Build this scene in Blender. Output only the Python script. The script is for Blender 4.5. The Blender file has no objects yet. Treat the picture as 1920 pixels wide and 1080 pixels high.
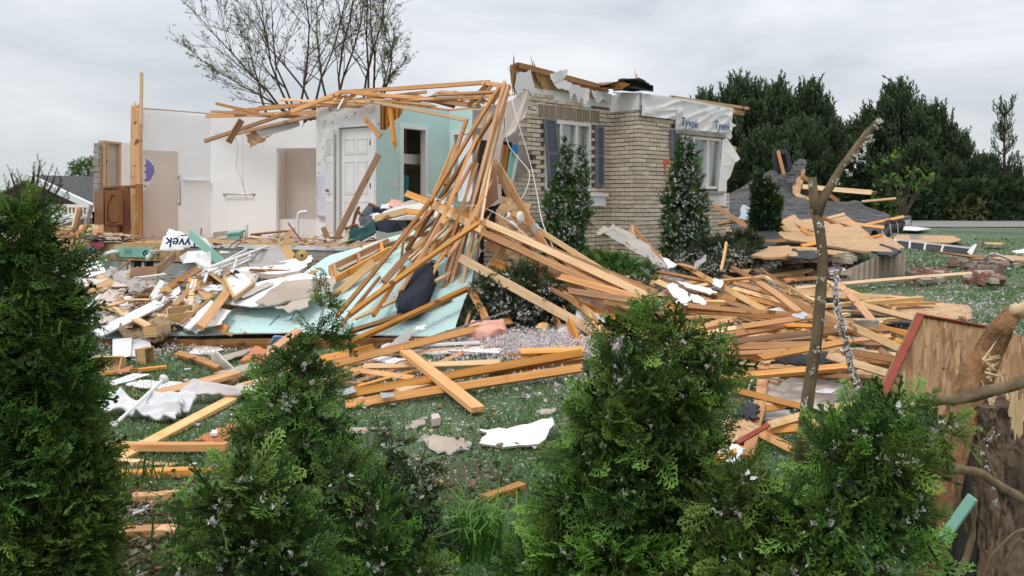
import bpy, bmesh, math, random
import numpy as np
from mathutils import Vector, Matrix, noise
C = bpy.context.scene.collection
S = bpy.context.scene
# ---------------------------------------------------------------- camera
F = 1507.0; HY = 375.0; CZ = 1.6
cam = bpy.data.objects.new('camera', bpy.data.cameras.new('camera')); C.objects.link(cam); S.camera = cam
cam.location = (0, 0, CZ); cam.rotation_euler = (math.radians(90), 0, 0)
cam.data.sensor_width = 36; cam.data.lens = 36*F/1920; cam.data.shift_y = -(540-HY)/1920
cam.data.clip_start = 0.05; cam.data.clip_end = 2000
# ---------------------------------------------------------------- sky (overcast) and soft sun
W = bpy.data.worlds.new('World'); S.world = W; W.use_nodes = True
nt = W.node_tree; nt.nodes.clear()
def N(t, k, **kw):
    n = t.nodes.new(k)
    for a, b in kw.items():
        setattr(n, a, b)
    return n
out = N(nt, 'ShaderNodeOutputWorld'); bg1 = N(nt, 'ShaderNodeBackground'); bg2 = N(nt, 'ShaderNodeBackground'); add = N(nt, 'ShaderNodeAddShader')
sky = N(nt, 'ShaderNodeTexSky'); sky.sky_type = 'NISHITA'; sky.sun_disc = False
SUN_EL = math.radians(58); SUN_AZ = math.radians(-150)      # behind and above the viewer's left shoulder
sky.sun_elevation = SUN_EL; sky.sun_rotation = SUN_AZ
nt.links.new(sky.outputs[0], bg1.inputs[0]); bg1.inputs[1].default_value = 0.012
tc = N(nt, 'ShaderNodeTexCoord'); mp = N(nt, 'ShaderNodeMapping'); mp.inputs['Scale'].default_value = (1, 1, 3.2)
n1 = N(nt, 'ShaderNodeTexNoise'); n1.inputs['Scale'].default_value = 3.1; n1.inputs['Detail'].default_value = 6; n1.inputs['Roughness'].default_value = .52; n1.inputs['Distortion'].default_value = .4
rp = N(nt, 'ShaderNodeValToRGB'); rp.color_ramp.elements[0].position = .34; rp.color_ramp.elements[1].position = .68
rp.color_ramp.elements[0].color = (.46, .49, .525, 1); rp.color_ramp.elements[1].color = (.70, .715, .735, 1)
nt.links.new(tc.outputs['Generated'], mp.inputs[0]); nt.links.new(mp.outputs[0], n1.inputs['Vector']); nt.links.new(n1.outputs['Fac'], rp.inputs[0])
sp = N(nt, 'ShaderNodeSeparateXYZ'); nt.links.new(tc.outputs['Generated'], sp.inputs[0])
mr = N(nt, 'ShaderNodeMapRange'); mr.inputs['From Min'].default_value = .05; mr.inputs['From Max'].default_value = 1; mr.inputs['To Min'].default_value = .93; mr.inputs['To Max'].default_value = 2.1
nt.links.new(sp.outputs['Z'], mr.inputs[0])
nt.links.new(rp.outputs[0], bg2.inputs[0]); nt.links.new(mr.outputs[0], bg2.inputs[1])
nt.links.new(bg1.outputs[0], add.inputs[0]); nt.links.new(bg2.outputs[0], add.inputs[1]); nt.links.new(add.outputs[0], out.inputs[0])
sl = bpy.data.lights.new('sun', 'SUN'); sl.energy = 1.1; sl.angle = math.radians(14); sl.color = (1, .975, .94)
so = bpy.data.objects.new('sun', sl); C.objects.link(so)
sd = Vector((math.cos(SUN_EL)*math.sin(SUN_AZ), math.cos(SUN_EL)*math.cos(SUN_AZ), math.sin(SUN_EL)))
so.rotation_euler = sd.to_track_quat('Z', 'Y').to_euler(); so.location = (-10, -10, 20)
S.view_settings.view_transform = 'Standard'; S.view_settings.look = 'None'; S.view_settings.gamma = 1; S.view_settings.exposure = 0.18
S.render.engine = 'CYCLES'; S.cycles.max_bounces = 5; S.cycles.diffuse_bounces = 3; S.cycles.transparent_max_bounces = 6
# ---------------------------------------------------------------- helpers
R = random.Random(7)
def ss(a, b, x):
    t = min(1, max(0, (x-a)/(b-a))); return t*t*(3-2*t)
def g(x, y):                                   # lawn height
    h = (.10 + .45*ss(-2.6, 1.0, x))*ss(4.2, 11.5, y)
    h -= .35*ss(-6, -16, -abs(x)) * ss(14, 30, y)*(1 if x < 0 else 0)
    return h + .02*noise.noise(Vector((x*.5, y*.5, 0)))
def P(px, py, d): return Vector(((px-960)/F*d, d, CZ-(py-HY)/F*d))
def G(px, py, h=0):
    lo, hi = 1.2, 90
    for _ in range(40):
        m = (lo+hi)/2; x = (px-960)/F*m
        if HY + F*(CZ-g(x, m)-h)/m > py: lo = m
        else: hi = m
    return P(px, py, lo)
def Q(t): return G(*t) if t[2] < 1.6 else P(*t)
WL = {}
def setp(o, label=None, cat=None, group=None, kind=None):
    if label: o['label'] = label
    if cat: o['category'] = cat
    if group: o['group'] = group
    if kind: o['kind'] = kind
    return o
def empty(name, loc, label, cat, group=None):
    o = bpy.data.objects.new(name, None); C.objects.link(o); o.location = loc; o.empty_display_size = .1
    WL[o.name] = Vector(loc); return setp(o, label, cat, group)
def link(name, me, origin, parent=None):
    o = bpy.data.objects.new(name, me); C.objects.link(o); WL[o.name] = Vector(origin)
    if parent: o.parent = parent; o.location = Vector(origin)-WL[parent.name]
    else: o.location = origin
    return o
class MB:
    def __init__(s): s.v = []; s.f = []; s.m = []; s.c = None; s.uv = None
    def quad8(s, p, mi=0):
        b = len(s.v); s.v += [Vector(q) for q in p]
        for f in ((0,3,2,1),(4,5,6,7),(0,1,5,4),(1,2,6,5),(2,3,7,6),(3,0,4,7)):
            s.f.append(tuple(b+i for i in f)); s.m.append(mi)
        return s
    def box(s, c, hx, hy, hz, mi=0):          # centre, half-axis vectors
        c = Vector(c); hx, hy, hz = Vector(hx), Vector(hy), Vector(hz)
        return s.quad8([c-hx-hy-hz, c+hx-hy-hz, c+hx+hy-hz, c-hx+hy-hz, c-hx-hy+hz, c+hx-hy+hz, c+hx+hy+hz, c-hx+hy+hz], mi)
    def abox(s, c, sx, sy, sz, mi=0): return s.box(c, (sx/2,0,0), (0,sy/2,0), (0,0,sz/2), mi)
    def bar(s, a, b, w, t, up=(0,0,1), mi=0):
        a, b = Vector(a), Vector(b); x = (b-a); L = x.length; x.normalize(); u = Vector(up)
        z = (u-x*u.dot(x)); z = z.normalized() if z.length > 1e-4 else Vector((1,0,0)); y = z.cross(x)
        return s.box((a+b)/2, x*L/2, y*w/2, z*t/2, mi)
    def tube(s, pts, rad, n=8, mi=0, jit=0):
        pts = [Vector(p) for p in pts]; b = len(s.v); K = len(pts)
        up = Vector((.3,.2,1))
        for i, p in enumerate(pts):
            d = (pts[min(i+1,K-1)]-pts[max(i-1,0)]).normalized()
            a = d.cross(up); a = a.normalized() if a.length > .05 else d.cross(Vector((1,0,0))).normalized(); c = d.cross(a)
            r = rad[i] if hasattr(rad, '__len__') else rad
            for k in range(n):
                th = 2*math.pi*k/n; q = a*math.cos(th)+c*math.sin(th)
                s.v.append(p+q*r*(1+jit*(noise.noise(p*9+q*1.3)*.9+noise.noise(p*34+q*3.1)*.9)))
        for i in range(K-1):
            for k in range(n):
                k2 = (k+1) % n; s.f.append((b+i*n+k, b+i*n+k2, b+(i+1)*n+k2, b+(i+1)*n+k)); s.m.append(mi)
        s.f.append(tuple(b+k for k in range(n))[::-1]); s.m.append(mi)
        s.f.append(tuple(b+(K-1)*n+k for k in range(n))); s.m.append(mi)
        return s
    def poly(s, pts, ext, mi=0, mi2=None):    # outline extruded by vector
        ext = Vector(ext); n = len(pts); b = len(s.v)
        s.v += [Vector(p) for p in pts] + [Vector(p)+ext for p in pts]
        s.f.append(tuple(b+i for i in range(n))); s.m.append(mi); s.f.append(tuple(b+n+i for i in range(n))[::-1]); s.m.append(mi)
        for i in range(n):
            j = (i+1) % n; s.f.append((b+i, b+n+i, b+n+j, b+j)); s.m.append(mi if mi2 is None else mi2)
        return s
    def build(s, name, mats, parent=None, origin=None, smooth=False, label=None, cat=None, group=None, kind=None, tri=False):
        if not isinstance(mats, (list, tuple)): mats = [mats]
        if origin is None:
            if parent is not None and WL.get(parent.name) is not None and parent.type == 'EMPTY': origin = WL[parent.name]
            else:
                n = len(s.v); origin = Vector((sum(v.x for v in s.v)/n, sum(v.y for v in s.v)/n, min(v.z for v in s.v)))
        origin = Vector(origin)
        me = bpy.data.meshes.new(name); me.from_pydata([v-origin for v in s.v], [], s.f)
        for m in mats: me.materials.append(m)
        me.polygons.foreach_set('material_index', s.m)
        if smooth: me.polygons.foreach_set('use_smooth', [True]*len(s.f))
        if s.c is not None:
            at = me.color_attributes.new('Col', 'FLOAT_COLOR', 'POINT'); at.data.foreach_set('color', np.array([list(c)+[1] for c in s.c], dtype=np.float32).ravel())
        if tri or any(len(f) > 4 for f in s.f) or True:
            bm = bmesh.new(); bm.from_mesh(me)
            big = [f for f in bm.faces if len(f.verts) > 4]
            if big: bmesh.ops.triangulate(bm, faces=big)
            bmesh.ops.recalc_face_normals(bm, faces=bm.faces); bm.to_mesh(me); bm.free()
        me.update()
        return setp(link(name, me, origin, parent), label, cat, group, kind)
# ---------------------------------------------------------------- materials
MATS = {}
def M(name, c1, c2=None, sc=(4,4,4), det=5, lo=.35, hi=.65, speck=None, bump=0, bsc=None, rough=.75, vary=0, spec=.25, attr=False, metal=0, trans=0, c3=None, dist=0, ts=1, coord='Object', rot=None):
    m = bpy.data.materials.new(name); m.use_nodes = True; t = m.node_tree; b = t.nodes['Principled BSDF']; MATS[name] = m
    b.inputs['Roughness'].default_value = rough; b.inputs['Specular IOR Level'].default_value = spec; b.inputs['Metallic'].default_value = metal
    tc = N(t, 'ShaderNodeTexCoord'); mp = N(t, 'ShaderNodeMapping'); mp.inputs['Scale'].default_value = sc
    if rot: mp.vector_type = 'TEXTURE'; mp.inputs['Rotation'].default_value = rot; mp.inputs['Scale'].default_value = tuple(1/q for q in sc)
    oi = N(t, 'ShaderNodeObjectInfo')
    ad = N(t, 'ShaderNodeVectorMath', operation='MULTIPLY_ADD'); ad.inputs[1].default_value = (1,1,1)
    cx = N(t, 'ShaderNodeCombineXYZ'); mu = N(t, 'ShaderNodeMath', operation='MULTIPLY'); mu.inputs[1].default_value = 37
    t.links.new(oi.outputs['Random'], mu.inputs[0])
    for i in range(3): t.links.new(mu.outputs[0], cx.inputs[i])
    t.links.new(tc.outputs[coord], ad.inputs[0]); t.links.new(cx.outputs[0], ad.inputs[2]); t.links.new(ad.outputs[0], mp.inputs[0])
    nz = N(t, 'ShaderNodeTexNoise'); nz.inputs['Scale'].default_value = ts; nz.inputs['Detail'].default_value = det; nz.inputs['Roughness'].default_value = .6; nz.inputs['Distortion'].default_value = dist
    t.links.new(mp.outputs[0], nz.inputs['Vector'])
    r = N(t, 'ShaderNodeValToRGB'); e = r.color_ramp.elements; e[0].position = lo; e[1].position = hi
    e[0].color = (*c1, 1); e[1].color = (*(c2 or c1), 1)
    if c3: q = e.new((lo+hi)/2); q.color = (*c3, 1)
    t.links.new(nz.outputs['Fac'], r.inputs[0]); col = r.outputs[0]
    def mix(fac, a, bcol, mode='MIX'):
        x = N(t, 'ShaderNodeMix', data_type='RGBA', blend_type=mode)
        if isinstance(fac, float): x.inputs[0].default_value = fac
        else: t.links.new(fac, x.inputs[0])
        t.links.new(a, x.inputs[6])
        if isinstance(bcol, tuple): x.inputs[7].default_value = (*bcol, 1)
        else: t.links.new(bcol, x.inputs[7])
        return x.outputs[2]
    if attr:
        an = N(t, 'ShaderNodeAttribute', attribute_name='Col'); col = mix(1.0, col, an.outputs['Color'], 'MULTIPLY')
    for sk in ([speck] if speck and not isinstance(speck, list) else (speck or [])):   # (color, scale, threshold, width)
        n2 = N(t, 'ShaderNodeTexNoise'); n2.inputs['Scale'].default_value = sk[1]; n2.inputs['Detail'].default_value = sk[4] if len(sk) > 4 else 3; n2.inputs['Roughness'].default_value = .65
        t.links.new(ad.outputs[0], n2.inputs['Vector'])
        m2 = N(t, 'ShaderNodeMapRange'); m2.inputs['From Min'].default_value = sk[2]; m2.inputs['From Max'].default_value = sk[2]+sk[3]
        t.links.new(n2.outputs['Fac'], m2.inputs[0]); col = mix(m2.outputs[0], col, sk[0])
    if vary:
        hs = N(t, 'ShaderNodeHueSaturation'); m3 = N(t, 'ShaderNodeMapRange'); m3.inputs['To Min'].default_value = 1-vary; m3.inputs['To Max'].default_value = 1+vary
        t.links.new(oi.outputs['Random'], m3.inputs[0]); t.links.new(m3.outputs[0], hs.inputs['Value'])
        m4 = N(t, 'ShaderNodeMath', operation='PINGPONG'); m4.inputs[1].default_value = .13
        t.links.new(oi.outputs['Random'], m4.inputs[0])
        m5 = N(t, 'ShaderNodeMapRange'); m5.inputs['From Max'].default_value = .13; m5.inputs['To Min'].default_value = .82; m5.inputs['To Max'].default_value = 1.12
        t.links.new(m4.outputs[0], m5.inputs[0]); t.links.new(m5.outputs[0], hs.inputs['Saturation'])
        t.links.new(col, hs.inputs['Color']); col = hs.outputs[0]
    t.links.new(col, b.inputs['Base Color'])
    if bump:
        bp = N(t, 'ShaderNodeBump'); bp.inputs['Strength'].default_value = min(1, bump); bp.inputs['Distance'].default_value = .02
        if bsc:
            n3 = N(t, 'ShaderNodeTexNoise'); n3.inputs['Scale'].default_value = bsc; n3.inputs['Detail'].default_value = 4; t.links.new(ad.outputs[0], n3.inputs['Vector']); t.links.new(n3.outputs['Fac'], bp.inputs['Height'])
        else: t.links.new(nz.outputs['Fac'], bp.inputs['Height'])
        t.links.new(bp.outputs[0], b.inputs['Normal'])
    if trans:
        tr = N(t, 'ShaderNodeBsdfTranslucent'); mx = N(t, 'ShaderNodeMixShader'); mx.inputs[0].default_value = trans
        t.links.new(col, tr.inputs[0]); t.links.new(b.outputs[0], mx.inputs[1]); t.links.new(tr.outputs[0], mx.inputs[2])
        t.links.new(mx.outputs[0], t.nodes['Material Output'].inputs[0])
    return m
wood = M('pine_lumber', (.50,.215,.058), (.68,.345,.125), sc=(1.2,28,28), speck=[((.20,.075,.022),5,.70,.03,1),((.30,.13,.04),2.3,.56,.25,4)], bump=.15, rough=.55, vary=.30)
wood2 = M('pale_lumber', (.62,.37,.16), (.75,.50,.26), sc=(1.2,26,26), speck=[((.30,.14,.05),5,.70,.03,1),((.42,.24,.10),2,.58,.2,4)], bump=.15, rough=.6, vary=.22)
wood3 = M('weathered_lumber', (.25,.12,.05), (.42,.22,.10), sc=(1.2,24,24), speck=[((.12,.06,.03),4,.64,.1,3)], bump=.2, rough=.75, vary=.25)
osb = M('strand_board', (.40,.21,.09), (.66,.42,.22), sc=(9,14,22), det=3, lo=.38, hi=.62, c3=(.55,.32,.15), speck=[((.27,.12,.05),16,.63,.03,2),((.74,.52,.3),20,.66,.03,2)], bump=.2, rough=.7, vary=.1, dist=1.5)
osbc = M('strand_board_close', (.24,.125,.06), (.56,.36,.19), sc=(30,20,5.5), ts=1.0, det=4, lo=.40, hi=.60, c3=(.40,.235,.115), rot=(0,.6,0), speck=[((.16,.075,.03),22,.66,.02,2),((.70,.47,.25),26,.65,.02,2)], bump=.5, rough=.65, dist=.8)
white = M('white_paint', (.74,.74,.73), (.80,.80,.79), sc=(2,2,2), speck=((.42,.38,.33),14,.665,.05,5), rough=.5)
wallw = M('white_wall', (.82,.83,.84), (.88,.89,.90), sc=(1.3,1.3,1.3), speck=[((.38,.34,.29),18,.70,.02,4),((.66,.64,.61),6,.64,.12,6)], rough=.8)
wallg = M('spattered_white_wall', (.76,.765,.77), (.84,.84,.84), sc=(1.3,1.3,1.3), speck=[((.36,.30,.26),11,.585,.05,6),((.5,.46,.42),5,.6,.12,6)], rough=.8)
beige = M('bare_drywall', (.58,.49,.43), (.66,.575,.51), sc=(1,1,1), speck=((.78,.73,.68),13,.67,.03,4), rough=.8)
teal = M('aqua_wall', (.52,.73,.70), (.57,.78,.75), sc=(1,1,1), speck=[((.14,.17,.15),19,.725,.02,3)], rough=.7)
tealf = M('aqua_panel', (.47,.66,.63), (.55,.73,.70), sc=(.8,.8,.8), speck=[((.14,.15,.12),13,.665,.02,3),((.33,.5,.46),2.6,.62,.15,6)], rough=.65)
paper = M('drywall_paper', (.42,.34,.27), (.53,.44,.36), sc=(2,2,2), speck=((.7,.66,.6),7,.68,.03,4), rough=.9, vary=.12)
gyp = M('drywall_white', (.72,.71,.69), (.80,.79,.77), sc=(2,2,2), speck=((.42,.36,.3),7,.66,.06,5), rough=.85, vary=.08)
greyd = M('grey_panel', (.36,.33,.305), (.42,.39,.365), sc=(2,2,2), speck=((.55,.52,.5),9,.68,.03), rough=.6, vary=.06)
clothw = M('white_fabric', (.72,.71,.71), (.80,.79,.79), sc=(3,3,3), rough=.9, speck=((.5,.46,.42),8,.66,.1), trans=.1)
clothp = M('greyish_pink_fabric', (.52,.46,.45), (.62,.56,.55), sc=(3,3,3), rough=.9)
carpet = M('brown_carpet_back', (.27,.19,.115), (.37,.27,.17), sc=(30,30,30), rough=1, bump=.5, bsc=60)
shing = M('dark_shingles', (.055,.052,.055), (.12,.112,.115), sc=(3,10,10), det=6, speck=((.42,.41,.40),16,.685,.02,3), rough=.9, bump=.4)
def roofing(name):
    m = M(name, (.045,.044,.045), (.08,.077,.077), sc=(3,6,6), det=6, rough=.9); t = m.node_tree; b = t.nodes['Principled BSDF']; old = b.inputs['Base Color'].links[0].from_socket
    tc = N(t, 'ShaderNodeTexCoord'); sp = N(t, 'ShaderNodeSeparateXYZ'); t.links.new(tc.outputs['Object'], sp.inputs[0]); ma = N(t, 'ShaderNodeMath', operation='MULTIPLY_ADD'); ma.inputs[1].default_value = .35; t.links.new(sp.outputs['Y'], ma.inputs[0]); t.links.new(sp.outputs['Z'], ma.inputs[2])
    cx = N(t, 'ShaderNodeCombineXYZ'); t.links.new(sp.outputs['X'], cx.inputs[0]); t.links.new(ma.outputs[0], cx.inputs[1])
    br = N(t, 'ShaderNodeTexBrick'); br.inputs['Scale'].default_value = 1; br.inputs['Brick Width'].default_value = .30; br.inputs['Row Height'].default_value = .115; br.inputs['Mortar Size'].default_value = .010; br.inputs['Mortar Smooth'].default_value = .3
    br.inputs['Color1'].default_value = (.75,.75,.75,1); br.inputs['Color2'].default_value = (1.5,1.45,1.45,1); br.inputs['Mortar'].default_value = (2.3,2.2,2.1,1); t.links.new(cx.outputs[0], br.inputs['Vector'])
    mx = N(t, 'ShaderNodeMix', data_type='RGBA', blend_type='MULTIPLY'); mx.inputs[0].default_value = 1; mx.clamp_result = False; t.links.new(old, mx.inputs[6]); t.links.new(br.outputs['Color'], mx.inputs[7]); t.links.new(mx.outputs[2], b.inputs['Base Color']); return m
roofm = roofing('roof_shingles')
felt = M('black_felt', (.02,.021,.023), (.05,.05,.053), sc=(6,6,6), speck=((.4,.4,.4),22,.70,.02,3), rough=.7, bump=.3)
foam = M('green_foam_board', (.24,.47,.38), (.29,.53,.44), sc=(2,2,2), speck=((.55,.68,.6),9,.7,.03), rough=.7)
def OSB(name, cols, sa, rotv):
    m = bpy.data.materials.new(name); m.use_nodes = True; t = m.node_tree; b = t.nodes['Principled BSDF']; b.inputs['Roughness'].default_value = .7; b.inputs['Specular IOR Level'].default_value = .2
    tc = N(t, 'ShaderNodeTexCoord'); outs = []
    for k, r in enumerate(rotv):
        mp = N(t, 'ShaderNodeMapping'); mp.vector_type = 'TEXTURE'; mp.inputs['Rotation'].default_value = r; mp.inputs['Scale'].default_value = tuple(1/q for q in sa); mp.inputs['Location'].default_value = (k*3.3, k*1.7, 0)
        wz = N(t, 'ShaderNodeTexNoise'); wz.inputs['Scale'].default_value = 9; ml = N(t, 'ShaderNodeVectorMath', operation='MULTIPLY_ADD'); ml.inputs[1].default_value = (.006,.006,.006)
        t.links.new(tc.outputs['Object'], wz.inputs['Vector']); t.links.new(wz.outputs['Color'], ml.inputs[0]); t.links.new(tc.outputs['Object'], ml.inputs[2]); t.links.new(ml.outputs[0], mp.inputs[0])
        v = N(t, 'ShaderNodeTexVoronoi'); v.inputs['Scale'].default_value = 1; t.links.new(mp.outputs[0], v.inputs['Vector']); sc = N(t, 'ShaderNodeSeparateColor'); t.links.new(v.outputs['Color'], sc.inputs[0])
        rr = N(t, 'ShaderNodeValToRGB'); rr.color_ramp.interpolation = 'LINEAR'; e = rr.color_ramp.elements; e[0].color = (*cols[0],1); e[1].color = (*cols[-1],1)
        for i, c in enumerate(cols[1:-1]): q = e.new((i+1)/(len(cols)-1)); q.color = (*c,1)
        t.links.new(sc.outputs[0], rr.inputs[0]); outs.append((rr.outputs[0], sc.outputs[1]))
    mx = N(t, 'ShaderNodeMix', data_type='RGBA'); gt = N(t, 'ShaderNodeMath', operation='GREATER_THAN'); gt.inputs[1].default_value = .5
    t.links.new(outs[0][1], gt.inputs[0]); t.links.new(gt.outputs[0], mx.inputs[0]); t.links.new(outs[0][0], mx.inputs[6]); t.links.new(outs[1][0], mx.inputs[7])
    fn = N(t, 'ShaderNodeTexNoise'); fn.inputs['Scale'].default_value = 3; fn.inputs['Detail'].default_value = 5; t.links.new(tc.outputs['Object'], fn.inputs['Vector'])
    mm = N(t, 'ShaderNodeMapRange'); mm.inputs['To Min'].default_value = .75; mm.inputs['To Max'].default_value = 1.2; t.links.new(fn.outputs['Fac'], mm.inputs[0])
    m2 = N(t, 'ShaderNodeMix', data_type='RGBA', blend_type='MULTIPLY'); m2.inputs[0].default_value = 1; cb = N(t, 'ShaderNodeCombineColor')
    for i in range(3): t.links.new(mm.outputs[0], cb.inputs[i])
    t.links.new(mx.outputs[2], m2.inputs[6]); t.links.new(cb.outputs[0], m2.inputs[7]); t.links.new(m2.outputs[2], b.inputs['Base Color'])
    bp = N(t, 'ShaderNodeBump'); bp.inputs['Strength'].default_value = .4; bp.inputs['Distance'].default_value = .004; t.links.new(outs[0][1], bp.inputs['Height']); t.links.new(bp.outputs[0], b.inputs['Normal'])
    MATS[name] = m; return m
osb = OSB('strand_board', [(.38,.21,.10),(.50,.30,.15),(.58,.37,.20),(.52,.31,.16),(.66,.45,.27)], (9,40,22), [(0,0,.5),(0,0,-.7)])
osbc = OSB('strand_board_close', [(.15,.08,.037),(.24,.135,.062),(.30,.18,.085),(.21,.115,.052),(.40,.26,.135)], (8,9,85), [(0,-1.05,0),(0,-.8,0)])
conc = M('poured_concrete', (.36,.36,.34), (.47,.47,.45), sc=(1.2,1.2,2.5), det=8, speck=((.2,.2,.18),3.2,.62,.1,6), bump=.2, rough=.9)
siding = M('beige_siding', (.42,.37,.31), (.48,.43,.37), sc=(1,1,6), rough=.6)
sidebr = M('brown_siding', (.20,.155,.115), (.26,.205,.155), sc=(2,2,2), rough=.6, speck=((.4,.36,.3),9,.7,.03))
brick = M('tan_brick', (.82,.82,.82), (1,1,1), sc=(25,25,25), attr=True, bump=.5, rough=.9, speck=((.23,.18,.14),30,.66,.05,3))
mortar = M('mortar', (.10,.085,.07), (.16,.135,.11), sc=(9,9,9), rough=1, bump=.3)
redbr = M('red_brick', (.8,.8,.8), (1,1,1), sc=(25,25,25), attr=True, rough=.9, bump=.3)
shut = M('slate_blue_paint', (.135,.145,.175), (.17,.18,.21), sc=(5,5,5), rough=.5)
frame = M('window_vinyl', (.62,.61,.58), (.68,.67,.64), sc=(3,3,3), rough=.45)
stone = M('stone_lintel', (.25,.23,.20), (.34,.32,.29), sc=(9,9,9), rough=.9)
wrap = M('house_wrap', (.70,.70,.685), (.78,.78,.765), sc=(2,2,2), speck=((.5,.48,.46),5,.62,.2,5), rough=.45, bump=.3, bsc=5)
ink = M('blue_ink', (.035,.10,.24)); ink2 = M('navy_ink', (.03,.035,.12)); blackink = M('black_ink', (.02,.03,.03))
oran = M('orange_spray', (.72,.13,.04), (.60,.12,.05))
purp = M('purple_paint', (.22,.16,.45), (.27,.2,.5))
metal = M('galvanised_plate', (.42,.44,.46), (.58,.6,.62), sc=(60,20,20), metal=.6, rough=.4)
steel = M('brushed_steel', (.5,.5,.5), metal=.9, rough=.3)
brass = M('brass', (.26,.17,.06), metal=.6, rough=.5)
dark = M('painted_shade', (.03,.028,.028), (.05,.045,.042), rough=.9)  # near-black colour painted as shade in openings and gaps
cabm = M('cherry_cabinet', (.20,.075,.028), (.27,.11,.045), sc=(30,30,1.5), rough=.35, spec=.4)
cabl = M('maple_cabinet', (.50,.31,.14), (.60,.39,.19), sc=(3,24,24), rough=.5, vary=.1)
navy = M('navy_upholstery', (.022,.025,.037), (.034,.038,.052), sc=(80,80,80), rough=.95, bump=.2, speck=((.2,.2,.22),40,.74,.02))
greyf = M('grey_upholstery', (.10,.12,.14), (.14,.16,.185), sc=(9,9,9), rough=.95)
tealc = M('teal_cloth', (.03,.30,.32), (.05,.38,.40), sc=(5,5,5), rough=.9)
dgreen = M('dark_green_cloth', (.012,.045,.045), (.03,.09,.085), sc=(5,5,5), rough=.8)
khaki = M('khaki_cloth', (.40,.34,.22), (.48,.42,.29), sc=(5,5,5), rough=.9)
pink = M('salmon_cloth', (.72,.34,.25), (.80,.44,.34), sc=(5,5,5), rough=.9)
blk = M('black_plastic', (.015,.016,.018), (.03,.031,.034), sc=(4,4,4), rough=.35, spec=.5)
pvc = M('white_pvc', (.70,.69,.66), (.76,.75,.72), rough=.35)
wire = M('white_cable', (.66,.65,.62), rough=.5)
gplas = M('green_plastic', (.02,.42,.12), rough=.3)
bluec = M('blue_cloth', (.22,.34,.62), (.3,.42,.7), rough=.8)
redp = M('red_primer', (.24,.045,.028), (.32,.07,.042), sc=(6,6,6), rough=.7)
redw = M('red_stained_wood', (.46,.15,.06), (.58,.22,.09), sc=(2,16,16), rough=.6)
maroon = M('maroon_cloth', (.14,.02,.03), (.2,.04,.05), rough=.9)
bark = M('conifer_bark', (.105,.078,.045), (.215,.155,.09), sc=(16,16,5), det=7, speck=[((.10,.07,.045),14,.6,.08,5),((.33,.27,.17),11,.64,.06,4)], bump=1, rough=.95)
barkd = M('rough_trunk_bark', (.07,.05,.037), (.20,.14,.095), sc=(12,12,3.5), det=8, speck=[((.03,.02,.015),9,.56,.12,6),((.38,.19,.08),4,.64,.1,5)], bump=1, rough=1)
barko = M('orange_bark', (.13,.075,.042), (.36,.185,.085), sc=(22,22,9), det=8, speck=[((.12,.09,.07),7,.57,.1,6),((.5,.42,.32),11,.66,.05,4)], bump=1, rough=.95)
twig = M('dark_twig', (.05,.035,.026), (.09,.065,.05), rough=1)
raww = M('raw_split_wood', (.58,.40,.22), (.74,.56,.35), sc=(40,40,4), rough=.8, bump=.5)
leaf = M('foliage', (.8,.8,.8), (1.2,1.2,1.2), sc=(6,6,6), attr=True, rough=.6, spec=.2, trans=.18)
fluffm = M('insulation', (.8,.8,.8), (1,1,1), sc=(6,6,6), attr=True, rough=1, spec=0, trans=.15)
roadm = M('asphalt_road', (.20,.19,.18), (.29,.28,.265), sc=(.7,2.5,1), det=8, speck=((.5,.49,.46),9,.68,.03,5), rough=.95)
soil = M('ground', (.060,.095,.042), (.115,.155,.075), sc=(1.2,1.2,1.2), det=9, lo=.3, hi=.7, speck=[((.11,.08,.05),1.1,.57,.12,6),((.55,.54,.51),34,.60,.04,4),((.40,.39,.36),13,.60,.06,6)], rough=1, bump=.6, bsc=40)
def glass(name, col, rough=.08):
    m = bpy.data.materials.new(name); m.use_nodes = True; t = m.node_tree; b = t.nodes['Principled BSDF']
    gl = N(t, 'ShaderNodeBsdfGlossy'); gl.inputs['Roughness'].default_value = rough; gl.inputs[0].default_value = (.9,.95,1,1)
    tr = N(t, 'ShaderNodeBsdfTransparent'); tr.inputs[0].default_value = (*col, 1)
    mx = N(t, 'ShaderNodeMixShader'); mx.inputs[0].default_value = .13; t.links.new(tr.outputs[0], mx.inputs[1]); t.links.new(gl.outputs[0], mx.inputs[2])
    t.links.new(mx.outputs[0], t.nodes['Material Output'].inputs[0]); return m
pane = glass('window_glass', (.94,.96,.95))
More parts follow.
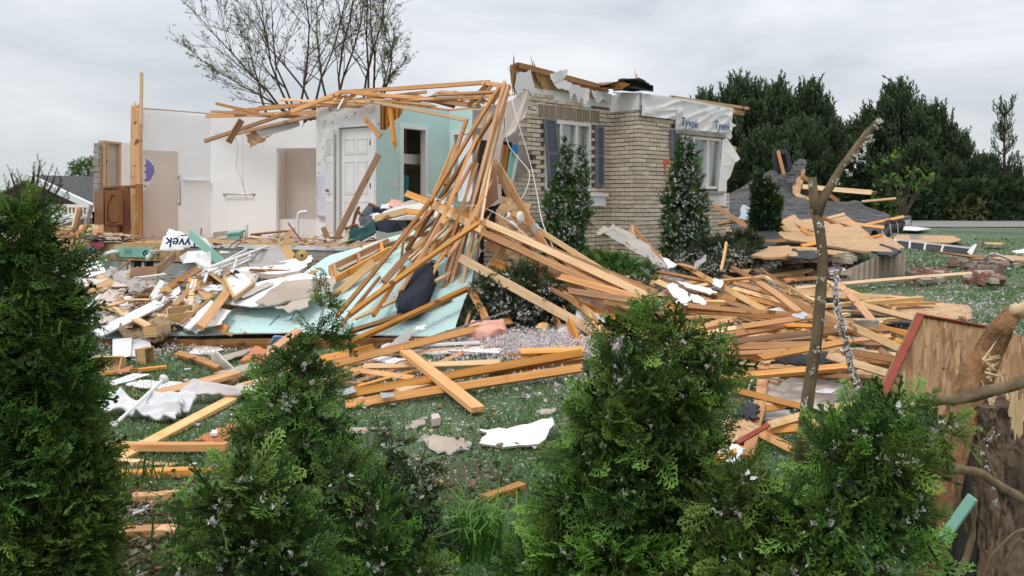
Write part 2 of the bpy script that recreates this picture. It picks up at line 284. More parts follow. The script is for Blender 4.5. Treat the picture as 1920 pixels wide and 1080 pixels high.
# ---------------------------------------------------------------- object makers
def board(name, a, b, w=.089, t=.038, roll=0, mat=wood, label=None, cat='board', group=None, parent=None, jag=0, bow=None, plate=None):
    a = Vector(a) if isinstance(a, Vector) else Q(a); b = Vector(b) if isinstance(b, Vector) else Q(b)
    X = b-a; L = X.length; X.normalize(); up = Vector((0,0,1)); Z = up-X*up.dot(X)
    Z = Z.normalized() if Z.length > .02 else Vector((0,-1,0)); Y = Z.cross(X)
    rt = Matrix.Rotation(math.radians(roll), 3, X); Y = rt@Y; Z = rt@Z
    n = 8; mb = MB(); bw = (R.uniform(-.008,.008) if bow is None else bow)*L; b2 = R.uniform(-.004,.004)*L
    tw = R.uniform(-.05,.05)
    for i in range(n+1):
        s = i/n; x = (s-.5)*L; z0 = bw*4*s*(1-s); y0 = b2*4*s*(1-s); an = tw*(s-.5)
        for (yy, zz) in ((-1,-1),(1,-1),(1,1),(-1,1)):
            dx = 0
            if i == 0 and jag & 1: dx = R.uniform(0,.16)*min(1,L)
            if i == n and jag & 2: dx = -R.uniform(0,.16)*min(1,L)
            y = yy*w/2; z = zz*t/2; mb.v.append(Vector((x+dx, y*math.cos(an)-z*math.sin(an)+y0, y*math.sin(an)+z*math.cos(an)+z0)))
    for i in range(n):
        for k in range(4):
            k2 = (k+1)%4; mb.f.append((i*4+k, i*4+k2, (i+1)*4+k2, (i+1)*4+k)); mb.m.append(0)
    mb.f += [(3,2,1,0), (n*4,n*4+1,n*4+2,n*4+3)]; mb.m += [0,0]
    if jag:
        for e, sg in ((1,-1),(2,1)):
            if jag & e:
                for q in range(3):
                    yy = R.uniform(-.4,.4)*w; l = R.uniform(.04,.14); x0 = sg*(L/2-.13*min(1,L)); w2 = w*.12
                    bs = len(mb.v); mb.v += [Vector((x0,yy-w2,-t*.3)),Vector((x0,yy+w2,-t*.3)),Vector((x0,yy,t*.4)),Vector((x0+sg*(l+.1),yy+R.uniform(-.02,.02),0))]
                    mb.f += [(bs,bs+1,bs+3),(bs+1,bs+2,bs+3),(bs+2,bs,bs+3)]; mb.m += [0]*3
    me = bpy.data.meshes.new(name); me.from_pydata(mb.v, [], mb.f); me.materials.append(mat)
    c = (a+b)/2; rot = Matrix((X,Y,Z)).transposed()
    o = link(name, me, c, parent); o.rotation_euler = rot.to_euler(); setp(o, label, cat if not parent else None, group)
    if plate is not None:
        pm = MB(); x = (plate-.5)*L; pm.abox((x,0,0), .13, w+.008, t+.012); me2 = bpy.data.meshes.new('metal_plate'); me2.from_pydata(pm.v, [], pm.f); me2.materials.append(metal)
        p = bpy.data.objects.new('metal_plate', me2); C.objects.link(p); p.parent = o
    return o
def sheet(name, cs, th=.012, mats=None, label=None, cat=None, jag=.0, amp=.0, fr=2.5, n=(10,10), parent=None, group=None, smooth=True, fold=0, kind=None, up=None):
    a, b, c, d = [Q(q) if isinstance(q, tuple) else Vector(q) for q in cs]
    nrm = (b-a).cross(d-a).normalized()
    if up is not None:
        if nrm.dot(Vector(up)) < 0: nrm = -nrm
    elif nrm.z < 0: nrm = -nrm
    nx, ny = n; mb = MB(); sd = R.uniform(0,99)
    for side in (0,1):
        for j in range(ny+1):
            for i in range(nx+1):
                u, v = i/nx, j/ny; e = 0
                uu, vv = u, v
                if jag:
                    q = noise.noise(Vector((u*7+sd, v*7, 3)))*.7 + noise.noise(Vector((u*21+sd, v*21, 9)))*.6
                    if i in (0, nx): uu += q*jag
                    if j in (0, ny): vv += q*jag
                p = a*(1-uu)*(1-vv)+b*uu*(1-vv)+c*uu*vv+d*(1-uu)*vv
                h = amp*noise.noise(p*fr+Vector((sd,0,0)))*1.6 + amp*.35*noise.noise(p*fr*3.1+Vector((0,sd,0)))
                if fold:
                    wv = Vector((p.x*3.3+sd, p.y*3.3, p.z*3.3)); q1 = noise.noise(wv+Vector((noise.noise(p*2.1),0,0))); q2 = noise.noise(wv*2.7); h += fold*(1.1*(1-abs(q1)*3.2)*.7 + .35*(1-abs(q2)*3))
                mb.v.append(p+nrm*(h-(th if side else 0)))
    K = (nx+1)*(ny+1); id = lambda i,j,s: s*K+j*(nx+1)+i
    for j in range(ny):
        for i in range(nx):
            mb.f.append((id(i,j,0),id(i+1,j,0),id(i+1,j+1,0),id(i,j+1,0))); mb.m.append(0)
            mb.f.append((id(i,j,1),id(i,j+1,1),id(i+1,j+1,1),id(i+1,j,1))); mb.m.append(0)
    mi = 1 if isinstance(mats, (list,tuple)) and len(mats) > 1 else 0
    for i in range(nx):
        mb.f.append((id(i,0,0),id(i,0,1),id(i+1,0,1),id(i+1,0,0))); mb.m.append(mi); mb.f.append((id(i,ny,0),id(i+1,ny,0),id(i+1,ny,1),id(i,ny,1))); mb.m.append(mi)
    for j in range(ny):
        mb.f.append((id(0,j,0),id(0,j+1,0),id(0,j+1,1),id(0,j,1))); mb.m.append(mi); mb.f.append((id(nx,j,0),id(nx,j,1),id(nx,j+1,1),id(nx,j+1,0))); mb.m.append(mi)
    o = mb.build(name, mats, parent, label=label, cat=cat, group=group, kind=kind)
    if smooth and (fold or amp > .02): o.data.polygons.foreach_set('use_smooth', [True]*len(o.data.polygons))
    return o
def shard(name, pts, th=.012, mats=None, label=None, cat=None, rag=.02, parent=None, group=None, up=(0,-.4,1), sub=4):
    ps = [Q(q) if isinstance(q, tuple) else Vector(q) for q in pts]; o = []
    n = len(ps); nm = Vector((0,0,0)); ctr = sum(ps, Vector())/n
    for i in range(n): nm += (ps[i]-ctr).cross(ps[(i+1)%n]-ctr)
    nm.normalize()
    if nm.dot(Vector(up)) < 0: nm = -nm
    for i in range(n):
        a, b = ps[i], ps[(i+1)%n]; t = (b-a).normalized(); sv = nm.cross(t)
        for k in range(sub):
            q = a.lerp(b, k/sub)
            if k: q = q+sv*R.uniform(-rag,rag)+t*R.uniform(-.3,.3)*(b-a).length/sub
            o.append(q)
    mb = MB(); mb.poly(o, -nm*th, 0, 1 if isinstance(mats,(list,tuple)) and len(mats) > 1 else None)
    return mb.build(name, mats, parent, label=label, cat=cat, group=group)
def cable(name, pts, r, mat, label=None, cat='cable', parent=None, group=None):
    ps = [Q(q) if isinstance(q, tuple) else Vector(q) for q in pts]; o = []
    for i in range(len(ps)-1):
        p0 = ps[max(i-1,0)]; p1 = ps[i]; p2 = ps[i+1]; p3 = ps[min(i+2,len(ps)-1)]
        for k in range(6):
            t = k/6; o.append(.5*((2*p1)+(p2-p0)*t+(2*p0-5*p1+4*p2-p3)*t*t+(3*p1-p0-3*p2+p3)*t**3))
    o.append(ps[-1]); mb = MB().tube(o, r, 6); return mb.build(name, mat, parent, smooth=True, label=label, cat=cat, group=group)
def text(name, s, size, a, xdir, updir, mat, parent, depth=.004, shear=0, bold=0):
    cu = bpy.data.curves.new('t','FONT'); cu.body = s; cu.size = size; cu.extrude = depth; cu.shear = shear; cu.offset = bold
    o = bpy.data.objects.new('t', cu); C.objects.link(o); bpy.context.view_layer.update()
    me = bpy.data.meshes.new_from_object(o.evaluated_get(bpy.context.evaluated_depsgraph_get())); bpy.data.objects.remove(o)
    me.materials.clear(); me.materials.append(mat)
    x = Vector(xdir).normalized(); u = Vector(updir).normalized(); z = x.cross(u).normalized(); u = z.cross(x)
    r = Matrix((x,u,z)).transposed(); a = Vector(a); org = WL[parent.name]
    for v in me.vertices: v.co = r@v.co
    o = link(name, me, a, parent); return o
# ---- bulk leaf-sized geometry
def bulk(name, V, col, mat, parent=None, origin=(0,0,0), k=4, label=None, cat=None, group=None, kind=None):
    V = np.asarray(V, dtype=np.float32).reshape(-1, k, 3) - np.array(origin, dtype=np.float32); n = len(V)
    me = bpy.data.meshes.new(name); me.vertices.add(n*k); me.vertices.foreach_set('co', V.ravel()); me.loops.add(n*k)
    me.loops.foreach_set('vertex_index', np.arange(n*k, dtype=np.int32)); me.polygons.add(n)
    me.polygons.foreach_set('loop_start', np.arange(0, n*k, k, dtype=np.int32)); me.materials.append(mat)
    at = me.color_attributes.new('Col', 'FLOAT_COLOR', 'POINT'); c = np.ones((n, k, 4), dtype=np.float32); c[:, :, :3] = np.asarray(col, dtype=np.float32).reshape(n, 1, 3)
    at.data.foreach_set('color', c.ravel()); me.update(calc_edges=True)
    return setp(link(name, me, origin, parent), label, cat, group, kind)
rg = np.random.default_rng(11)
def strip(a, b, w0, w1, nrm):                   # one tapered leaf quad
    d = b-a; s = np.cross(d, nrm); s /= (np.linalg.norm(s)+1e-9); return [a-s*w0/2, a+s*w0/2, b+s*w1/2, b-s*w1/2]
def frond_tpl(n=7, sub=3, w=.042, fan=1.0):
    q = []; tt = []; z = np.array([0,0,1.]); droop = rg.uniform(-.25,.05); side = rg.uniform(-.15,.15)
    ax = lambda t: np.array([t, side*t*t, droop*t*t])
    for i in range(3): q.append(strip(ax(i/3), ax((i+1)/3), w*.8, w*.6, z)); tt.append(.2)
    for i in range(n):
        t = .08+.9*i/(n-1)
        for sg in (-1,1):
            l = (.42*fan*(1-t)**.65+.10)*rg.uniform(.75,1.15); an = math.radians(rg.uniform(32,48))*sg
            d = np.array([math.cos(an), math.sin(an), rg.uniform(-.2,.2)]); a = ax(t); b = a+d*l
            q.append(strip(a, b, w*.75, w*.7, z+rg.normal(0,.35,3))); tt.append(.4+.4*t)
            for j in range(sub):
                s = (j+.7)/(sub+.3); an2 = an+math.radians(38)*(1 if j%2 else -1); l2 = l*.42*(1.15-s)+.045
                d2 = np.array([math.cos(an2), math.sin(an2), rg.uniform(-.3,.3)]); p = a+d*l*s
                q.append(strip(p, p+d2*l2, w*.8, w*.75, z+rg.normal(0,.4,3))); tt.append(.7+.3*t)
    return np.array(q), np.array(tt)
FT = [frond_tpl() for _ in range(8)]
FC = [frond_tpl(4, 1, .11) for _ in range(6)]
def place(tpls, pos, dirs, nrms, sizes, c0, c1, var=.25, tint=None):
    """copy leaf templates to positions with axis dirs and normals"""
    out = []; cols = []; m = len(pos); which = rg.integers(0, len(tpls), m)
    for k, (q, tt) in enumerate(tpls):
        ix = np.where(which == k)[0]
        if not len(ix): continue
        d = dirs[ix]; d = d/np.linalg.norm(d, axis=1)[:,None]; nn = nrms[ix]; y = np.cross(nn, d); y /= (np.linalg.norm(y, axis=1)[:,None]+1e-9); z = np.cross(d, y)
        Rm = np.stack([d, y, z], axis=1)      # rows
        v = np.einsum('qkj,mji->mqki', q, Rm)*sizes[ix][:,None,None,None]+pos[ix][:,None,None,:]
        out.append(v.reshape(-1, q.shape[1], 3))
        cf = rg.uniform(1-var, 1+var, (len(ix),1,1)); hue = rg.uniform(0,1,(len(ix),1,1))
        t = np.clip(tt[None,:,None]*.75+hue*.25, 0, 1)**1.6; c = (c0*(1-t)+c1*t)*cf
        if tint is not None: c = c*tint[ix][:,None,:]
        cols.append(c.reshape(-1,3))
    return np.concatenate(out), np.concatenate(cols)
# ================================================================ SETTING
mb = MB(); xs = [-300,-150,-80,-50,-35]+[-26+i*1.0 for i in range(18)]+[-8+i*.4 for i in range(56)]+[15+i for i in range(20)]+[36,45,60,90,160,300]
ys = [-20,-5,0]+[1+i*.35 for i in range(50)]+[19+i for i in range(35)]+[56,62,75,110,200,500,1200]
for y in ys:
    for x in xs: mb.v.append(Vector((x, y, g(x,y))))
nx = len(xs)
for j in range(len(ys)-1):
    for i in range(nx-1): mb.f.append((j*nx+i, j*nx+i+1, (j+1)*nx+i+1, (j+1)*nx+i)); mb.m.append(0)
mb.build('ground', soil, origin=(0,0,0), smooth=True, kind='structure')
mb = MB(); rw = [(7+i*3, 30.5, 43.5) for i in range(32)]
for x, a, b in rw:
    for t in range(5): y = a+(b-a)*t/4; mb.v.append(Vector((x, y, g(x,y)+.03)))
for i in range(len(rw)-1):
    for t in range(4): mb.f.append((i*5+t, i*5+t+1, (i+1)*5+t+1, (i+1)*5+t)); mb.m.append(0)
mb.build('road', roadm, kind='structure')

# ================================================================ HOUSE
FZ, TZ = .85, 3.29
house = empty('damaged_house', (-1, 15, .5), 'tan brick and white walled house torn open, with its roof gone', 'house')
def V2(px, d): return Vector(((px-960)/F*d, d))
class Wall:
    def __init__(s, A, B, th=.11):
        s.A = Vector(A); s.B = Vector(B); s.L = (s.B-s.A).length; s.u = (s.B-s.A).normalized()
        s.n = Vector((s.u.y, -s.u.x))                       # towards the viewer
        if s.n.y > 0: s.n = -s.n
        s.th = th
    def s_(s, px):
        k = (px-960)/F; return (k*s.A.y-s.A.x)/(s.u.x-k*s.u.y)
    def p(s, a, z, o=0): q = s.A+s.u*a+s.n*o; return Vector((q.x, q.y, z))
    def px(s, px, py, o=0):
        a = s.s_(px); q = s.A+s.u*a; return s.p(a, CZ-(py-HY)/F*q.y, o)
    def slab(s, name, outline, mat, o=0, th=None, **k):     # outline of (s,z)
        th = th or s.th; e = s.n*-th; return MB().poly([s.p(a,z,o) for a,z in outline], (e.x,e.y,0)).build(name, mat, house, **k)
    def box(s, mb, s0, s1, z0, z1, o0, o1, mi=0):
        c = s.p((s0+s1)/2, (z0+z1)/2, (o0+o1)/2); return mb.box(c, Vector((*(s.u*(s1-s0)/2),0)), Vector((*(s.n*(o1-o0)/2),0)), (0,0,(z1-z0)/2), mi)
# floor deck
fl = [P(60,452,14.8), P(300,456,14.0), P(600,464,12.9), P(760,470,12.4)]
for p in fl: p.z = FZ
deck = [*fl, Vector((-.6,12.0,FZ)), Vector((.2,12.3,FZ)), Vector((3.5,15.6,FZ)), Vector((1,20,FZ)), Vector((-13,26,FZ)), Vector((-13,15.4,FZ))]
MB().poly(deck, (0,0,-.03)).build('floor_deck', osb, house)
rim = Wall((fl[0].x,fl[0].y), (fl[2].x,fl[2].y), .04)
mb = MB(); rim.box(mb, -4, rim.s_(352), .54, FZ-.032, -.06, -.02); mb.build('rim_board', osb, house)
mb = MB()
for k in range(3): rim.box(mb, rim.s_(352), rim.s_(352)+5.2, .52+.09*k, .52+.09*(k+1)-.004, -.02-.05, .015-.004*k+.012*(2-k)*0)
mb.build('siding_strip', siding, house)
mb = MB(); rim.box(mb, rim.s_(385), rim.s_(352)+5.2, .795, FZ+.004, -.05, .03); mb.build('sill_flashing', white, house)
mb = MB(); rim.box(mb, -5, rim.s_(234), -.6, .535, -.25, -.04)
rim.box(mb, rim.s_(290), 9.0, -.6, .515, -.25, -.04); rim.box(mb, rim.s_(234), rim.s_(290), -.6, .18, -.25, -.04)
mb.build('foundation_wall', conc, house)
win = MB(); a0, a1 = rim.s_(236), rim.s_(288)
rim.box(win, a0, a0+.05, .185, .51, -.14, -.06); rim.box(win, a1-.05, a1, .185, .51, -.14, -.06); rim.box(win, (a0+a1)/2-.02, (a0+a1)/2+.02, .185, .51, -.13, -.07)
w_ = win.build('window', frame, house); q = MB(); rim.box(q, a0, a1, .19, .51, -.20, -.16); q.build('pane', dark, w_)
mb = MB(); rim.box(mb, rim.s_(216), rim.s_(287), .60, .775, -.018, .012); fb = mb.build('foam_board', foam, house)
text('lettering', 'G', .14, rim.p(rim.s_(269), .625, .014), (*rim.u,0), (0,0,1), blackink, fb, bold=.006)
for k in range(8):
    q = MB(); rim.box(q, rim.s_(234)+.016*k*1.4, rim.s_(234)+.016*k*1.4+.006, .63+.02*(k%2), .75-.015*(k%3), .012, .0135); q.build('lettering', blackink, fb)
mb = MB(); mb.poly([rim.p(rim.s_(x), z, .012) for x, z in ((122,.60),(165,.60),(165,.66),(145,.72),(132,.665))], (*(rim.n*-.025),0)).build('foam_board', foam, house)
for x in (205+18, 292):                                    # vent elbows through the rim
    a = rim.s_(x); pts = [rim.p(a,.68,-.02), rim.p(a-.04,.685,.1), rim.p(a-.10,.66,.17), rim.p(a-.16,.60,.2)] if x < 250 else [rim.p(a+.04,.70,-.02), rim.p(a,.70,.1), rim.p(a-.04,.64,.14), rim.p(a-.04,.55,.14)]
    MB().tube(pts, .042, 10).build('vent_pipe', pvc, house, smooth=True)
# interior walls
w1 = Wall(V2(266,15.15), V2(395,16.1)); w2 = Wall(V2(395,16.1), V2(602,15.75)); w3 = Wall(V2(593,14.55), V2(705,13.8)); w4 = Wall(V2(705,13.8), V2(842,15.3)); w5 = Wall(V2(842,15.3), V2(985,14.2))
w1.slab('white_wall', [(0,FZ),(w1.L,FZ),(w1.L,TZ-.04),(w1.L*.5,TZ-.005),(0,TZ+.03)], wallw)
a = w2.s_(518); w2.slab('white_wall', [(.0,FZ),(a,FZ),(a,2.62),(w2.L,2.62),(w2.L,TZ),(0,TZ-.04)], wallw)
al = Wall((w2.A+w2.u*a-w2.n*.42), (w2.A+w2.u*(w2.L+.3)-w2.n*.42), .05)
al.slab('shower_wall', [(-.1,FZ),(al.L,FZ),(al.L,2.65),(-.1,2.65)], beige)
MB().poly([w2.p(a-.001,FZ,-.11), w2.p(a-.001,2.62,-.11), w2.p(a-.001,2.62,-.42), w2.p(a-.001,FZ,-.42)], (*(w2.u*-.04),0)).build('shower_wall', beige, house)
mb = MB(); w2.box(mb, a, w2.L, FZ, FZ+.34, -.41, -.115); w2.box(mb, a, w2.L, FZ+.34, FZ+.37, -.20, -.115); mb.build('shower_base', white, house)
mb = MB(); w3s = w3.s_(636); w3e = w3.s_(697); dz = 2.03
w3.slab('white_wall', [(0,FZ),(w3s,FZ),(w3s,FZ+dz),(w3e,FZ+dz),(w3e,FZ),(w3.L,FZ),(w3.L,TZ+.01),(.35,TZ+.02),(0,TZ-.02)], wallg)
e3 = w3.A-w3.n*1.3                                         # wall 3's left return, going back
MB().poly([w3.p(-.001,FZ,-.112), w3.p(-.001,TZ-.02,-.112), w3.p(-.001,TZ-.02,-1.4), w3.p(-.001,FZ,-1.4)], (*(w3.u*.1),0)).build('white_wall', wallw, house)
mb = MB()
for s0, s1 in ((w3s-.075, w3s), (w3e, w3e+.075)): w3.box(mb, s0, s1, FZ, FZ+dz, -.1, .018)
w3.box(mb, w3s-.075, w3e+.075, FZ+dz, FZ+dz+.07, -.1, .019); mb.build('door_casing', white, house)
def door(wl, s0, s1, o, h=2.0, knob=None, hinge=None, ang=0):
    Wd = Wall(wl.A+wl.u*s0+wl.n*o, wl.A+wl.u*s0+wl.n*o+(Matrix.Rotation(ang, 2)@wl.u)*(s1-s0)); w = s1-s0
    mb = MB(); Wd.box(mb, 0, w, FZ+.01, FZ+.01+h, -.035, 0); d = mb.build('door', white, house)
    z = FZ+.2
    for (za, zb) in ((.18,.72),(.86,1.42),(1.56,1.82)):
        for (sa, sb) in ((.12,.45),(.55,.88)):
            q = MB(); A = [(sa*w,za),(sb*w,za),(sb*w,zb),(sa*w,zb)]; t = .012
            for i in range(4):
                x0, z0 = A[i]; x1, z1 = A[(i+1)%4]
                Wd.box(q, min(x0,x1)-t/2, max(x0,x1)+t/2, FZ+min(z0,z1)-t/2, FZ+max(z0,z1)+t/2, .001, .010)
            Wd.box(q, sa*w+.03, sb*w-.03, FZ+za+.03, FZ+zb-.03, .001, .006); q.build('panel', white, d)
    if knob is not None:
        q = MB().tube([Wd.p(knob*w,FZ+.92,0), Wd.p(knob*w,FZ+.92,.03), Wd.p(knob*w,FZ+.92,.045), Wd.p(knob*w,FZ+.92,.07)], [.014,.012,.028,.022], 12); q.build('knob', brass, d, smooth=True)
    if hinge is not None:
        for zz in (.25,1.0,1.75):
            q = MB(); Wd.box(q, hinge*w-.03, hinge*w+.03, FZ+zz-.045, FZ+zz+.045, .002, .008); q.build('hinge', brass, d)
    return d
door(w3, w3s+.01, w3e-.06, -.05, hinge=1.0)
dd = door(w3, w3.s_(618), w3.s_(632), .10, knob=.45)
# teal wall with torn corner and doorway
ds0, ds1 = w4.s_(756), w4.s_(797); dtz = FZ+dz
hole = [(0,w4.px(705,252).z),(.06,w4.px(705,245).z),(.14,w4.px(716,243).z),(.24,w4.px(727,244).z),(.30,w4.px(733,240).z),(.36,w4.px(740,231).z),(w4.s_(748),w4.px(748,222).z),(w4.s_(757),w4.px(757,209).z),(w4.s_(758),TZ)]
w4.slab('aqua_wall', [(0,FZ),(ds0,FZ),(ds0,dtz),(ds1,dtz),(ds1,FZ),(w4.L,FZ),(w4.L,TZ)]+hole[::-1], teal, o=.0, th=.013)
q = MB()
for s0, s1 in ((.0,ds0),(ds1,w4.L)): w4.box(q, s0, s1, FZ, TZ-.1, -.117, -.105)
q.build('backing_wall', beige, house)
for px in (700,709,717,726,735,744,754):
    s0 = max(.005, w4.s_(px)); q = MB(); w4.box(q, s0, s0+.04, dtz-.1, TZ-.045, -.10, -.016); q.build('stud', wood, house)
q = MB(); w4.box(q, 0, w4.s_(762), dtz-.3, TZ-.05, -.135, -.125); q.build('backing_board', paper, house)
q = MB(); w4.box(q, 0, w4.L, TZ+.002, TZ+.04, -.1, .0); q.build('top_plate', wood, house); q = MB(); w5.box(q, 0, w5.L, TZ+.002, TZ+.04, -.1, 0); q.build('top_plate', wood, house); q = MB(); w3.box(q, .2, w3.L, TZ+.022, TZ+.05, -.1, 0); q.build('top_plate', wood, house); q = MB(); w2.box(q, 0, w2.L-.1, TZ+.002, TZ+.04, -.1, 0); q.build('top_plate', wood, house)
q = MB(); w1.box(q, .0, w1.L, TZ+.035, TZ+.05, -.08, 0); q.build('top_plate', wood2, house)
q = MB()
for s0, s1 in ((ds0-.07, ds0), (ds1, ds1+.07)): w4.box(q, s0, s1, FZ, dtz, -.11, .016)
w4.box(q, ds0-.07, ds1+.07, dtz, dtz+.07, -.11, .017); q.build('door_casing', white, house)
q = MB(); w4.box(q, w4.s_(739), w4.s_(739)+.08, w4.px(740,345).z-.06, w4.px(740,345).z+.05, .001, .008); q.build('switch_plate', white, house)
# closet behind doorway
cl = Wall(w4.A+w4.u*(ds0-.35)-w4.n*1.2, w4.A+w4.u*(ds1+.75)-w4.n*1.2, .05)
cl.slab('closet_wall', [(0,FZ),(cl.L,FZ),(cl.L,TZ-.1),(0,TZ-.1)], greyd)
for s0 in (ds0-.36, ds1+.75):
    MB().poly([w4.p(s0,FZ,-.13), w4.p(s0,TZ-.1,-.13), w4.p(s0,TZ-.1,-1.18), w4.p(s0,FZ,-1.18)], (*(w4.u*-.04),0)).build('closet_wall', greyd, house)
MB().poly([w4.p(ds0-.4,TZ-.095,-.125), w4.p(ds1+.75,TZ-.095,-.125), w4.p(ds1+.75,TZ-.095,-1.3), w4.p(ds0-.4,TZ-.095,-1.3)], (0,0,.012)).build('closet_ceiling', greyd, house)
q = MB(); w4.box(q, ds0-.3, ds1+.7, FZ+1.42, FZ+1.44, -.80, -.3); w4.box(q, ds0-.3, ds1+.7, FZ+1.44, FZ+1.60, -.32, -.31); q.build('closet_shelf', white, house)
q = MB().tube([w4.p(ds0-.3, FZ+1.36, -.5), w4.p(ds1+.7, FZ+1.36, -.5)], .014, 8); q.build('closet_rod', steel, house)
def hanger(s0, garment, mat, lab, wdt=.19, hh=.75):
    r = empty('hanging_garment', w4.p(s0, FZ+1.36-hh-.1, -.5), lab, 'clothes')
    a = w4.p(s0,FZ+1.37,-.5); q = MB(); n3 = Vector((*w4.n,0)); u3 = Vector((*w4.u,0)); x = (u3*.7+n3*.7).normalized()
    q.tube([a, a-Vector((0,0,.06)), a-x*wdt*.9-Vector((0,0,.16)), a+x*wdt*.9-Vector((0,0,.16)), a-Vector((0,0,.06))], .008, 5); q.build('hanger', blk, r)
    if garment: sheet('garment', [a-x*wdt-Vector((0,0,.16)), a+x*wdt-Vector((0,0,.16)), a+x*wdt*.9-Vector((0,0,hh)), a-x*wdt*.9-Vector((0,0,hh))], .05, mat, fold=.03, n=(10,14), parent=r, up=(0,-1,0))
hanger(ds0+.05, 1, khaki, 'grey beige garment on a hanger at the left side of the closet doorway', .16, .7)
hanger(ds0+.17, 0, None, 'bare black hanger second from left on the closet rod', .13)
hanger(ds0+.26, 0, None, 'bare black hanger right of the first bare one on the closet rod', .13)
hanger(ds0+.38, 1, tealc, 'bright teal garment hanging in the closet doorway', .19, 1.0)
# wall 5 with its doorway (beige room beyond)
e0, e1 = w5.s_(852), w5.s_(906)
w5.slab('aqua_wall', [(0,FZ),(e0,FZ),(e0,dtz-.05),(e1,dtz-.05),(e1,FZ),(w5.L,FZ),(w5.L,TZ),(0,TZ)], teal, th=.11)
q = MB(); w5.box(q, e0-.07, e0, FZ, dtz-.05, -.11, .016); w5.box(q, e1, e1+.07, FZ, dtz-.05, -.11, .016); w5.box(q, e0-.07, e1+.07, dtz-.05, dtz+.02, -.11, .017); q.build('door_casing', white, house)
b5 = Wall(w5.p(-.5,0,-1.6).to_2d(), w5.p(w5.L+1,0,-1.6).to_2d(), .05); b5.slab('room_wall', [(0,FZ),(b5.L,FZ),(b5.L,TZ-.3),(0,TZ-.3)], beige)
# drywall torn, hanging over the corner
shard('torn_drywall', [P(888,236,12.6), P(893,205,12.7), P(918,196,12.4), P(948,194,12.2), P(944,240,12.1), P(915,247,12.3)], .012, [beige,gyp], parent=house, rag=.03, up=(0,-1,0))
shard('torn_drywall', [P(992,165,11.9), P(952,190,11.7), P(944,262,11.6), P(958,252,11.6), P(985,220,11.8), P(988,200,11.9)], .012, [beige,gyp], parent=house, rag=.03, up=(0,-1,0))
shard('torn_drywall', [P(905,225,12.3), P(945,240,12.0), P(940,380,12.0), P(900,400,12.3)], .012, [beige,gyp], parent=house, rag=.03, up=(0,-1,0))
# white panel of wall and bathroom fittings
w1.slab('wall_covering', [(0,FZ+.02),(w1.s_(333),FZ+.02),(w1.s_(333),w1.px(333,284).z),(.0,w1.px(268,281).z)], beige, o=.012, th=.012)
w1.slab('wall_scar', [(0.005,w1.px(266,360).z),(w1.s_(274),w1.px(274,354).z),(w1.s_(286),w1.px(286,337).z),(w1.s_(290),w1.px(290,315).z),(w1.s_(284),w1.px(284,302).z),(w1.s_(274),w1.px(274,293).z),(.005,w1.px(266,290).z)], gyp, o=.0155, th=.003)
w1.slab('painted_patch', [(w1.s_(273),w1.px(273,341).z),(w1.s_(282),w1.px(282,338).z),(w1.s_(289),w1.px(289,322).z),(w1.s_(288),w1.px(288,312).z),(w1.s_(281),w1.px(281,303).z),(w1.s_(273),w1.px(273,297).z)], purp, o=.0175, th=.0015)
for y in (311, 323, 338, 349):
    z = w1.px(268,y).z; w1.slab('adhesive_dab', [(.03,z),(.045,z+.016),(.08,z+.014),(.085,z-.004),(.05,z-.012)], maroon, o=.018, th=.002)
def grab(wl, p1, p2, lab=None):
    a, b = wl.px(*p1), wl.px(*p2); n3 = Vector((*wl.n,0))*.06
    MB().tube([a, a+n3*.7, a+n3+(b-a)*.04, b+n3-(b-a)*.04, b+n3*.7, b], .014, 8).tube([a, a+n3*.15], .035, 10).tube([b, b+n3*.15], .035, 10).build('grab_bar', steel, house, smooth=True)
grab(w2, (421,364), (476,364)); grab(w1, (335,331), (336,381))
q = MB(); w1.box(q, w1.s_(343), w1.s_(392), w1.px(360,338).z-.006, w1.px(360,338).z+.006, .01, .06); q.build('towel_shelf', white, house)
sheet('hand_towel', [w3.px(597,326,.05), w3.px(621,326,.05), w3.px(621,411,.05), w3.px(598,407,.05)], .02, M('lilac_towel',(.62,.60,.70),(.68,.66,.76),rough=1), 'pale lilac towel hanging on the white wall beside the white door', 'towel', fold=.012, n=(8,12), up=(0,-1,0))
# end of the kitchen: framed wall stub beyond, with insulation batt
wk = Wall(V2(188,19.5), V2(262,21.0)); zt = lambda px,y: wk.px(px,y).z
q = MB()
for a, b in ((191,197),(199,202),(222,225)): wk.box(q, wk.s_(a), wk.s_(b), FZ, zt(196,268), -.1, .03)
wk.box(q, wk.s_(191), wk.s_(226), zt(200,268), zt(200,268)+.05, -.1, .031); q.build('wall_stud', wood2, house)
q = MB(); wk.box(q, wk.s_(202), wk.s_(222), FZ, zt(210,268)-.01, -.1, -.06); q.build('insulation_batt', conc, house)
wk.slab('white_wall', [(wk.s_(226),FZ),(wk.s_(262),FZ),(wk.s_(262),zt(262,266)),(wk.s_(226),zt(226,268))], wallw, o=.02)
q = MB()
for k in range(11):
    zz = FZ+.6+k*.14; wk.box(q, wk.s_(184)+R.uniform(-.04,.04), wk.s_(189), zz, zz+.125, -.12, .02)
q.build('stone_cladding', stone, house)
board('corner_post', P(257,449,15.1), P(257,196,15.1), .17, .12, mat=wood, parent=house, jag=2)
board('corner_post', P(264,232,15.02), P(265.5,136,15.02), .045, .05, mat=wood2, parent=house, bow=0)
board('corner_post', P(261,451,14.9), P(261,345,14.9), .11, .06, mat=wood3, parent=house, bow=0)

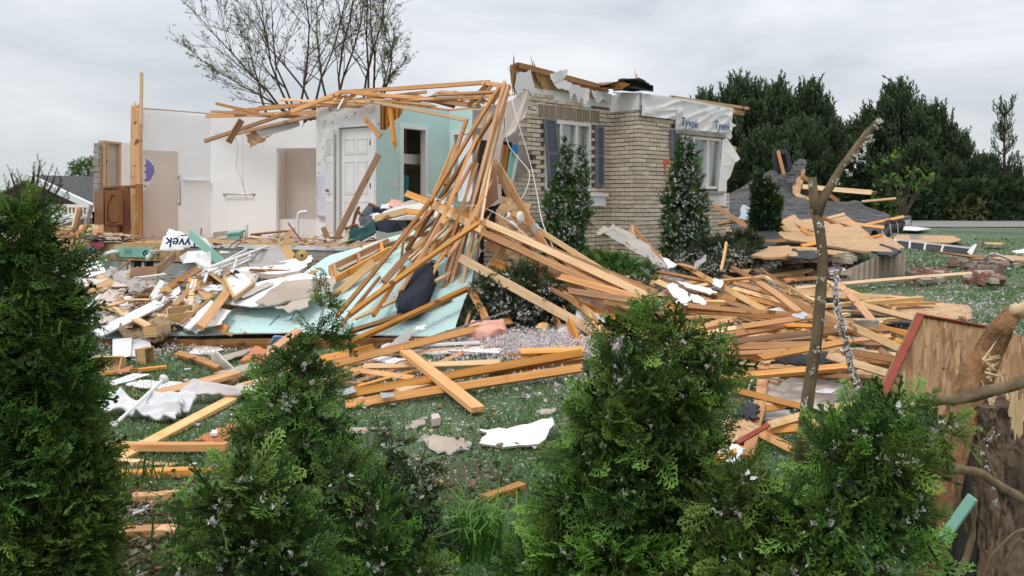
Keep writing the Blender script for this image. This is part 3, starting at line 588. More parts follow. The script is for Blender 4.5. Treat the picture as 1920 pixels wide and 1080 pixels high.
# ---------------------------------------------------------------- brick fronts
P3 = Vector((2.05, 13.0)); U = Vector((.722,.692)); PERP = Vector((.692,-.722))
P2 = P3-PERP*.585
s1 = Wall(P2-U*2.75, P2); s2 = Wall(P2, P3); s3 = Wall(P3, P3+U*2.75)
BC = [(.67,.575,.455),(.64,.545,.43),(.70,.605,.485),(.62,.52,.41),(.66,.565,.45),(.58,.48,.375)]
def bricks(wl, inside, z0, z1, off=0, jit=.004, lean=None, end=.004):
    mb = MB(); mb.c = []; row = 0; z = z0
    while z < z1:
        s = -.197*(.5 if row%2 else 0)
        while s < wl.L-.004+min(end,0):
            a, b = (s if s > .001 else -.003), min(s+.186, wl.L+end); s += .197
            if b-a < .012 or not inside((a+b)/2, z+.03): continue
            o = R.uniform(-jit,jit)*(1 if R.random() < .9 else 2.5)
            n0 = len(mb.v); wl.box(mb, a, b, z, z+.0545+R.uniform(-.003,.003), -.09, off+o)
            if R.random() < .3:
                for v in mb.v[n0:]: v.z += R.uniform(-.003,.003)
            c = R.choice(BC); k = R.uniform(.84,1.1); mb.c += [tuple(q*k for q in c)]*8
        z += .068; row += 1
    return mb.build('brickwork', brick, house)
W1 = (s1.s_(1020), s1.s_(1110), 1.72, 2.86)
def in1(s, z):
    px = 985+5*math.sin(z*9)
    if z < 1.15: px = 915
    elif z < 2.0: px = 972+14*math.sin(z*20)
    elif z < 2.35: px = 999
    lo = s1.s_(px)
    return s > lo and not (W1[0] < s < W1[1] and W1[2] < z < W1[3]) and z < 3.27-.1*(s-.7)
bricks(s1, in1, .45, 3.35)
bricks(s2, lambda s, z: z < 3.13, .45, 3.2, end=-.096)
W2 = (s3.s_(1262), 2.75, 1.78, 9)
def in3(s, z):
    if s > W2[0]: return z < 1.72 and (s > .0)
    return z < 3.14-.10*(s > .35)-.08*(s > .7)
bricks(s3, in3, .45, 3.2)
q = MB()
s1.box(q, s1.s_(1001), W1[0], 1.3, 3.1, -.095, -.012); s1.box(q, W1[1], s1.L+.07, .4, 3.14, -.095, -.012); s1.box(q, s1.s_(1000), W1[1], .4, 1.70, -.095, -.012); s1.box(q, s1.s_(925), s1.s_(1000), .4, 1.1, -.095, -.012); s1.box(q, W1[0], W1[1], 2.88, 3.1, -.095, -.012)
s2.box(q, 0, s2.L-.1, .4, 3.1, -.095, -.012); s3.box(q, .014, W2[0], .4, 3.1, -.095, -.012); s3.box(q, W2[0], s3.L, .4, 1.7, -.095, -.012)
q.build('mortar_joints', mortar, house)
# soldier course above window one
q = MB(); q.c = []; s = W1[0]-.12
while s < W1[1]+.12:
    s1.box(q, s, s+.06, 2.87, 3.06, -.05, .012+R.uniform(-.003,.003)); k = R.uniform(.6,.9); q.c += [(.42*k,.34*k,.26*k)]*8; s += .068
q.build('soldier_course', brick, house)
def window(wl, s0, s1_, z0, z1, mull, lean=0, curt=True):
    def X(mb, a, b, c, d, o0, o1):
        n0 = len(mb.v); wl.box(mb, a, b, c, d, o0, o1)
        for v in mb.v[n0:]: v.x += lean*(v.z-z0)*wl.u.x; v.y += lean*(v.z-z0)*wl.u.y
    q = MB(); t = .05
    X(q, s0, s0+t, z0, z1, -.10, .01); X(q, s1_-t, s1_, z0, z1, -.10, .01); X(q, s0+t, s1_-t, z1-t, z1, -.10, .009); X(q, s0+t, s1_-t, z0, z0+t, -.10, .009)
    for m in mull: X(q, s0+(s1_-s0)*m-.028, s0+(s1_-s0)*m+.028, z0+t, z1-t, -.09, .004)
    w = q.build('window', frame, house); ms = [0]+list(mull)+[1]
    for i in range(len(ms)-1):
        a, b = s0+(s1_-s0)*ms[i]+.03, s0+(s1_-s0)*ms[i+1]-.03; q = MB(); X(q, a, b, z0+t, z1-t, -.05, -.045); q.build('pane', pane, w)
    return w
wa = window(s1, W1[0]+.02, W1[1]-.03, 1.74, 2.84, (.34,.68), lean=-.0)
wb = window(s3, s3.s_(1273), s3.s_(1352), 1.80, 2.72, (.34,.68))
gre = M('curtain', (.34,.36,.31), (.46,.48,.42), sc=(30,30,1), rough=.9, trans=.2)
sheet('curtain', [s1.p(W1[0],1.75,-.12), s1.p(W1[1],1.75,-.12), s1.p(W1[1],2.85,-.12), s1.p(W1[0],2.85,-.12)], .01, gre, fold=.03, n=(30,4), parent=wa, up=(0,-1,0))
sheet('curtain', [s3.p(W2[0]+.1,1.8,-.12), s3.p(W2[0]+.85,1.8,-.12), s3.p(W2[0]+.85,2.7,-.12), s3.p(W2[0]+.1,2.7,-.12)], .01, gre, fold=.03, n=(24,4), parent=wb, up=(0,-1,0))
sheet('curtain', [s3.p(2.0,1.8,-.13), s3.p(2.4,1.8,-.13), s3.p(2.4,2.7,-.13), s3.p(2.15,2.7,-.13)], .01, greyd, fold=.04, n=(16,4), parent=wb, up=(0,-1,0))
q = MB(); s3.box(q, 1.2, 2.7, FZ, TZ-.3, -1.4, -1.35); s3.box(q, 0, 1.2, FZ, TZ-.3, -1.4, -1.35); q.build('room_wall', paper, house)
q = MB(); s1.box(q, 1.0, s1.L+.4, FZ, TZ-.2, -1.5, -1.45); q.build('room_wall', greyd, house)

for i, (px0, px1, y0, y1, wl, ln) in enumerate(((1007,1031,222,352,s1,-.10),(1115,1129,236,350,s1,.0),(1255,1271,243,296,s3,.0))):
    a, b = wl.s_(px0), wl.s_(px1); z1 = wl.px((px0+px1)/2,y0).z; z0 = wl.px((px0+px1)/2,y1).z
    def X(mb, a_, b_, c, d, o0, o1, mi=0):
        n0 = len(mb.v); wl.box(mb, a_, b_, c, d, o0, o1, mi)
        for v in mb.v[n0:]: k = -ln*(v.z-z1)/1.2*1.6; v.x -= k*wl.u.x; v.y -= k*wl.u.y
    if i == 0: a += .10; b += .10
    q = MB(); t = .035; X(q,a,a+t,z0,z1,.02,.05); X(q,b-t,b,z0,z1,.02,.05); mz = (z0+z1)/2
    for zz in (z0, mz-t/2, z1-t): X(q,a+t,b-t,zz,zz+t,.02,.049)
    X(q,a+t,b-t,z0+t,z1-t,.018,.024); sh = q.build('shutter', shut, house)
    for za, zb in ((z0+t+.01, mz-.035), (mz+.03, z1-t-.02)):
        q = MB(); z = za; X(q,a+t,a+t+.004,za,zb,.0245,.03)
        while z < zb: X(q,a+t+.004,b-t,z,z+.012,.025,.045); z += .034
        q.build('louvre_panel', shut, sh)
q = MB(); s1.box(q, s1.s_(1101), s1.s_(1132), 1.50, 1.70, .0, .045); s1.box(q, s1.s_(1098), s1.s_(1135), 1.66, 1.71, -.02, .07); q.build('sill', white, house)
q = MB(); s3.box(q, s3.s_(1325), s3.s_(1358), 1.52, 1.70, -.02, .04); q.build('sill_panel', frame, house)
q = MB(); s3.box(q, s3.s_(1322), s3.s_(1352), 1.705, 1.76, -.02, .09); q.build('sill', stone, house)
q = MB(); s3.box(q, s3.s_(1263), s3.s_(1357), 2.735, 2.80, -.05, .05); q.build('lintel', stone, house)
# spray mark
for pts in ([(1243,299),(1254,299),(1254,306),(1243,305)], [(1245,306),(1249,306),(1247.5,327),(1245,326)]):
    MB().poly([s3.px(x,y,.012) for x, y in pts], (*(s3.n*-.004),0)).build('spray_mark', oran, house)
# wood sheathing band above section 1
o = .02; outl = [(972,178),(962,150),(960,122),(975,117),(1000,122),(1020,131),(1040,137),(1070,147),(1100,156),(1125,164),(1142,172),(1147,196),(1120,187),(1080,178),(1030,168),(1000,163)]
q = MB(); s1.box(q, s1.s_(990), s1.L-.02, 3.05, 3.30, -.06, -.02); q.build('house_wrap', wrap, house)
MB().poly([s1.px(x,y,-.02) for x,y in outl], (*(s1.n*-.03),0)).build('roof_sheathing', osb, house)
for (a,b,w) in (((962,121),(1140,168),.09),((964,140),(985,160),.07),((1000,126),(1010,158),.06),((960,118),(962,160),.08)):
    board('rafter_end', s1.px(*a,.02), s1.px(*b,.02), w, .04, 90, wood3, parent=house, jag=3)
# wrap over section 3 with letters
wr = [(1145,173),(1190,174),(1240,180),(1300,189),(1372,203),(1370,215),(1362,222),(1372,232),(1378,236),(1366,242),(1370,255),(1366,262),(1357,256),(1300,249),(1263,243),(1262,216),(1240,208),(1215,200),(1198,197)]
hw = shard('house_wrap', [s3.px(x,y,.035) if x > 1190 else s2.px(max(x,1149),y,.02) for x,y in wr], .006, wrap, parent=house, rag=.008, up=(0,-1,0), sub=3)
q = MB(); s2.box(q, -.02, s2.L+.01, 3.06, 3.34, -.08, .014); q.build('house_wrap', wrap, house)
gr_ = []
nxx = 84
mbw = MB()
for j in range(17):
    for i in range(nxx+1):
        s = i/nxx*(s3.s_(1368)); zt_ = 3.32-.02*s; zb = 2.82 if s > W2[0] else 2.96; z = zt_+(zb-zt_)*j/16
        mbw.v.append(s3.p(s, z, .045+.03*(1-min(1,abs(noise.noise(Vector((s*.9+z*1.6,z*6-s*1.6,1))))*3))**1.5+.012*noise.noise(Vector((s*3,z*4,3)))))
for j in range(16):
    for i in range(nxx): b_ = j*(nxx+1)+i; mbw.f.append((b_,b_+1,b_+nxx+2,b_+nxx+1)); mbw.m.append(0)
hw2 = mbw.build('house_wrap', wrap, house, smooth=True)
sh3 = Vector((*s3.u, -.02))
for _ in range(26): a_, z_ = R.uniform(.1,2.4), R.uniform(2.95,3.28); q = s3.p(a_, z_, .08); MB().box(q, Vector((*s3.u,0))*.006, Vector((*s3.n,0))*.003, (0,0,.004)).build('staple', blackink, hw2)
text('lettering', 'Tyvek', .215, s3.px(1267,236,.10), sh3, (0,0,1), ink, hw2, bold=.0, shear=.15)
text('lettering', 'Tyvek', .215, s3.px(1330,241.5,.10), sh3, (0,0,1), ink, hw2, bold=.0, shear=.15)
shard('house_wrap', [s3.px(1352,262,.03), s3.px(1360,258,.03), s3.px(1379,298,.10), s3.px(1370,304,.1), s3.px(1366,326,.06), s3.px(1358,340,.05), s3.px(1358,385,.04), s3.px(1338,385,.04), s3.px(1344,352,.04)], .006, wrap, parent=house, rag=.012, up=(0,-1,0))
q = MB(); s3.box(q, s3.s_(1352), s3.s_(1356), .5, 2.73, -.3, -.02); q.build('corner_stud', stone, house)
# header boards sticking out past the corner
for a, b, w, l in (((1262,181),(1412,203),.05,'top'),((1360,204),(1405,212),.09,''),((1364,212),(1408,209),.05,'')):
    board('header_board', s3.px(*a,-.05), s3.px(*b,-.08 if l else -.12), w, .04, 90, wood2 if l else wood3, parent=house, jag=2)
board('header_board', s3.px(1362,267,-.2), s3.px(1401,279,-.2), .07, .04, 90, wood2, parent=house, jag=2)
board('header_board', s3.px(1374,289,-.25), s3.px(1398,299,-.25), .05, .04, 90, wood3, parent=house, jag=2)
shard('roof_sheathing', [s3.px(1361,205,-.02), s3.px(1382,208,-.02), s3.px(1376,215,-.02), s3.px(1370,211,-.02), s3.px(1362,217,-.02)], .02, osb, parent=house, up=(0,-1,0))
# near-black sheet painted as the shade inside the broken corner
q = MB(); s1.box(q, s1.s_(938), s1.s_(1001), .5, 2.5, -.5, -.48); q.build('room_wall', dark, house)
board('corner_stud', s1.px(957,272,-.1), s1.px(950,345,-.1), .12, .05, 90, wood3, parent=house)
board('foam_strip', s1.px(967,285,-.06), s1.px(957,338,-.04), .10, .03, 90, foam, parent=house)
board('foam_strip', s1.px(973,290,-.03), s1.px(961,345,-.02), .03, .03, 90, pvc, parent=house)
q = MB(); a = s1.px(966,279,.0); q.box(a, Vector((*s1.u,0))*.045, Vector((*s1.n,0))*.02, (0,0,.06)); q.build('outlet_box', M('blue_plastic',(.02,.16,.5),(.04,.3,.7),rough=.4), house)

# ================================================================ neighbour's house, rail
nh = empty('neighbour_house', P(100,470,36), 'low brown house with dark grey roof and white eave trim seen across the yard', 'house')
A = P(58,333,36); E = P(182,391,36); E0 = A+(A-E)*1; E0.z = E.z; V = P(186,335,48)-A
q = MB(); q.poly([A, E, Vector((E.x,E.y,-1)), Vector((E0.x,E0.y,-1)), E0], (0,.3,0)).build('wall', M('brown_brick_wall',(.13,.095,.075),(.17,.13,.10),sc=(3,3,14)), nh)
for X_ in (E, E0):
    dn = Vector((0,0,.12)); ex = (X_-A)*.06; MB().quad8([A, X_+ex, X_+ex+V, A+V, A+dn, X_+ex+dn, X_+ex+V+dn, A+V+dn]).build('roof', shing, nh)
    MB().quad8([A+Vector((0,-.35,-.12)), X_+ex+Vector((0,-.35,-.12)), X_+ex+Vector((0,-.02,-.12)), A+Vector((0,-.02,-.12)), A+Vector((0,-.35,.16)), X_+ex+Vector((0,-.35,.16)), X_+ex+Vector((0,-.02,.16)), A+Vector((0,-.02,.16))]).build('eave_trim', white, nh)
MB().poly([E, E+V, E+V+Vector((0,0,-4)), E+Vector((0,0,-4))], (-.2,0,0)).build('wall', MATS['brown_brick_wall'], nh)
rl = empty('deck_railing', P(130,412,18), 'white balustrade railing standing in front of the brown neighbouring house', 'railing')
MB().bar(P(96,386,18),P(172,386,18),.07,.07).build('handrail', pvc, rl); MB().bar(P(96,406,18),P(172,406,18),.06,.06).build('bottom_rail', pvc, rl)
for x in range(107,172,7): MB().bar(P(x,387,18),P(x,405,18),.035,.035,(0,1,0)).build('baluster', pvc, rl)
MB().bar(P(101,382,18),P(100,412,18),.12,.12,(0,1,0)).build('newel_post', pvc, rl)
# ================================================================ FALLEN AQUA WALL PANEL
pa, pb, pc_ = P(190,636,8.5), P(850,634,8.0), P(866,405,11.4)
pn = (pb-pa).cross(pc_-pa).normalized(); pn = pn if pn.z > 0 else -pn
def T(px, py, h=0.0):                       # point lying on (or h above) the fallen panel
    r = P(px, py, 1)-Vector((0,0,CZ)); o = Vector((0,0,CZ))
    t = ((pa+pn*h)-o).dot(pn)/r.dot(pn); return o+r*t
def L(px, py, off=0):                       # depth of the rubble slope in front of the foundation
    ks = [(420,14.6),(455,13.6),(480,12.9),(500,12.2),(530,11.2),(560,10.3),(600,9.3),(640,8.4),(700,7.2),(800,5.6)]
    for (a,b),(c,d) in zip(ks, ks[1:]):
        if py <= c:
            D = b+(d-b)*(max(py,a)-a)/(c-a)
            if py > 500: D = min(D, T(px,py,.06).y)
            return P(px, py, D-off*.8)
    return P(px, py, 5.5)
fp = empty('fallen_wall', pa, 'large aqua painted wall section fallen and sloping from the floor edge to the lawn', 'wall section')
o = [T(*q) for q in ((190,634),(300,628),(420,626),(560,622),(700,627),(850,630),(872,560),(902,470),(884,402),(862,404),(800,425),(740,442),(680,462),(620,478),(585,500),(520,545),(450,575),(360,604),(280,612),(200,622))]
shard('aqua_face', o, .014, [tealf,gyp], parent=fp, rag=.012, sub=3)
a, b = T(186,640,-.03), T(858,636,-.03); board('bottom_plate', a+Vector((0,0,-.05)), b+Vector((0,0,-.05)), .045, .13, mat=wood3, parent=fp, bow=0)
for x0, y0, x1, y1 in ((300,622,470,560),(460,622,560,520),(640,622,740,450),(760,622,860,410)):
    board('stud', T(x0,y0,-.07), T(x1,y1,-.07), .04, .09, mat=wood3, parent=fp, bow=0)
for pts in (((505,610),(515,600),(524,592)),((545,600),(552,588)),((740,470),(760,455),(770,450)),((650,500),(662,505))):
    q = MB().tube([T(x,y,.004) for x,y in pts], .004, 4); q.build('crack', blackink, fp)
# ================================================================ LUMBER
A_, B_, C_, D_ = wood, wood2, wood3, osb
def run(rows, group=None):
    for r in rows:
        a, b, w, t, roll, m, lab = r[:7]; kw = r[7] if len(r) > 7 else {}
        board('lumber', a, b, w*.74, t*.85, roll, m, lab, 'board', group, **kw)
G1 = 'boards of the collapsed roof truss'
tri = lambda x, y, d: P(x, y, d)
run([
 (P(947,158,11.2),P(826,612,9.0),.19,.05,80,A_,'widest thick timber of the upright splintered bundle leaning on the brick corner'),
 (P(940,215,11.0),P(850,618,8.9),.16,.05,80,B_,'pale thick timber on the right side of the upright bundle beside the juniper',dict(jag=2)),
 (P(925,250,11.0),P(812,606,8.85),.10,.05,75,C_,'dark brown timber on the left edge of the upright splintered bundle'),
 (P(936,165,11.1),P(806,380,9.9),.10,.045,60,A_,'upper half of the leftmost board leaning on the brick corner'),
 (P(812,368,10.0),P(632,592,8.1),.075,.045,60,C_,'brown board running down left from the wire tangle past the ladder frame'),
 (P(930,210,11.3),P(762,470,9.8),.09,.04,70,C_,'thin brown board second from left in the leaning fan'),
 (P(918,185,11.5),P(836,512,9.6),.09,.04,70,A_,'steep orange board in the middle of the leaning fan'),
 (P(955,160,11.0),P(870,440,10.2),.10,.045,80,A_,'bright steep board right behind the splice of the fan'),
 (P(948,190,11.0),P(893,410,10.3),.08,.04,80,B_,'pale steep board closest to the hanging torn drywall'),
 (P(900,417,9.3),P(655,590,7.6),.10,.045,50,A_,'long clean board crossing above the navy cushion down to the left',dict(jag=1)),
 (P(1050,285+75,9.9),P(1049,361,9.9),.05,.03,0,C_,'tiny wood chip on the brick face'),
][:10], G1)
run([
 (P(880,540,8.6),P(662,640,7.6),.09,.045,50,A_,'board passing under the lower end of the navy cushion',dict(jag=1)),
 (P(846,560,8.8),P(655,622,7.9),.08,.04,40,C_,'thinner brown board just above the one under the cushion'),
 (P(838,516,9.2),P(665,598,8.2),.07,.035,40,B_,'pale sliver board left of the cushion on the aqua panel',dict(jag=3)),
 (P(763,478,9.9),P(845,405,10.6),.12,.03,20,B_,'rough splintered plank pointing up right on the aqua panel',dict(jag=3)),
 (P(716,532,9.2),P(772,470,9.8),.10,.03,20,C_,'rough dark plank below the splintered plank on the aqua panel',dict(jag=3)),
 (P(759,430,9.9),P(751,506,9.6),.08,.04,80,C_,'short grey board standing upright in the broken tangle',dict(jag=2)),
 (P(623,560,9.1),P(700,491,9.6),.13,.03,40,B_,'wide pale yellow board left of the long clean board'),
 (P(619,530,9.3),P(724,476,10.0),.10,.035,40,A_,'orange board just under the ladder shaped frame'),
 (P(700,592,8.2),P(758,500,9.4),.06,.035,60,A_,'thin board lying on the aqua face below the tangle'),
 (P(640,610,8.0),P(712,520,9.1),.05,.035,60,C_,'thin brown board between the pale yellow board and the cushion'),
 (P(674,458,11.5),P(782,440,11.3),.05,.03,0,B_,'slim stick across the top edge of the aqua panel'),
 (P(812,430,10.6),P(832,385,10.9),.06,.035,60,A_,'short board under the broken drywall shelf'),
 (P(790,470,10.2),P(822,450,10.4),.05,.03,30,C_,'short splinter right of the upright grey board',dict(jag=3)),
 (P(630,447,12.3),P(710,290,12.9),.13,.045,75,C_,'brown board leaning on the white panelled door'),
 (P(614,446,12.6),P(606,426,12.6),.10,.04,75,C_,'stub of board standing on the floor edge left of the leaning board'),
 (P(618,446,12.5),P(648,446,12.4),.06,.04,0,C_,'short reddish board lying at the foot of the leaning board'),
 # right side of the fan
 (P(925,300,11.2),P(990,450,10.3),.08,.04,75,A_,'upper board leaning right in front of the brown sheet'),
 (P(990,470,9.9),P(1062,650,7.9),.085,.04,75,A_,'lower thin board in front of the juniper reaching the lawn'),
 (P(935,310,11.0),P(1120,625,7.9),.10,.045,70,A_,'board leaning right with a silver plate before the conifer',dict(plate=.46)),
 (P(864,484,8.9),P(1120,625,7.6),.12,.045,75,B_,'pale board crossing in front of the juniper down to the right'),
 (P(762,363,10.4),P(1000,455,9.3),.11,.045,60,A_,'upper left half of the long diagonal pair of boards'),
 (P(812,385,10.1),P(905,432,9.5),.12,.045,60,B_,'pale underside board under the left half of the diagonal pair'),
 (P(905,415,9.6),P(1228,562,7.7),.10,.045,60,B_,'upper pale board of the long diagonal pair running to the front shrub'),
 (P(903,434,9.5),P(1192,566,7.7),.10,.045,70,A_,'lower board of the long diagonal pair running to the front shrub'),
 (P(1010,460,9.3),P(1160,545,8.0),.08,.04,60,C_,'brown board squeezed under the long diagonal pair'),
 (P(1040,516,8.5),P(1225,566,7.4),.09,.04,60,A_,'board ending under the diagonal pair with a split left tip',dict(jag=1)),
 (P(1062,545,8.2),P(1225,570,7.3),.08,.04,60,C_,'second of the boards fanning out behind the front shrub, dark left tip',dict(jag=1)),
 (P(1134,566,7.9),P(1230,584,7.2),.07,.04,60,B_,'short pale board right behind the top of the front shrub'),
 (P(1062,592,7.9),P(1088,652,7.5),.10,.04,80,A_,'short upright board beside the white sheet by the juniper',dict(jag=1)),
 (P(1042,652,7.6),P(1075,636,7.7),.07,.04,20,A_,'small block at the foot of the upright boards'),
 (P(884,545,8.6),P(914,604,8.2),.11,.04,80,A_,'reddish short board propped over the salmon pillow'),
 (P(891,560,8.7),P(874,613,8.5),.09,.04,80,A_,'short board crossing behind the reddish propped board'),
 (P(946,462,9.7),P(905,520,9.6),.10,.04,80,B_,'pale board under the hanging brown sheet'),
 (P(905,380,10.2),P(893,500,9.8),.10,.03,80,A_,'thin long splinter hanging from the crossing of the boards',dict(jag=3)),
 (P(880,395,10.2),P(915,440,10.0),.05,.03,60,B_,'small light splinter at the crossing of the boards',dict(jag=3)),
], G1)
# boards lying over the wall tops
G2 = 'truss boards lying over the wall tops'
run([
 (P(386,218,15.9),P(595,210,14.6),.09,.04,80,A_,'lowest and leftmost thin board on the white wall top'),
 (P(433,209,15.7),P(690,187,14.1),.09,.04,70,A_,'second board above the white wall running to the spattered wall',dict(jag=1)),
 (P(486,202,15.4),P(630,192,14.6),.09,.04,80,A_,'topmost board above the middle of the white wall'),
 (P(440,214,15.5),P(600,222,14.7),.09,.04,80,C_,'brown board tucked under the pile on the white wall'),
 (P(383,265,13.6),P(545,210,13.9),.08,.05,70,C_,'long board jutting out left in front of the white wall'),
 (P(540,212,13.9),P(643,172,13.9),.10,.045,75,A_,'board rising to the peak at the left end of the roof pile'),
 (P(440,251,13.7),P(592,216,13.9),.08,.04,70,C_,'lower of the two boards jutting over the white wall'),
 (P(453,225,13.4),P(428,267,13.3),.15,.04,60,C_,'short wide reddish board crossing the jutting board'),
 (P(637,173,13.9),P(918,154,12.6),.09,.045,75,A_,'straight ridge board from the left peak to the brick corner'),
 (P(905,155,12.6),P(955,163,11.9),.09,.045,75,A_,'end piece of the ridge board beside the brick corner'),
 (P(652,172,13.8),P(882,196,12.8),.09,.045,75,A_,'upper board of the aqua wall truss, sloping down right'),
 (P(684,188,13.5),P(877,226,12.2),.07,.045,75,B_,'pale long board hanging free across the top of the aqua wall'),
 (P(874,227,12.2),P(834,347,11.6),.11,.045,75,A_,'board dropping from the end of the free hanging pale board'),
 (P(666,177,13.8),P(642,192,13.9),.09,.045,75,A_,'short web piece under the left peak'),
 (P(731,193,13.2),P(741,276,13.1),.10,.04,80,A_,'vertical board hanging down in front of the aqua wall',dict(jag=2)),
 (P(684,222,13.1),P(713,256,13.0),.12,.045,75,A_,'short slanted block hanging at the torn corner of the aqua wall'),
 (P(718,179,13.4),P(868,190,12.7),.08,.04,75,A_,'middle web board above the aqua wall'),
 (P(766,176,13.3),P(852,200,12.8),.07,.04,75,C_,'dark web board sloping right above the aqua doorway'),
 (P(843,173,12.8),P(908,194,12.4),.05,.03,75,gyp,'white painted stick between the roof boards'),
 (P(879,198,12.4),P(914,158,12.5),.11,.04,75,C_,'weathered web board standing steeply near the brick corner'),
 (P(893,197,12.3),P(922,160,12.3),.06,.04,75,C_,'thin web board parallel to the weathered steep one'),
 (P(851,172,12.9),P(926,194,12.2),.06,.04,75,A_,'web board under the right end of the ridge board'),
 (P(922,193,12.1),P(943,163,12.0),.09,.04,75,A_,'last steep web board beside the upright bundle'),
 (P(797,186,13.1),P(900,200,12.3),.08,.04,75,A_,'bottom chord board above the inner aqua wall'),
 (P(700,184,13.6),P(800,172,13.3),.06,.04,75,B_,'pale web board left of the middle web board'),
 (P(560,205,14.6),P(700,183,13.9),.07,.04,75,C_,'brown board behind the rising board at the left peak'),
 (P(820,178,12.9),P(768,196,13.2),.06,.04,75,A_,'web board sloping left above the aqua doorway'),
 (P(860,186,12.6),P(940,176,12.1),.09,.04,75,A_,'board behind the steep weathered web board'),
 (P(1122,160,13.4),P(1178,157,13.2),.11,.04,70,C_,'jagged dark board beside the black roof sheet on the brick wall',dict(jag=3)),
 (P(1196,155,13.5),P(1192,138,13.5),.04,.03,70,B_,'stub of wood standing above the black roof sheet',dict(jag=2)),
], G2)
# lawn boards
G3 = 'loose boards on the lawn'
run([
 (G(645,741,.06),G(1092,662,.12),.09,.04,50,A_,'long board on the lawn, upper of the two under the crossing board'),
 (G(648,760,.04),G(1092,690,.10),.09,.04,50,A_,'long board on the lawn, lower of the two under the crossing board'),
 (G(760,660,.17),G(896,768,.05),.14,.045,0,A_,'clean board lying across the two long boards on the lawn'),
 (G(682,688,.05),G(938,680,.10),.07,.04,40,B_,'thin pale board behind the crossing board'),
 (G(645,693,.03),G(776,711,.05),.08,.04,30,A_,'short board left of the crossing board'),
 (P(612,686,6.9),P(962,600,8.2),.09,.045,60,A_,'very long board rising from the front conifer to the salmon pillow',dict(jag=2)),
 (G(738,737,.05),G(830,714,.06),.08,.04,20,B_,'pale board end between the two long boards',dict(jag=1)),
 (G(915,698,.05),G(1090,672,.08),.10,.04,20,C_,'weathered board between the two long boards on the right'),
 (G(970,661,.10),G(1095,657,.12),.10,.04,30,A_,'short board lying just left of the large front shrub',dict(jag=1)),
 (G(908,935,.02),G(980,910,.02),.08,.04,0,A_,'lone short board end low by the large front shrub'),
 (G(195,836,.05),G(425,837,.05),.09,.05,0,A_,'long level board end beside the left conifer, topmost of the row'),
 (G(205,866,.02),G(270,869,.02),.07,.04,0,B_,'short split board end under the topmost board of the left row',dict(jag=2)),
 (G(225,890,.02),G(374,884,.02),.09,.045,0,A_,'pointed board end, second large one of the left row',dict(jag=2)),
 (G(248,934,.02),G(340,928,.02),.09,.045,0,A_,'board end third from the top in the left row'),
 (G(225,1000,.03),G(295,996,.03),.10,.045,0,A_,'lowest board end of the left row, left piece'),
 (G(296,996,.03),G(364,995,.03),.10,.045,0,A_,'lowest board end of the left row, right piece'),
 (P(328,793,6.0),P(560,620,8.1),.10,.045,20,A_,'clean diagonal board crossing the white cloth towards the aqua panel'),
 (G(212,866,.02),G(447,742,.03),.11,.035,10,B_,'split pale board lying diagonally under the clean one',dict(jag=2)),
 (G(332,664,.04),G(412,690,.04),.09,.045,20,A_,'short board right of the small wooden box on the lawn'),
 (G(190,700,.03),G(312,688,.03),.08,.03,0,A_,'thin orange strip on the lawn left of the white rod'),
 (G(335,652,.02),G(448,646,.02),.06,.02,0,B_,'splintered lath in the grass below the aqua panel',dict(jag=3)),
 (G(285,742,.06),G(442,700,.10),.22,.04,0,A_,'wide flat board lying behind the white cloth'),
 (G(500,712,.08),G(440,728,.06),.15,.05,10,A_,'short wide board under the grey pink cloth',dict(jag=2)),
 (P(600,676,7.4),P(700,652,7.8),.10,.045,40,A_,'orange board behind the spire of the front conifer'),
 (P(598,692,7.2),P(670,668,7.6),.13,.05,10,A_,'wide board just left of the foot of the very long board'),
 (G(670,716,.02),G(752,690,.03),.10,.02,0,C_,'weathered grey lath behind the metal plate'),
 (G(1350,388+40,.0),G(1352,429,.0),.02,.02,0,C_,'x'),
][:26], G3)
# right heap
G4 = 'boards heaped on the right lawn'
def Z(x, y): return (1240+x/3, 380+y/3)
hp = []
def HB(x0, y0, x1, y1, h0, h1, w, t, roll, m, lab, jag=0):
    a, b = Z(x0,y0), Z(x1,y1); hp.append((G(a[0],a[1],h0), G(b[0],b[1],h1), w*.66, t*.75, roll, m, lab, dict(jag=jag)))
HB(0,285,590,610,.25,.35,.12,.05,55,B_,'longest pale board of the right heap, running down right from the vinyl strip')
HB(-60,310,200,372,.2,.25,.08,.04,40,A_,'short board left of the longest pale board, uppermost')
HB(-40,385,370,468,.15,.2,.08,.04,40,A_,'board below the uppermost short one, crossing under the pale board')
HB(0,430,520,605,.2,.3,.09,.04,60,C_,'brown board running parallel below the longest pale board')
HB(120,578,745,630,.3,.35,.09,.045,70,A_,'upper of two level boards starting at the front shrub')
HB(140,606,740,652,.25,.32,.09,.045,70,C_,'lower of two level boards starting at the front shrub')
HB(545,450,775,618,.35,.4,.14,.05,10,A_,'wide board with square end lying on top in the middle of the right heap')
HB(360,440,850,585,.2,.3,.09,.04,50,A_,'board behind the wide square-ended one')
HB(420,520,860,640,.2,.3,.09,.04,50,A_,'board sloping right under the wide square-ended one')
HB(350,412,570,500,.2,.25,.09,.04,40,C_,'dark short board behind the square-ended one')
HB(395,480,730,575,.2,.25,.10,.04,40,B_,'pale board seen between the dark short board and the wide one',1)
HB(560,370,850,560,.25,.35,.05,.03,60,C_,'thin dark strip at the back of the right heap')
HB(455,698,845,640,.35,.45,.09,.05,60,A_,'bright board left of the sapling stem ending at the metal sheet')
HB(150,716,400,660,.3,.3,.12,.05,40,A_,'wide orange board beside the two bare twigs')
HB(190,752,450,700,.25,.3,.10,.03,30,B_,'splintered pale board under the wide orange one',3)
HB(350,752,690,690,.3,.35,.16,.03,20,C_,'rough dark plank left of the sapling stem')
HB(400,782,1012,712,.35,.42,.09,.045,70,C_,'long brown board with clean top edge passing behind the sapling')
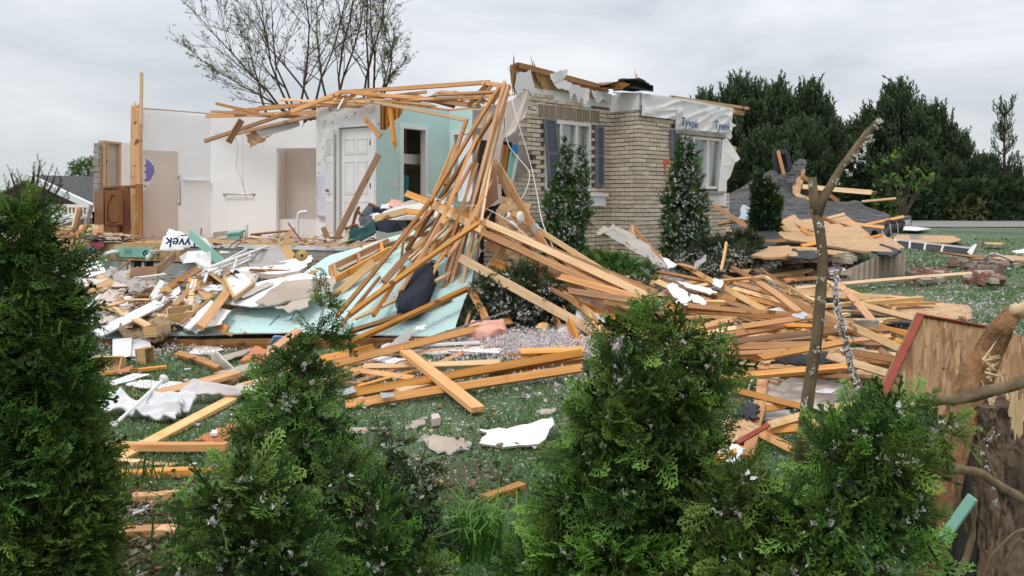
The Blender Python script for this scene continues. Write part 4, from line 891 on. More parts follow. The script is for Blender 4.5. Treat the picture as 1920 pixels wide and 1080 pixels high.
HB(650,690,1005,702,.3,.35,.07,.04,50,A_,'thin board above the long brown one behind the sapling')
HB(640,776,840,758,.25,.3,.08,.04,40,C_,'dull board below the long brown one')
HB(320,812,840,802,.3,.35,.12,.05,55,A_,'thick orange board level with the shrub tip')
HB(505,884,1065,775,.35,.45,.09,.05,50,A_,'curved board with worn tip crossing in front of the sapling',1)
HB(1080,775,1290,752,.3,.35,.07,.04,50,A_,'board right of the fluffy stem, behind the pale one')
HB(900,620,1345,822,.45,.45,.12,.05,55,B_,'thick pale board right of the fluffy stem running down right')
HB(690,525,1015,692,.4,.45,.11,.05,60,A_,'reddish board crossing behind the sapling to the fluffy stem')
HB(940,862,1285,965,.35,.35,.11,.05,55,B_,'pale board sloping down right below the brown pile')
HB(1015,832,1312,882,.35,.35,.10,.05,70,C_,'brown board edge in the pile beside the red-edged sheet')
HB(1050,872,1295,905,.25,.3,.10,.04,50,C_,'dull board under the brown edge beside the red-edged sheet')
HB(1020,925,1095,1040,.25,.15,.15,.04,10,A_,'steep board dropping behind the fluffy stem')
HB(1110,945,1262,1035,.25,.2,.10,.04,30,B_,'pale board dropping towards the red-edged sheet')
HB(1210,688,1400,750,.3,.35,.08,.04,50,A_,'board end above the top corner of the red-edged sheet')
HB(1190,735,1375,790,.3,.35,.08,.04,50,A_,'second board end above the red-edged sheet')
HB(1100,722,1262,712,.35,.35,.08,.04,60,A_,'short level board right of the torn drywall curl')
HB(700,740,860,735,.3,.3,.10,.04,30,A_,'board stub behind the sapling stem')
HB(940,760,1060,790,.3,.3,.07,.04,50,A_,'board stub behind the fluffy stem')
HB(585,868,560,1082,.22,.08,.15,.04,0,A_,'flat board running towards the viewer with a silver plate')
HB(400,1052,800,1150,.2,.15,.09,.045,55,A_,'front board left of the sapling base above the drywall')
HB(660,1000,1010,830,.2,.25,.06,.03,20,C_,'thin lath under the black felt piece')
HB(-30,340,130,330,.1,.15,.07,.04,20,C_,'short board by the torn vinyl strip')
HB(80,455,330,530,.12,.2,.07,.04,20,C_,'brown lath among the white broken pieces')
HB(700,600,930,690,.3,.35,.08,.04,50,B_,'pale board half hidden behind the sapling stem')
HB(200,700,330,680,.2,.25,.07,.04,40,B_,'little pale board by the bare twigs')
HB(480,560,700,600,.15,.2,.08,.04,40,C_,'brown board under the level pair')
HB(850,560,960,600,.2,.2,.07,.04,20,C_,'stub near the black felt roll')
HB(1140,800,1240,800,.3,.3,.09,.04,20,C_,'short brown board in the pile by the red-edged sheet')
HB(760,850,1010,868,.2,.25,.08,.04,30,A_,'board under the curved worn board')
HB(430,640,600,700,.15,.2,.08,.04,30,C_,'brown board behind the rough dark plank')
run(hp, G4)
def Zb(x, y): return (1340+x/5.4, 680+y/5.4)
hp = []
def HC(x0, y0, x1, y1, h0, h1, w, t, roll, m, lab, jag=0, plate=None):
    a, b = Zb(x0,y0), Zb(x1,y1); hp.append((G(a[0],a[1],h0), G(b[0],b[1],h1), w*.72, t*.8, roll, m, lab, dict(jag=jag, plate=plate)))
HC(0,990,300,880,.05,.06,.09,.04,20,A_,'board under the shrub right of the white scrap',1)
HC(540,640,880,540,.15,.15,.09,.045,50,B_,'pale board behind the sapling base, rising right')
HC(450,700,880,660,.10,.10,.09,.045,50,A_,'level board behind the sapling base, lowest')
HC(430,700,780,870,.10,.05,.10,.05,60,A_,'board sloping down right towards the front shrubs')
HC(470,400,330,960,.15,.05,.13,.04,0,A_,'flat board running towards the viewer beside the black felt scrap')
HC(470,470,700,440,.12,.12,.08,.045,60,A_,'short board end behind the flat board')
HC(1200,470,1500,430,.15,.15,.09,.045,50,A_,'board right of the sapling base above the shrub')
HC(950,600,1200,680,.1,.1,.09,.04,30,A_,'board showing through the front shrub')
HC(1530,290,1700,260,.2,.2,.09,.045,50,A_,'board end left of the foot of the red-edged sheet')
run(hp, G4)
run([
 (G(1492,541,.06),G(1822,513,.10),.07,.035,30,B_,'long thin pale strip across the lawn under the ribbed brown panel'),
 (P(1352,482+26,9.8),P(1362,395+60,10.2),.05,.03,80,B_,'thin stake standing between the house shrubs'),
 (P(1340,385,12.9),P(1400,425,12.0),.09,.045,60,A_,'board sloping from the house corner beside the narrow conifer'),
 (P(1347,420,12.6),P(1388,414,12.4),.07,.04,40,A_,'short board at the foot of the house corner'),
 (P(1186,424,11.0),P(1250,500,9.6),.07,.04,60,A_,'board leaning on the curled siding strip'),
 (P(1183,425,10.9),P(1190,462,10.4),.08,.04,60,A_,'short board stub standing behind the curled siding strip'),
 (G(1616,574,.09),G(1752,568,.09),.11,.03,0,A_,'orange board lying on the flat sheet on the lawn',dict(jag=3)),
 (G(1700,460,.15),G(1850,484,.1),.09,.04,40,C_,'brown timber along the white ladder frame on the lawn'),
 (P(1376,408+2,17.5),P(1652,456,15),.09,.04,60,A_,'long batten across the light sheets below the shingled roof'),
], 'boards around the right lawn')
run([
 (P(1505,350,20),P(1643,362,19),.16,.05,70,B_,'thick rafter sticking out right from the wrecked roof',dict(jag=2)),
 (P(1616,378,20.5),P(1680,372,20),.07,.05,60,B_,'short rafter floating end right of the wrecked roof'),
 (P(1459,283,20.2),P(1470,327,20),.09,.05,70,A_,'short board leaning on the black vent of the wrecked roof'),
 (P(1503,330,20.6),P(1572,378,20.4),.14,.05,70,C_,'dark rafter inside the hole of the wrecked roof'),
], 'rafters of the wrecked roof')
# ladder shaped truss piece
lf = empty('ladder_frame', T(670,500,.1), 'small ladder shaped wooden frame lying on the aqua panel', 'wooden frame')
k0, k1, k2, k3 = T(619,503,.14), T(728,452,.14), T(624,526,.12), T(730,468,.12)
for a, b in ((k0,k1),(k2,k3),(k0,k2),(k0.lerp(k1,.46),k2.lerp(k3,.46)),(k0.lerp(k1,.87),k2.lerp(k3,.87)),(k0.lerp(k1,.06),k2.lerp(k3,.06))): board('rail', a, b, .04, .07, 0, A_, parent=lf, bow=0)
# ================================================================ SHEETS
def sh(name, pts, th, m, lab, cat, **k): return shard(name, pts, th, m, lab, cat, **k)
sh('strand_board_sheet', [P(940,368,10.3),P(996,382,10.3),P(988,425,10.1),P(975,470,10.0),P(973,493,9.9),P(910,470,10.0),P(922,430,10.2)], .015, osb, 'brown strand board sheet hanging behind the crossed boards, with white discs on it', 'sheet', up=(0,-1,.2))
sh('plywood_sheet', [P(905,290,11.6),P(932,300,11.6),P(934,372,11.2),P(905,400,11)], .02, cabm, 'reddish brown wooden sheet standing upright inside the broken corner', 'sheet', up=(0,-1,0))
dk = Vector((0,-.02,0))
for nm, cx, cy, cat, lab in (('light_fixture',952,405,'lamp','small round light fixture with dark opening hanging by wires'),('light_fixture',975,408,'lamp','large round white light disc hanging before the strand board'),('light_fixture',963,422,'lamp','lower white disc below the small round fixture')):
    c = P(cx,cy,9.75); ax = Vector(((1.6,-1,.2) if cx == 975 else (-.9,-.6,-1.1) if cx == 963 else (-.9,-.6,.6))).normalized(); r0 = .06 if cx != 952 else .035
    e = empty('light_fixture', c, lab, 'lamp'); MB().tube([c, c+ax*.015, c+ax*.03], [r0*1.3, r0*1.3, r0*.9], 18).build('rim', pvc, e, smooth=False)
    if cx == 952: MB().tube([c+ax*.031, c+ax*.034], [r0*.95, r0*.9], 14).build('opening_shade', greyf, e)  # grey disc painted as the dim inside of the opening
    else: MB().tube([c+ax*.0305, c+ax*.033], [r0*.75, r0*.7], 14).build('lens', pvc, e)
# navy cushion
cu = empty('seat_cushion', T(785,540,.05), 'navy oblong cushion with piped edges lying on the aqua panel', 'cushion')
ca, cb = T(768,584,.16), T(804,496,.16); ax = (cb-ca).normalized(); side = pn.cross(ax).normalized(); nn = ax.cross(side)
def loft(c0, ax, sd, up, Lh, Wd, Ht, nm, mat, parent, e1=.35, nn_=14):
    mb = MB(); K = 20
    for i in range(nn_+1):
        u = -1+2*i/nn_; k = max(.0, 1-abs(u)**5)**.5*.93+.07
        for j in range(K):
            th = 2*math.pi*j/K; cx = math.copysign(abs(math.cos(th))**.5, math.cos(th)); cz = math.copysign(abs(math.sin(th))**.5, math.sin(th))
            mb.v.append(c0+ax*(u*Lh)+sd*(cx*Wd*k)+up*(cz*Ht*k))
    for i in range(nn_):
        for j in range(K): j2 = (j+1)%K; mb.f.append((i*K+j,i*K+j2,(i+1)*K+j2,(i+1)*K+j)); mb.m.append(0)
    mb.f += [tuple(range(K))[::-1], tuple(nn_*K+j for j in range(K))]; mb.m += [0,0]
    return mb.build(nm, mat, parent, smooth=True)
cc = T(784,540,.13); loft(cc, ax, side, nn, (cb-ca).length*.53, .155, .11, 'cushion_body', navy, cu)
for hh in (.055, -.055): 
    ring = [cc+nn*hh+ax*(math.sin(t)*abs(math.sin(t))**-.45*(cb-ca).length*.53 if abs(math.sin(t))>.01 else 0)+side*(math.cos(t)*abs(math.cos(t))**-.5*.158 if abs(math.cos(t))>.01 else 0) for t in [2*math.pi*i/28+.01 for i in range(29)]]
    MB().tube(ring, .008, 5).build('piping', navy, cu, smooth=True)
# wires
cable('power_cable', [P(955,170,10.9),P(970,225,10.6),P(990,290,10.5),P(1000,330,10.4),P(1008,370,10.2),P(1018,420,9.8),P(1040,470,9.3)], .007, wire, 'long white cable hanging down past the window shutter onto the conifer')
cable('power_cable', [P(948,252,11),P(955,275,10.9),P(975,300,10.8),P(993,325,10.6),P(985,360,10.4),P(975,374,10.3)], .007, wire, 'white cable looping down from the blue outlet box')
cable('power_cable', [P(800,364,10),P(820,373,9.9),P(862,386,9.8),P(900,387,9.8),P(950,412,9.6),P(985,440,9.4),P(998,453,9.3)], .006, wire, 'white cable strung across the crossing of the boards')
cable('power_cable', [P(864,325,10.5),P(858,342,10.4),P(866,352,10.4),P(862,370,10.3)], .006, wire, 'short white cable dangling among the leaning boards')
cable('power_cable', [P(441,255,13.4),P(446,280,13.4),P(443,312,13.5),P(452,335,13.5),P(458,355,13.6),P(462,373,13.7)], .006, wire, 'thin cable hanging in front of the white wall from the jutting board')
cable('power_cable', [P(455,245,13.4),P(455,300,13.5),P(457,350,13.6)], .004, wire, 'straight thin cable right of the curly one before the white wall')
cable('power_cable', [P(740,278,13.2),P(745,300,13.3),P(748,330,13.5),P(744,350,13.6)], .005, wire, 'thin cable hanging down the aqua wall beside the switch')
cable('power_cable', [P(1000,178,12),P(985,195,11.9),P(1000,200,11.9),P(1010,210,11.9)], .006, wire, 'short cable curl at the top of the brick corner')
cable('power_cable', [G(1403,731,.2),G(1408,715,.25),G(1425,709,.25),G(1460,712,.22),G(1505,720,.2)], .007, wire, 'white cable arcing over the flat board on the right')
cable('power_cable', [G(1235,552,.3),G(1255,540,.3),G(1275,532,.3)], .004, wire, 'thin wire between the broken white pieces')
cable('downspout', [P(645,184,13.6),P(632,208,13.5)], .02, steel, 'short grey metal rod hanging at the left roof peak', 'metal rod')
# torn cloths on the roof edge
for pts, lab in (([(958,140),(985,132),(992,160),(990,178),(975,168),(962,182),(954,165)],'white torn rag hanging at the top of the brick corner'),
                 ([(1023,140),(1040,133),(1058,134),(1050,145),(1040,158),(1027,155)],'crumpled clear film scrap on the roof edge'),
                 ([(1028,155),(1052,152),(1066,160),(1098,170),(1094,190),(1086,198),(1082,182),(1076,196),(1068,176),(1060,188),(1054,170),(1036,168)],'torn white wrap strip with ragged tails on the roof edge'),
                 ([(1100,170),(1120,172),(1136,178),(1134,200),(1122,188),(1112,196),(1104,184)],'small torn white wrap flap at the right end of the roof edge')):
    sh('wrap_scrap', [s1.px(x,y,.09+.04*R.random()) for x,y in pts], .004, clothw, lab, 'torn wrap', rag=.02, up=(0,-1,0), sub=4)
# black roof sheet curl
mb = MB(); nA = 14
for i in range(nA+1):
    t = i/nA; px = 1125+100*t; yt = 160-13*math.sin(math.pi*min(1,t*1.05)**1.5); 
    for j in range(4):
        mb.v.append(P(px, yt+ (172-yt)*j/3*(.35+.65*t), 12.9+.25*math.sin(j)))
for i in range(nA):
    for j in range(3): mb.f.append((i*4+j,i*4+j+1,(i+1)*4+j+1,(i+1)*4+j)); mb.m.append(0)
o = mb.build('roofing_felt', felt, label='curled black roofing sheet on top of the brick wall', cat='roofing', smooth=True); md = o.modifiers.new('s','SOLIDIFY'); md.thickness = .015
sh('roofing_felt', [P(1160,150,13.0),P(1198,147,13.1),P(1218,158,13.1),P(1222,171,13.2),P(1150,171,13.2)], .03, felt, 'black felt flap behind the curled roofing sheet on the brick wall', 'roofing', up=(0,-1,.3))
sh('wood_plank', [P(1124,160,13.0),P(1160,154,12.9),P(1182,157,12.9),P(1166,168,12.9),P(1140,167,13)], .03, wood3, 'brown plank fragment left of the black felt on the brick wall', 'plank', up=(0,-1,.3))
# things on the white wall
sh('sheathing_scrap', [P(460,252,13.8),P(478,243,13.8),P(490,258,13.8),P(512,250,13.8),P(490,268,13.8),P(469,278,13.8)], .012, osb, 'small strand board scrap hanging under the jutting boards', 'sheet', up=(0,-1,.3))
sh('drywall_scrap', [P(481,240,13.75),P(557,222,13.9),P(562,236,13.9),P(486,259,13.75)], .012, greyd, 'grey white board strip hanging under the jutting boards', 'drywall', up=(0,-1,.3))
sh('felt_scrap', [P(570,222,14.3),P(592,212,14.3),P(590,224,14.3),P(575,228,14.3),P(566,238,14.3)], .01, blk, 'dark torn scrap beside the left edge of the spattered wall', 'roofing', up=(0,-1,.3))
# objects on floor in front of the door
ch = empty('armchair', P(700,440,12.6), 'toppled armchair with grey back, navy quilted seat and curved wooden legs', 'chair')
q = [P(690,385,12.6),P(697,388,12.5),P(703,400,12.45),P(703,425,12.35),P(675,424,12.45),P(672,410,12.6),P(680,395,12.7)]
MB().poly(q, (.05,.35,0)).build('back', greyf, ch)
o = MB(); o.poly([P(698,388,12.5),P(716,392,12.45),P(722,412,12.35),P(745,415,12.25),P(755,431,12.15),P(728,437,12.2),P(704,432,12.3)], (.05,.4,0)); o.build('quilted_seat', navy, ch)
for i in range(9): MB().tube([P(704+i*5,414,12.18),P(716+i*5,435,12.08)], .003, 4).build('seam', greyf, ch)
for pts in ([(661,424),(665,408),(670,393),(674,388)],[(644,427),(655,427),(663,422),(672,424)],[(670,393),(675,401),(681,402)],[(691,382),(700,385),(706,390)]):
    cable('leg', [P(x,y,12.4) for x,y in pts], .026, cabm, parent=ch)
    bpy.data.objects[C.objects[-1].name].pop('category', None)
def cloth(cs, m, lab, cat='clothes', fold=.05, n=(20,16), th=.02, **k): return sheet('cloth', cs, th, m, lab, cat, fold=fold, n=n, jag=.05, **k)
cloth([P(650,452,12.0),P(706,436,12.0),P(704,418,12.3),P(660,430,12.4)], dgreen, 'dark green crumpled clothes in front of the toppled armchair')
cloth([P(634,462,12.1),P(660,452,12.0),P(680,426,12.4),P(655,428,12.5)], khaki, 'khaki crumpled trousers left of the dark green clothes')
cloth([P(713,395,11.9),P(742,396,11.8),P(738,385,12.1),P(716,384,12.1)], M('lilac_white_cloth',(.62,.63,.75),(.7,.7,.8)), 'lilac white bundle on the broken shelf of drywall')
cloth([P(730,390,11.8),P(762,388,11.7),P(752,380,12.1),P(733,379,12.1)], pink, 'salmon folded cloth on the broken shelf of drywall')
sh('drywall_scrap', [P(692,405,11.6),P(720,396,11.5),P(800,375,11.3),P(848,368,11.2),P(850,385,11.2),P(840,402,11),P(780,412,11.2),P(706,410,11.5)], .015, [gyp,paper], 'broken drywall shelf sticking out left of the wire tangle', 'drywall', rag=.04)
sh('drywall_scrap', [P(740,384,11.8),P(775,374,11.9),P(810,372,11.7),P(800,384,11.5),P(755,392,11.6)], .015, [paper,gyp], 'brown papered drywall piece on the broken shelf', 'drywall')
run([(P(703,411,11.3),P(762,396,11.2),.12,.045,70,B_,'pale stud under the broken drywall shelf, left piece'),(P(762,396,11.2),P(812,402,10.9),.10,.045,70,A_,'stud under the broken drywall shelf, right piece')], G1)
sh('drywall_scrap', [T(624,495,.05),T(690,462,.05),T(738,448,.05),T(700,475,.05),T(640,505,.05)], .012, [paper,gyp], 'brown drywall strip above the ladder frame', 'drywall')
sh('drywall_scrap', [T(735,548,.03),T(765,528,.03),T(752,560,.03),T(740,556,.03)], .01, [gyp,paper], 'small grey drywall flake beside the navy cushion', 'drywall')
sh('drywall_scrap', [T(470,538+20,.06),T(515,528,.06),T(560,560,.06)], .01, [paper,gyp], 'brown drywall tongue under the large sheets', 'drywall')
# ================================================================ LEFT RUBBLE
sh('drywall_sheet', [L(412,565,.2),L(480,530,.35),L(560,512,.4),L(622,518,.4),L(590,552,.3),L(515,572,.3),L(470,575,.25)], .015, [gyp,paper], 'large white drywall sheet on top of the rubble left of the front conifer', 'drywall', rag=.02)
sh('drywall_sheet', [L(478,566,.42),L(530,528,.5),L(628,520,.5),L(624,545,.45),L(575,556,.4),L(500,572,.4)], .015, [paper,gyp], 'brown papered drywall sheet lying on the large white one', 'drywall', rag=.02)
sh('drywall_sheet', [L(488,512,.5),L(500,495,.5),L(585,478,.55),L(585,490,.5),L(560,508,.5),L(520,514,.5)], .06, [gyp,paper], 'thick white plaster slab above the large drywall sheets', 'drywall', rag=.03)
sh('drywall_sheet', [L(515,575,.35),L(600,552,.35),L(560,580,.3),L(540,585,.3)], .015, [paper,gyp], 'ragged brown drywall flap with white stripes on the aqua panel', 'drywall', rag=.05)
sh('drywall_sheet', [L(435,556,.4),L(500,528,.45),L(515,530,.45),L(455,557,.4)], .015, [paper,gyp], 'narrow brown drywall strip beside the cabinet door', 'drywall')
sh('loose_board', [L(462,490,.5),L(524,456,.55),L(542,490,.5),L(480,525,.5)], .02, greyd, 'flat grey cabinet side panel leaning in the rubble', 'panel', up=(0,-1,.3))
sh('loose_board', [L(522,448,.6),L(528,446,.6),L(553,478,.5),L(545,492,.5),L(535,490,.5)], .03, cabl, 'maple edge panel with steel bolt right of the grey panel', 'panel', up=(0,-1,.3))
run([(L(528,450,.6),L(556,432,.6),.16,.03,60,B_,'maple board pointing up right on top of the grey panel'),(L(375,614,.5),L(425,548,.5),.12,.045,30,A_,'short clean stud leaning against the cabinet door'),
     (L(345,560-5,.1),L(398,530,.2),.05,.02,30,C_,'thin grey lath behind the wooden drawers')], 'boards in the left rubble')
# cabinet door frame with white panel
cd_ = empty('loose_door', L(452,540,.5), 'maple cabinet door with white inset panel leaning in the rubble', 'cabinet door')
ca = [L(421,522,.45), L(459,500,.55), L(476,533,.5), L(440,560,.45)]
MB().poly(ca, (0,.02,-.004)).build('inset_panel', gyp, cd_)
for i in range(4): board('stile', ca[i]+Vector((0,-.015,0)), ca[(i+1)%4]+Vector((0,-.015,0)), .05, .025, 80, cabl, parent=cd_, bow=0)
MB().poly([L(414,525,.4),L(421,522,.4),L(430,560,.4),L(424,558,.4)], (-.02,.12,0)).build('side', cabl, cd_)
sh('loose_board', [L(365,535,.2),L(395,510,.3),L(425,500,.3),L(405,555,.25),L(386,560,.2)], .02, cabl, 'wide maple cabinet panel left of the cabinet door', 'panel', up=(0,-1,.3))
sh('loose_board', [L(395,512,.35),L(440,490,.35),L(446,500,.35),L(415,528,.35)], .02, cabl, 'maple strip panel behind the cabinet door', 'panel', up=(0,-1,.3))
sh('foam_scrap', [L(400,557,.5),L(415,545,.5),L(421,553,.5),L(405,567,.5)], .03, M('forest_green_panel',(.03,.13,.05),(.04,.17,.07)), 'small dark green square in front of the cabinet door', 'scrap', up=(0,-1,.3))
def drawer(c, ux, uy, uz, sx, sy, sz, lab, mat=cabl):
    c = Vector(c); e = empty('drawer', c, lab, 'drawer'); t = .012
    MB().box(c+uz*t/2, ux*sx/2, uy*sy/2, uz*t/2).build('bottom', mat, e)
    for s in (-1,1):
        MB().box(c+ux*s*(sx/2-t/2)+uz*(sz/2+t), ux*t/2, uy*sy/2, uz*(sz/2-t/2)).build('side', mat, e)
        MB().box(c+uy*s*(sy/2-t/2)+uz*(sz/2+t), ux*(sx/2-t-.001), uy*t/2, uz*(sz/2-t/2-.001)).build('end', mat, e)
def axes(y, p, r): m = Matrix.Rotation(math.radians(y),3,'Z')@Matrix.Rotation(math.radians(p),3,'Y')@Matrix.Rotation(math.radians(r),3,'X'); return m@Vector((1,0,0)), m@Vector((0,1,0)), m@Vector((0,0,1))
drawer(L(340,600,.05), *axes(25,-6,10), .27, .26, .11, 'open maple drawer, upper one beside the brown carpet')
drawer(L(296,628,.15), *axes(-25,-4,6), .19, .18, .10, 'small open maple drawer in front of the brown carpet')
drawer(L(264,672,.1), *axes(-15,84,0), .20, .14, .10, 'small maple drawer standing on end on the grass')
drawer(L(207,690,.1), *axes(3,0,60), .26, .16, .10, 'dark maple drawer on the grass nearest the left conifer')
sheet('carpet', [L(222,628,.1), L(300,632,.2), L(322,600,.1), L(262,590,.1)], .05, carpet, 'brown carpet backing crumpled behind the small drawers', 'carpet', amp=.05, fold=.06, n=(20,16), jag=.08)
sheet('carpet', [L(300,632,.22), L(322,612,.15), L(310,572,.2), L(282,596,.2)], .04, carpet, 'folded upright corner of brown carpet beside the upper drawer', 'carpet', amp=.04, fold=.05, n=(14,14), jag=.1, up=(0,-1,.5))
# white door front panels
pd = empty('white_front', L(228,668,.1), 'white cabinet front with raised panel standing on the grass', 'cabinet door')
fpn = [L(211,674,.15),L(243,668,.15),L(246,634,.15),L(211,636,.15)]; MB().poly(fpn, (0,.02,0)).build('slab', white, pd)
cpt = sum(fpn, Vector())/4; MB().poly([cpt+(p-cpt)*.6+Vector((0,-.012,0)) for p in fpn], (0,.011,0)).build('raised_panel', white, pd)
sh('loose_board', [L(243,668,.05),L(240,640,.05),L(276,630,.0),L(284,664,.0)], .015, gyp, 'plain white panel behind the small upright drawer', 'panel', up=(0,-1,0))
# long white ladder-like trim with frame
tf = empty('trim_frame', L(350,560,.3), 'long white ladder like trim frame sloping across the rubble', 'trim')
a, b, c, d = L(188,636,.2), L(296,572,.4), L(286,566,.35), L(182,620,.2)
MB().bar(L(180,628,.25), L(300,568,.4), .16, .02, (0,-.5,1)).build('wide_trim', white, tf)
MB().bar(L(296,572,.42), L(470,486,.62), .05, .03, (0,-.5,1)).build('rail', white, tf); MB().bar(L(286,562,.42), L(462,468,.6), .03, .03, (0,-.5,1)).build('rail', white, tf)
MB().bar(L(380,516,.5), L(478,478,.64), .03, .03, (0,-.5,1)).build('rail', white, tf); MB().bar(L(390,502,.5), L(500,462,.64), .05, .02, (0,-.5,1)).build('rail', white, tf)
for t in (.05,.35,.5,.66,.82,.97):
    x0, y0 = 296+174*t, 572-86*t; x1, y1 = 286+176*t+14, 562-94*t; MB().bar(L(x0,y0,.43),L(x1,y1,.43),.025,.025,(0,-.5,1)).build('rung', white, tf)
# grey/beige sheets
sh('drywall_sheet', [L(172,576,.1),L(216,528,.3),L(238,532,.3),L(226,560,.2),L(222,566,.2),L(184,578,.1)], .015, [beige,gyp], 'pinkish grey wall sheet standing at left in the rubble', 'drywall', up=(0,-1,.3))
sh('drywall_sheet', [L(212,524,.4),L(230,520,.4),L(272,526,.3),L(276,535,.3),L(262,551,.2),L(240,546,.25),L(238,532,.3)], .015, [greyd,gyp], 'curved grey sheet right of the pinkish one', 'drywall', up=(0,-1,.3))
sh('drywall_sheet', [L(172,588,.1),L(205,578,.1),L(285,562,.1),L(268,580,.15),L(215,604,.2),L(176,606,.1)], .015, [beige,gyp], 'flat pinkish sheet lying behind the long white trim', 'drywall')
sh('drywall_sheet', [L(180,606,.05),L(215,600,.1),L(196,626,.1),L(178,624,.1)], .015, [gyp,paper], 'white sheet end under the long white trim', 'drywall')
sh('drywall_sheet', [L(320,556,.1),L(352,550,.1),L(382,560,.1),L(345,566,.1),L(322,570,.1)], .012, [paper,gyp], 'dull brown sheet behind the wooden drawers', 'drywall')
run([(L(140,558,.2),L(212,530,.3),.16,.03,70,B_,'yellow stained board with dark edge at the left end of the rubble'),(L(245,510,.5),L(296,512-5,.6),.14,.03,70,C_,'brown board end in front of the basement window'),
     (L(296,506,.6),L(328,478,.7),.14,.03,75,C_,'darker board piece rising right of the basement window'),(L(240,518,.5),L(300,500,.6),.03,.02,30,B_,'thin pale lath under the brown board'),
     (L(262,520,.4),L(310,514,.5),.03,.02,30,gyp,'thin white lath before the basement window'),(L(165,584,.3),L(236,565,.3),.06,.02,20,B_,'pale lath on the flat pinkish sheet'),
     (L(228,563,.35),L(285,562,.35),.05,.02,20,B_,'pale splintered lath across the pinkish sheet',dict(jag=3)),(L(158,580,.3),L(190,552,.35),.04,.02,20,gyp,'white strip leaning on the pinkish wall sheet'),
     (L(285,558,.4),L(304,528,.4),.09,.03,30,gyp,'short white board standing by the long trim'),(L(292,572-20,.3),L(318,540,.3),.13,.02,40,cabl,'maple board beside the long trim'),
     (L(350,617,.35),L(400,566,.4),.09,.025,20,gyp,'white trim piece running down to the aqua panel'),(L(340,606,.3),L(404,552,.4),.04,.02,20,C_,'grey lath between the drawers and the white trim piece'),
     (L(206,520,.3),L(245,488,.3),.03,.02,20,C_,'thin dark strip in front of the concrete wall'),
     (L(135,560,.1),L(180,546,.2),.09,.03,20,C_,'brown plank at the far left of the rubble')], 'boards in the left rubble')
cable('vacuum_hose', [P(158,524,12.6),P(160,500,12.7),P(157,478,12.8),P(160,468,12.9)], .05, blk, 'black and grey pipe appliance standing against the concrete wall', 'appliance')
cable('vacuum_cable', [P(162,470,12.8),P(178,476,12.7),P(180,490,12.7),P(166,505,12.7)], .014, blk, 'looped black hose on the standing appliance', 'hose')
sh('appliance_head', [P(154,466,12.7),P(162,462,12.7),P(176,470,12.7),P(172,475,12.7),P(160,472,12.7)], .1, greyf, 'grey head lying on the standing black appliance', 'appliance', up=(0,-1,.3))
# sink and white basin pieces
bs = empty('basin', P(355,480,12.0), 'white broken basin hanging in front of the beige siding', 'basin')
MB().poly([P(336,481,12),P(352,471,12.2),P(386,469,12.2),P(388,478,12.1),P(380,490,12.0),P(343,494,12)], (.02,.25,-.02)).build('bowl', pvc, bs)
sheet('plastic_bag', [P(372,478,11.8),P(396,474,11.8),P(398,512,11.5),P(368,514,11.6)], .01, clothw, 'crumpled white plastic hanging under the basin', 'plastic', fold=.06, n=(14,16), jag=.15, up=(0,-1,0))
run([(P(356,438,12.4),P(424,500,11.9),.16,.03,80,foam,'green foam strip leaning diagonally before the floor edge')], None)
wrp = sheet('wrap_sheet', [P(297,472,13.1),P(345,466,13.1),P(352,440,13.5),P(318,430,13.6)], .006, wrap, 'white printed wrap lying upside down over the floor edge', 'wrap', fold=.04, amp=.03, n=(16,12), jag=.06, up=(0,-1,.5))
text('lettering', 'Tyvek', .22, P(374,448,12.95), (P(318,446,12.95)-P(374,448,12.95)), (0,0,-1), ink2, wrp, bold=.004, shear=.1)
sheet('wrap_sheet', [P(345,466,13.1),P(398,464,13.0),P(386,447,13.2),P(340,442,13.3)], .006, wrap, 'flat white wrap under the foot of the green foam strip', 'wrap', fold=.03, n=(14,8), jag=.05)
mbd = MB().tube([P(566,479,11.5)+Vector((0,-.004*k,.002*k)) for k in range(5)], [.085,.09,.085,.06,.025], 20); mbd.tube([P(566,479,11.47), P(566,479,11.465)], [.02,.018], 12, mi=1); mbd.build('brass_dish', [brass, blackink], label='round brass dish beside the thick white plaster slab', cat='dish')
cable('pvc_pipe', [P(462,450,13.6),P(462,419,13.6)], .03, pvc, 'short white pipe standing on the floor edge', 'pipe')
cable('pvc_pipe', [P(558,447,13.2),P(558,412,13.2),P(562,399,13.2),P(576,397,13.2)], .028, pvc, 'white hooked pipe standing before the shower', 'pipe')
cable('cable_blue', [P(376,441,13.4),P(378,432,13.4),P(376,428,13.4)], .01, ink, 'short blue rod standing on the floor edge', 'rod')
cable('cable_red', [P(440,465,12.9),P(447,458,12.9),P(453,452,13)], .008, redp, 'red pipe end bent over the floor edge', 'pipe')
cable('cable_blue', [P(430,465,12.9),P(436,457,12.9),P(447,451,13)], .008, ink, 'blue pipe end bent over the floor edge', 'pipe')
run([(P(540,418,13.1),P(566,452,13.0),.02,.02,0,redp,'thin red stick leaning before the hooked pipe'),(P(470,440,13.8),P(555,432,13.9),.10,.03,10,C_,'brown plank lying before the white wall'),
     (P(400,440,13.7),P(428,437,13.8),.14,.10,0,paper,'beige box shaped block left of the aqua box')], None)
tb = empty('aqua_box', P(438,445,13.4), 'small aqua plastic box on the floor edge', 'box'); MB().poly([P(424,437,13.4),P(450,436,13.4),P(448,450,13.4),P(427,450,13.4)], (0,.2,.03)).build('body', foam, tb); MB().poly([P(422,437,13.38),P(452,434,13.38),P(450,438,13.38),P(424,440,13.38)], (0,.24,.03)).build('lid', foam, tb)
cloth([P(165,466,14.0),P(192,470,13.9),P(200,450,14.5),P(172,448,14.5)], maroon, 'maroon and white rug hanging over the floor edge', 'rug', fold=.04)
cloth([P(195,456,14.2),P(228,452,14.2),P(226,445,14.6),P(196,446,14.6)], khaki, 'cream cloth on the floor below the cabinets', 'cloth', fold=.04)
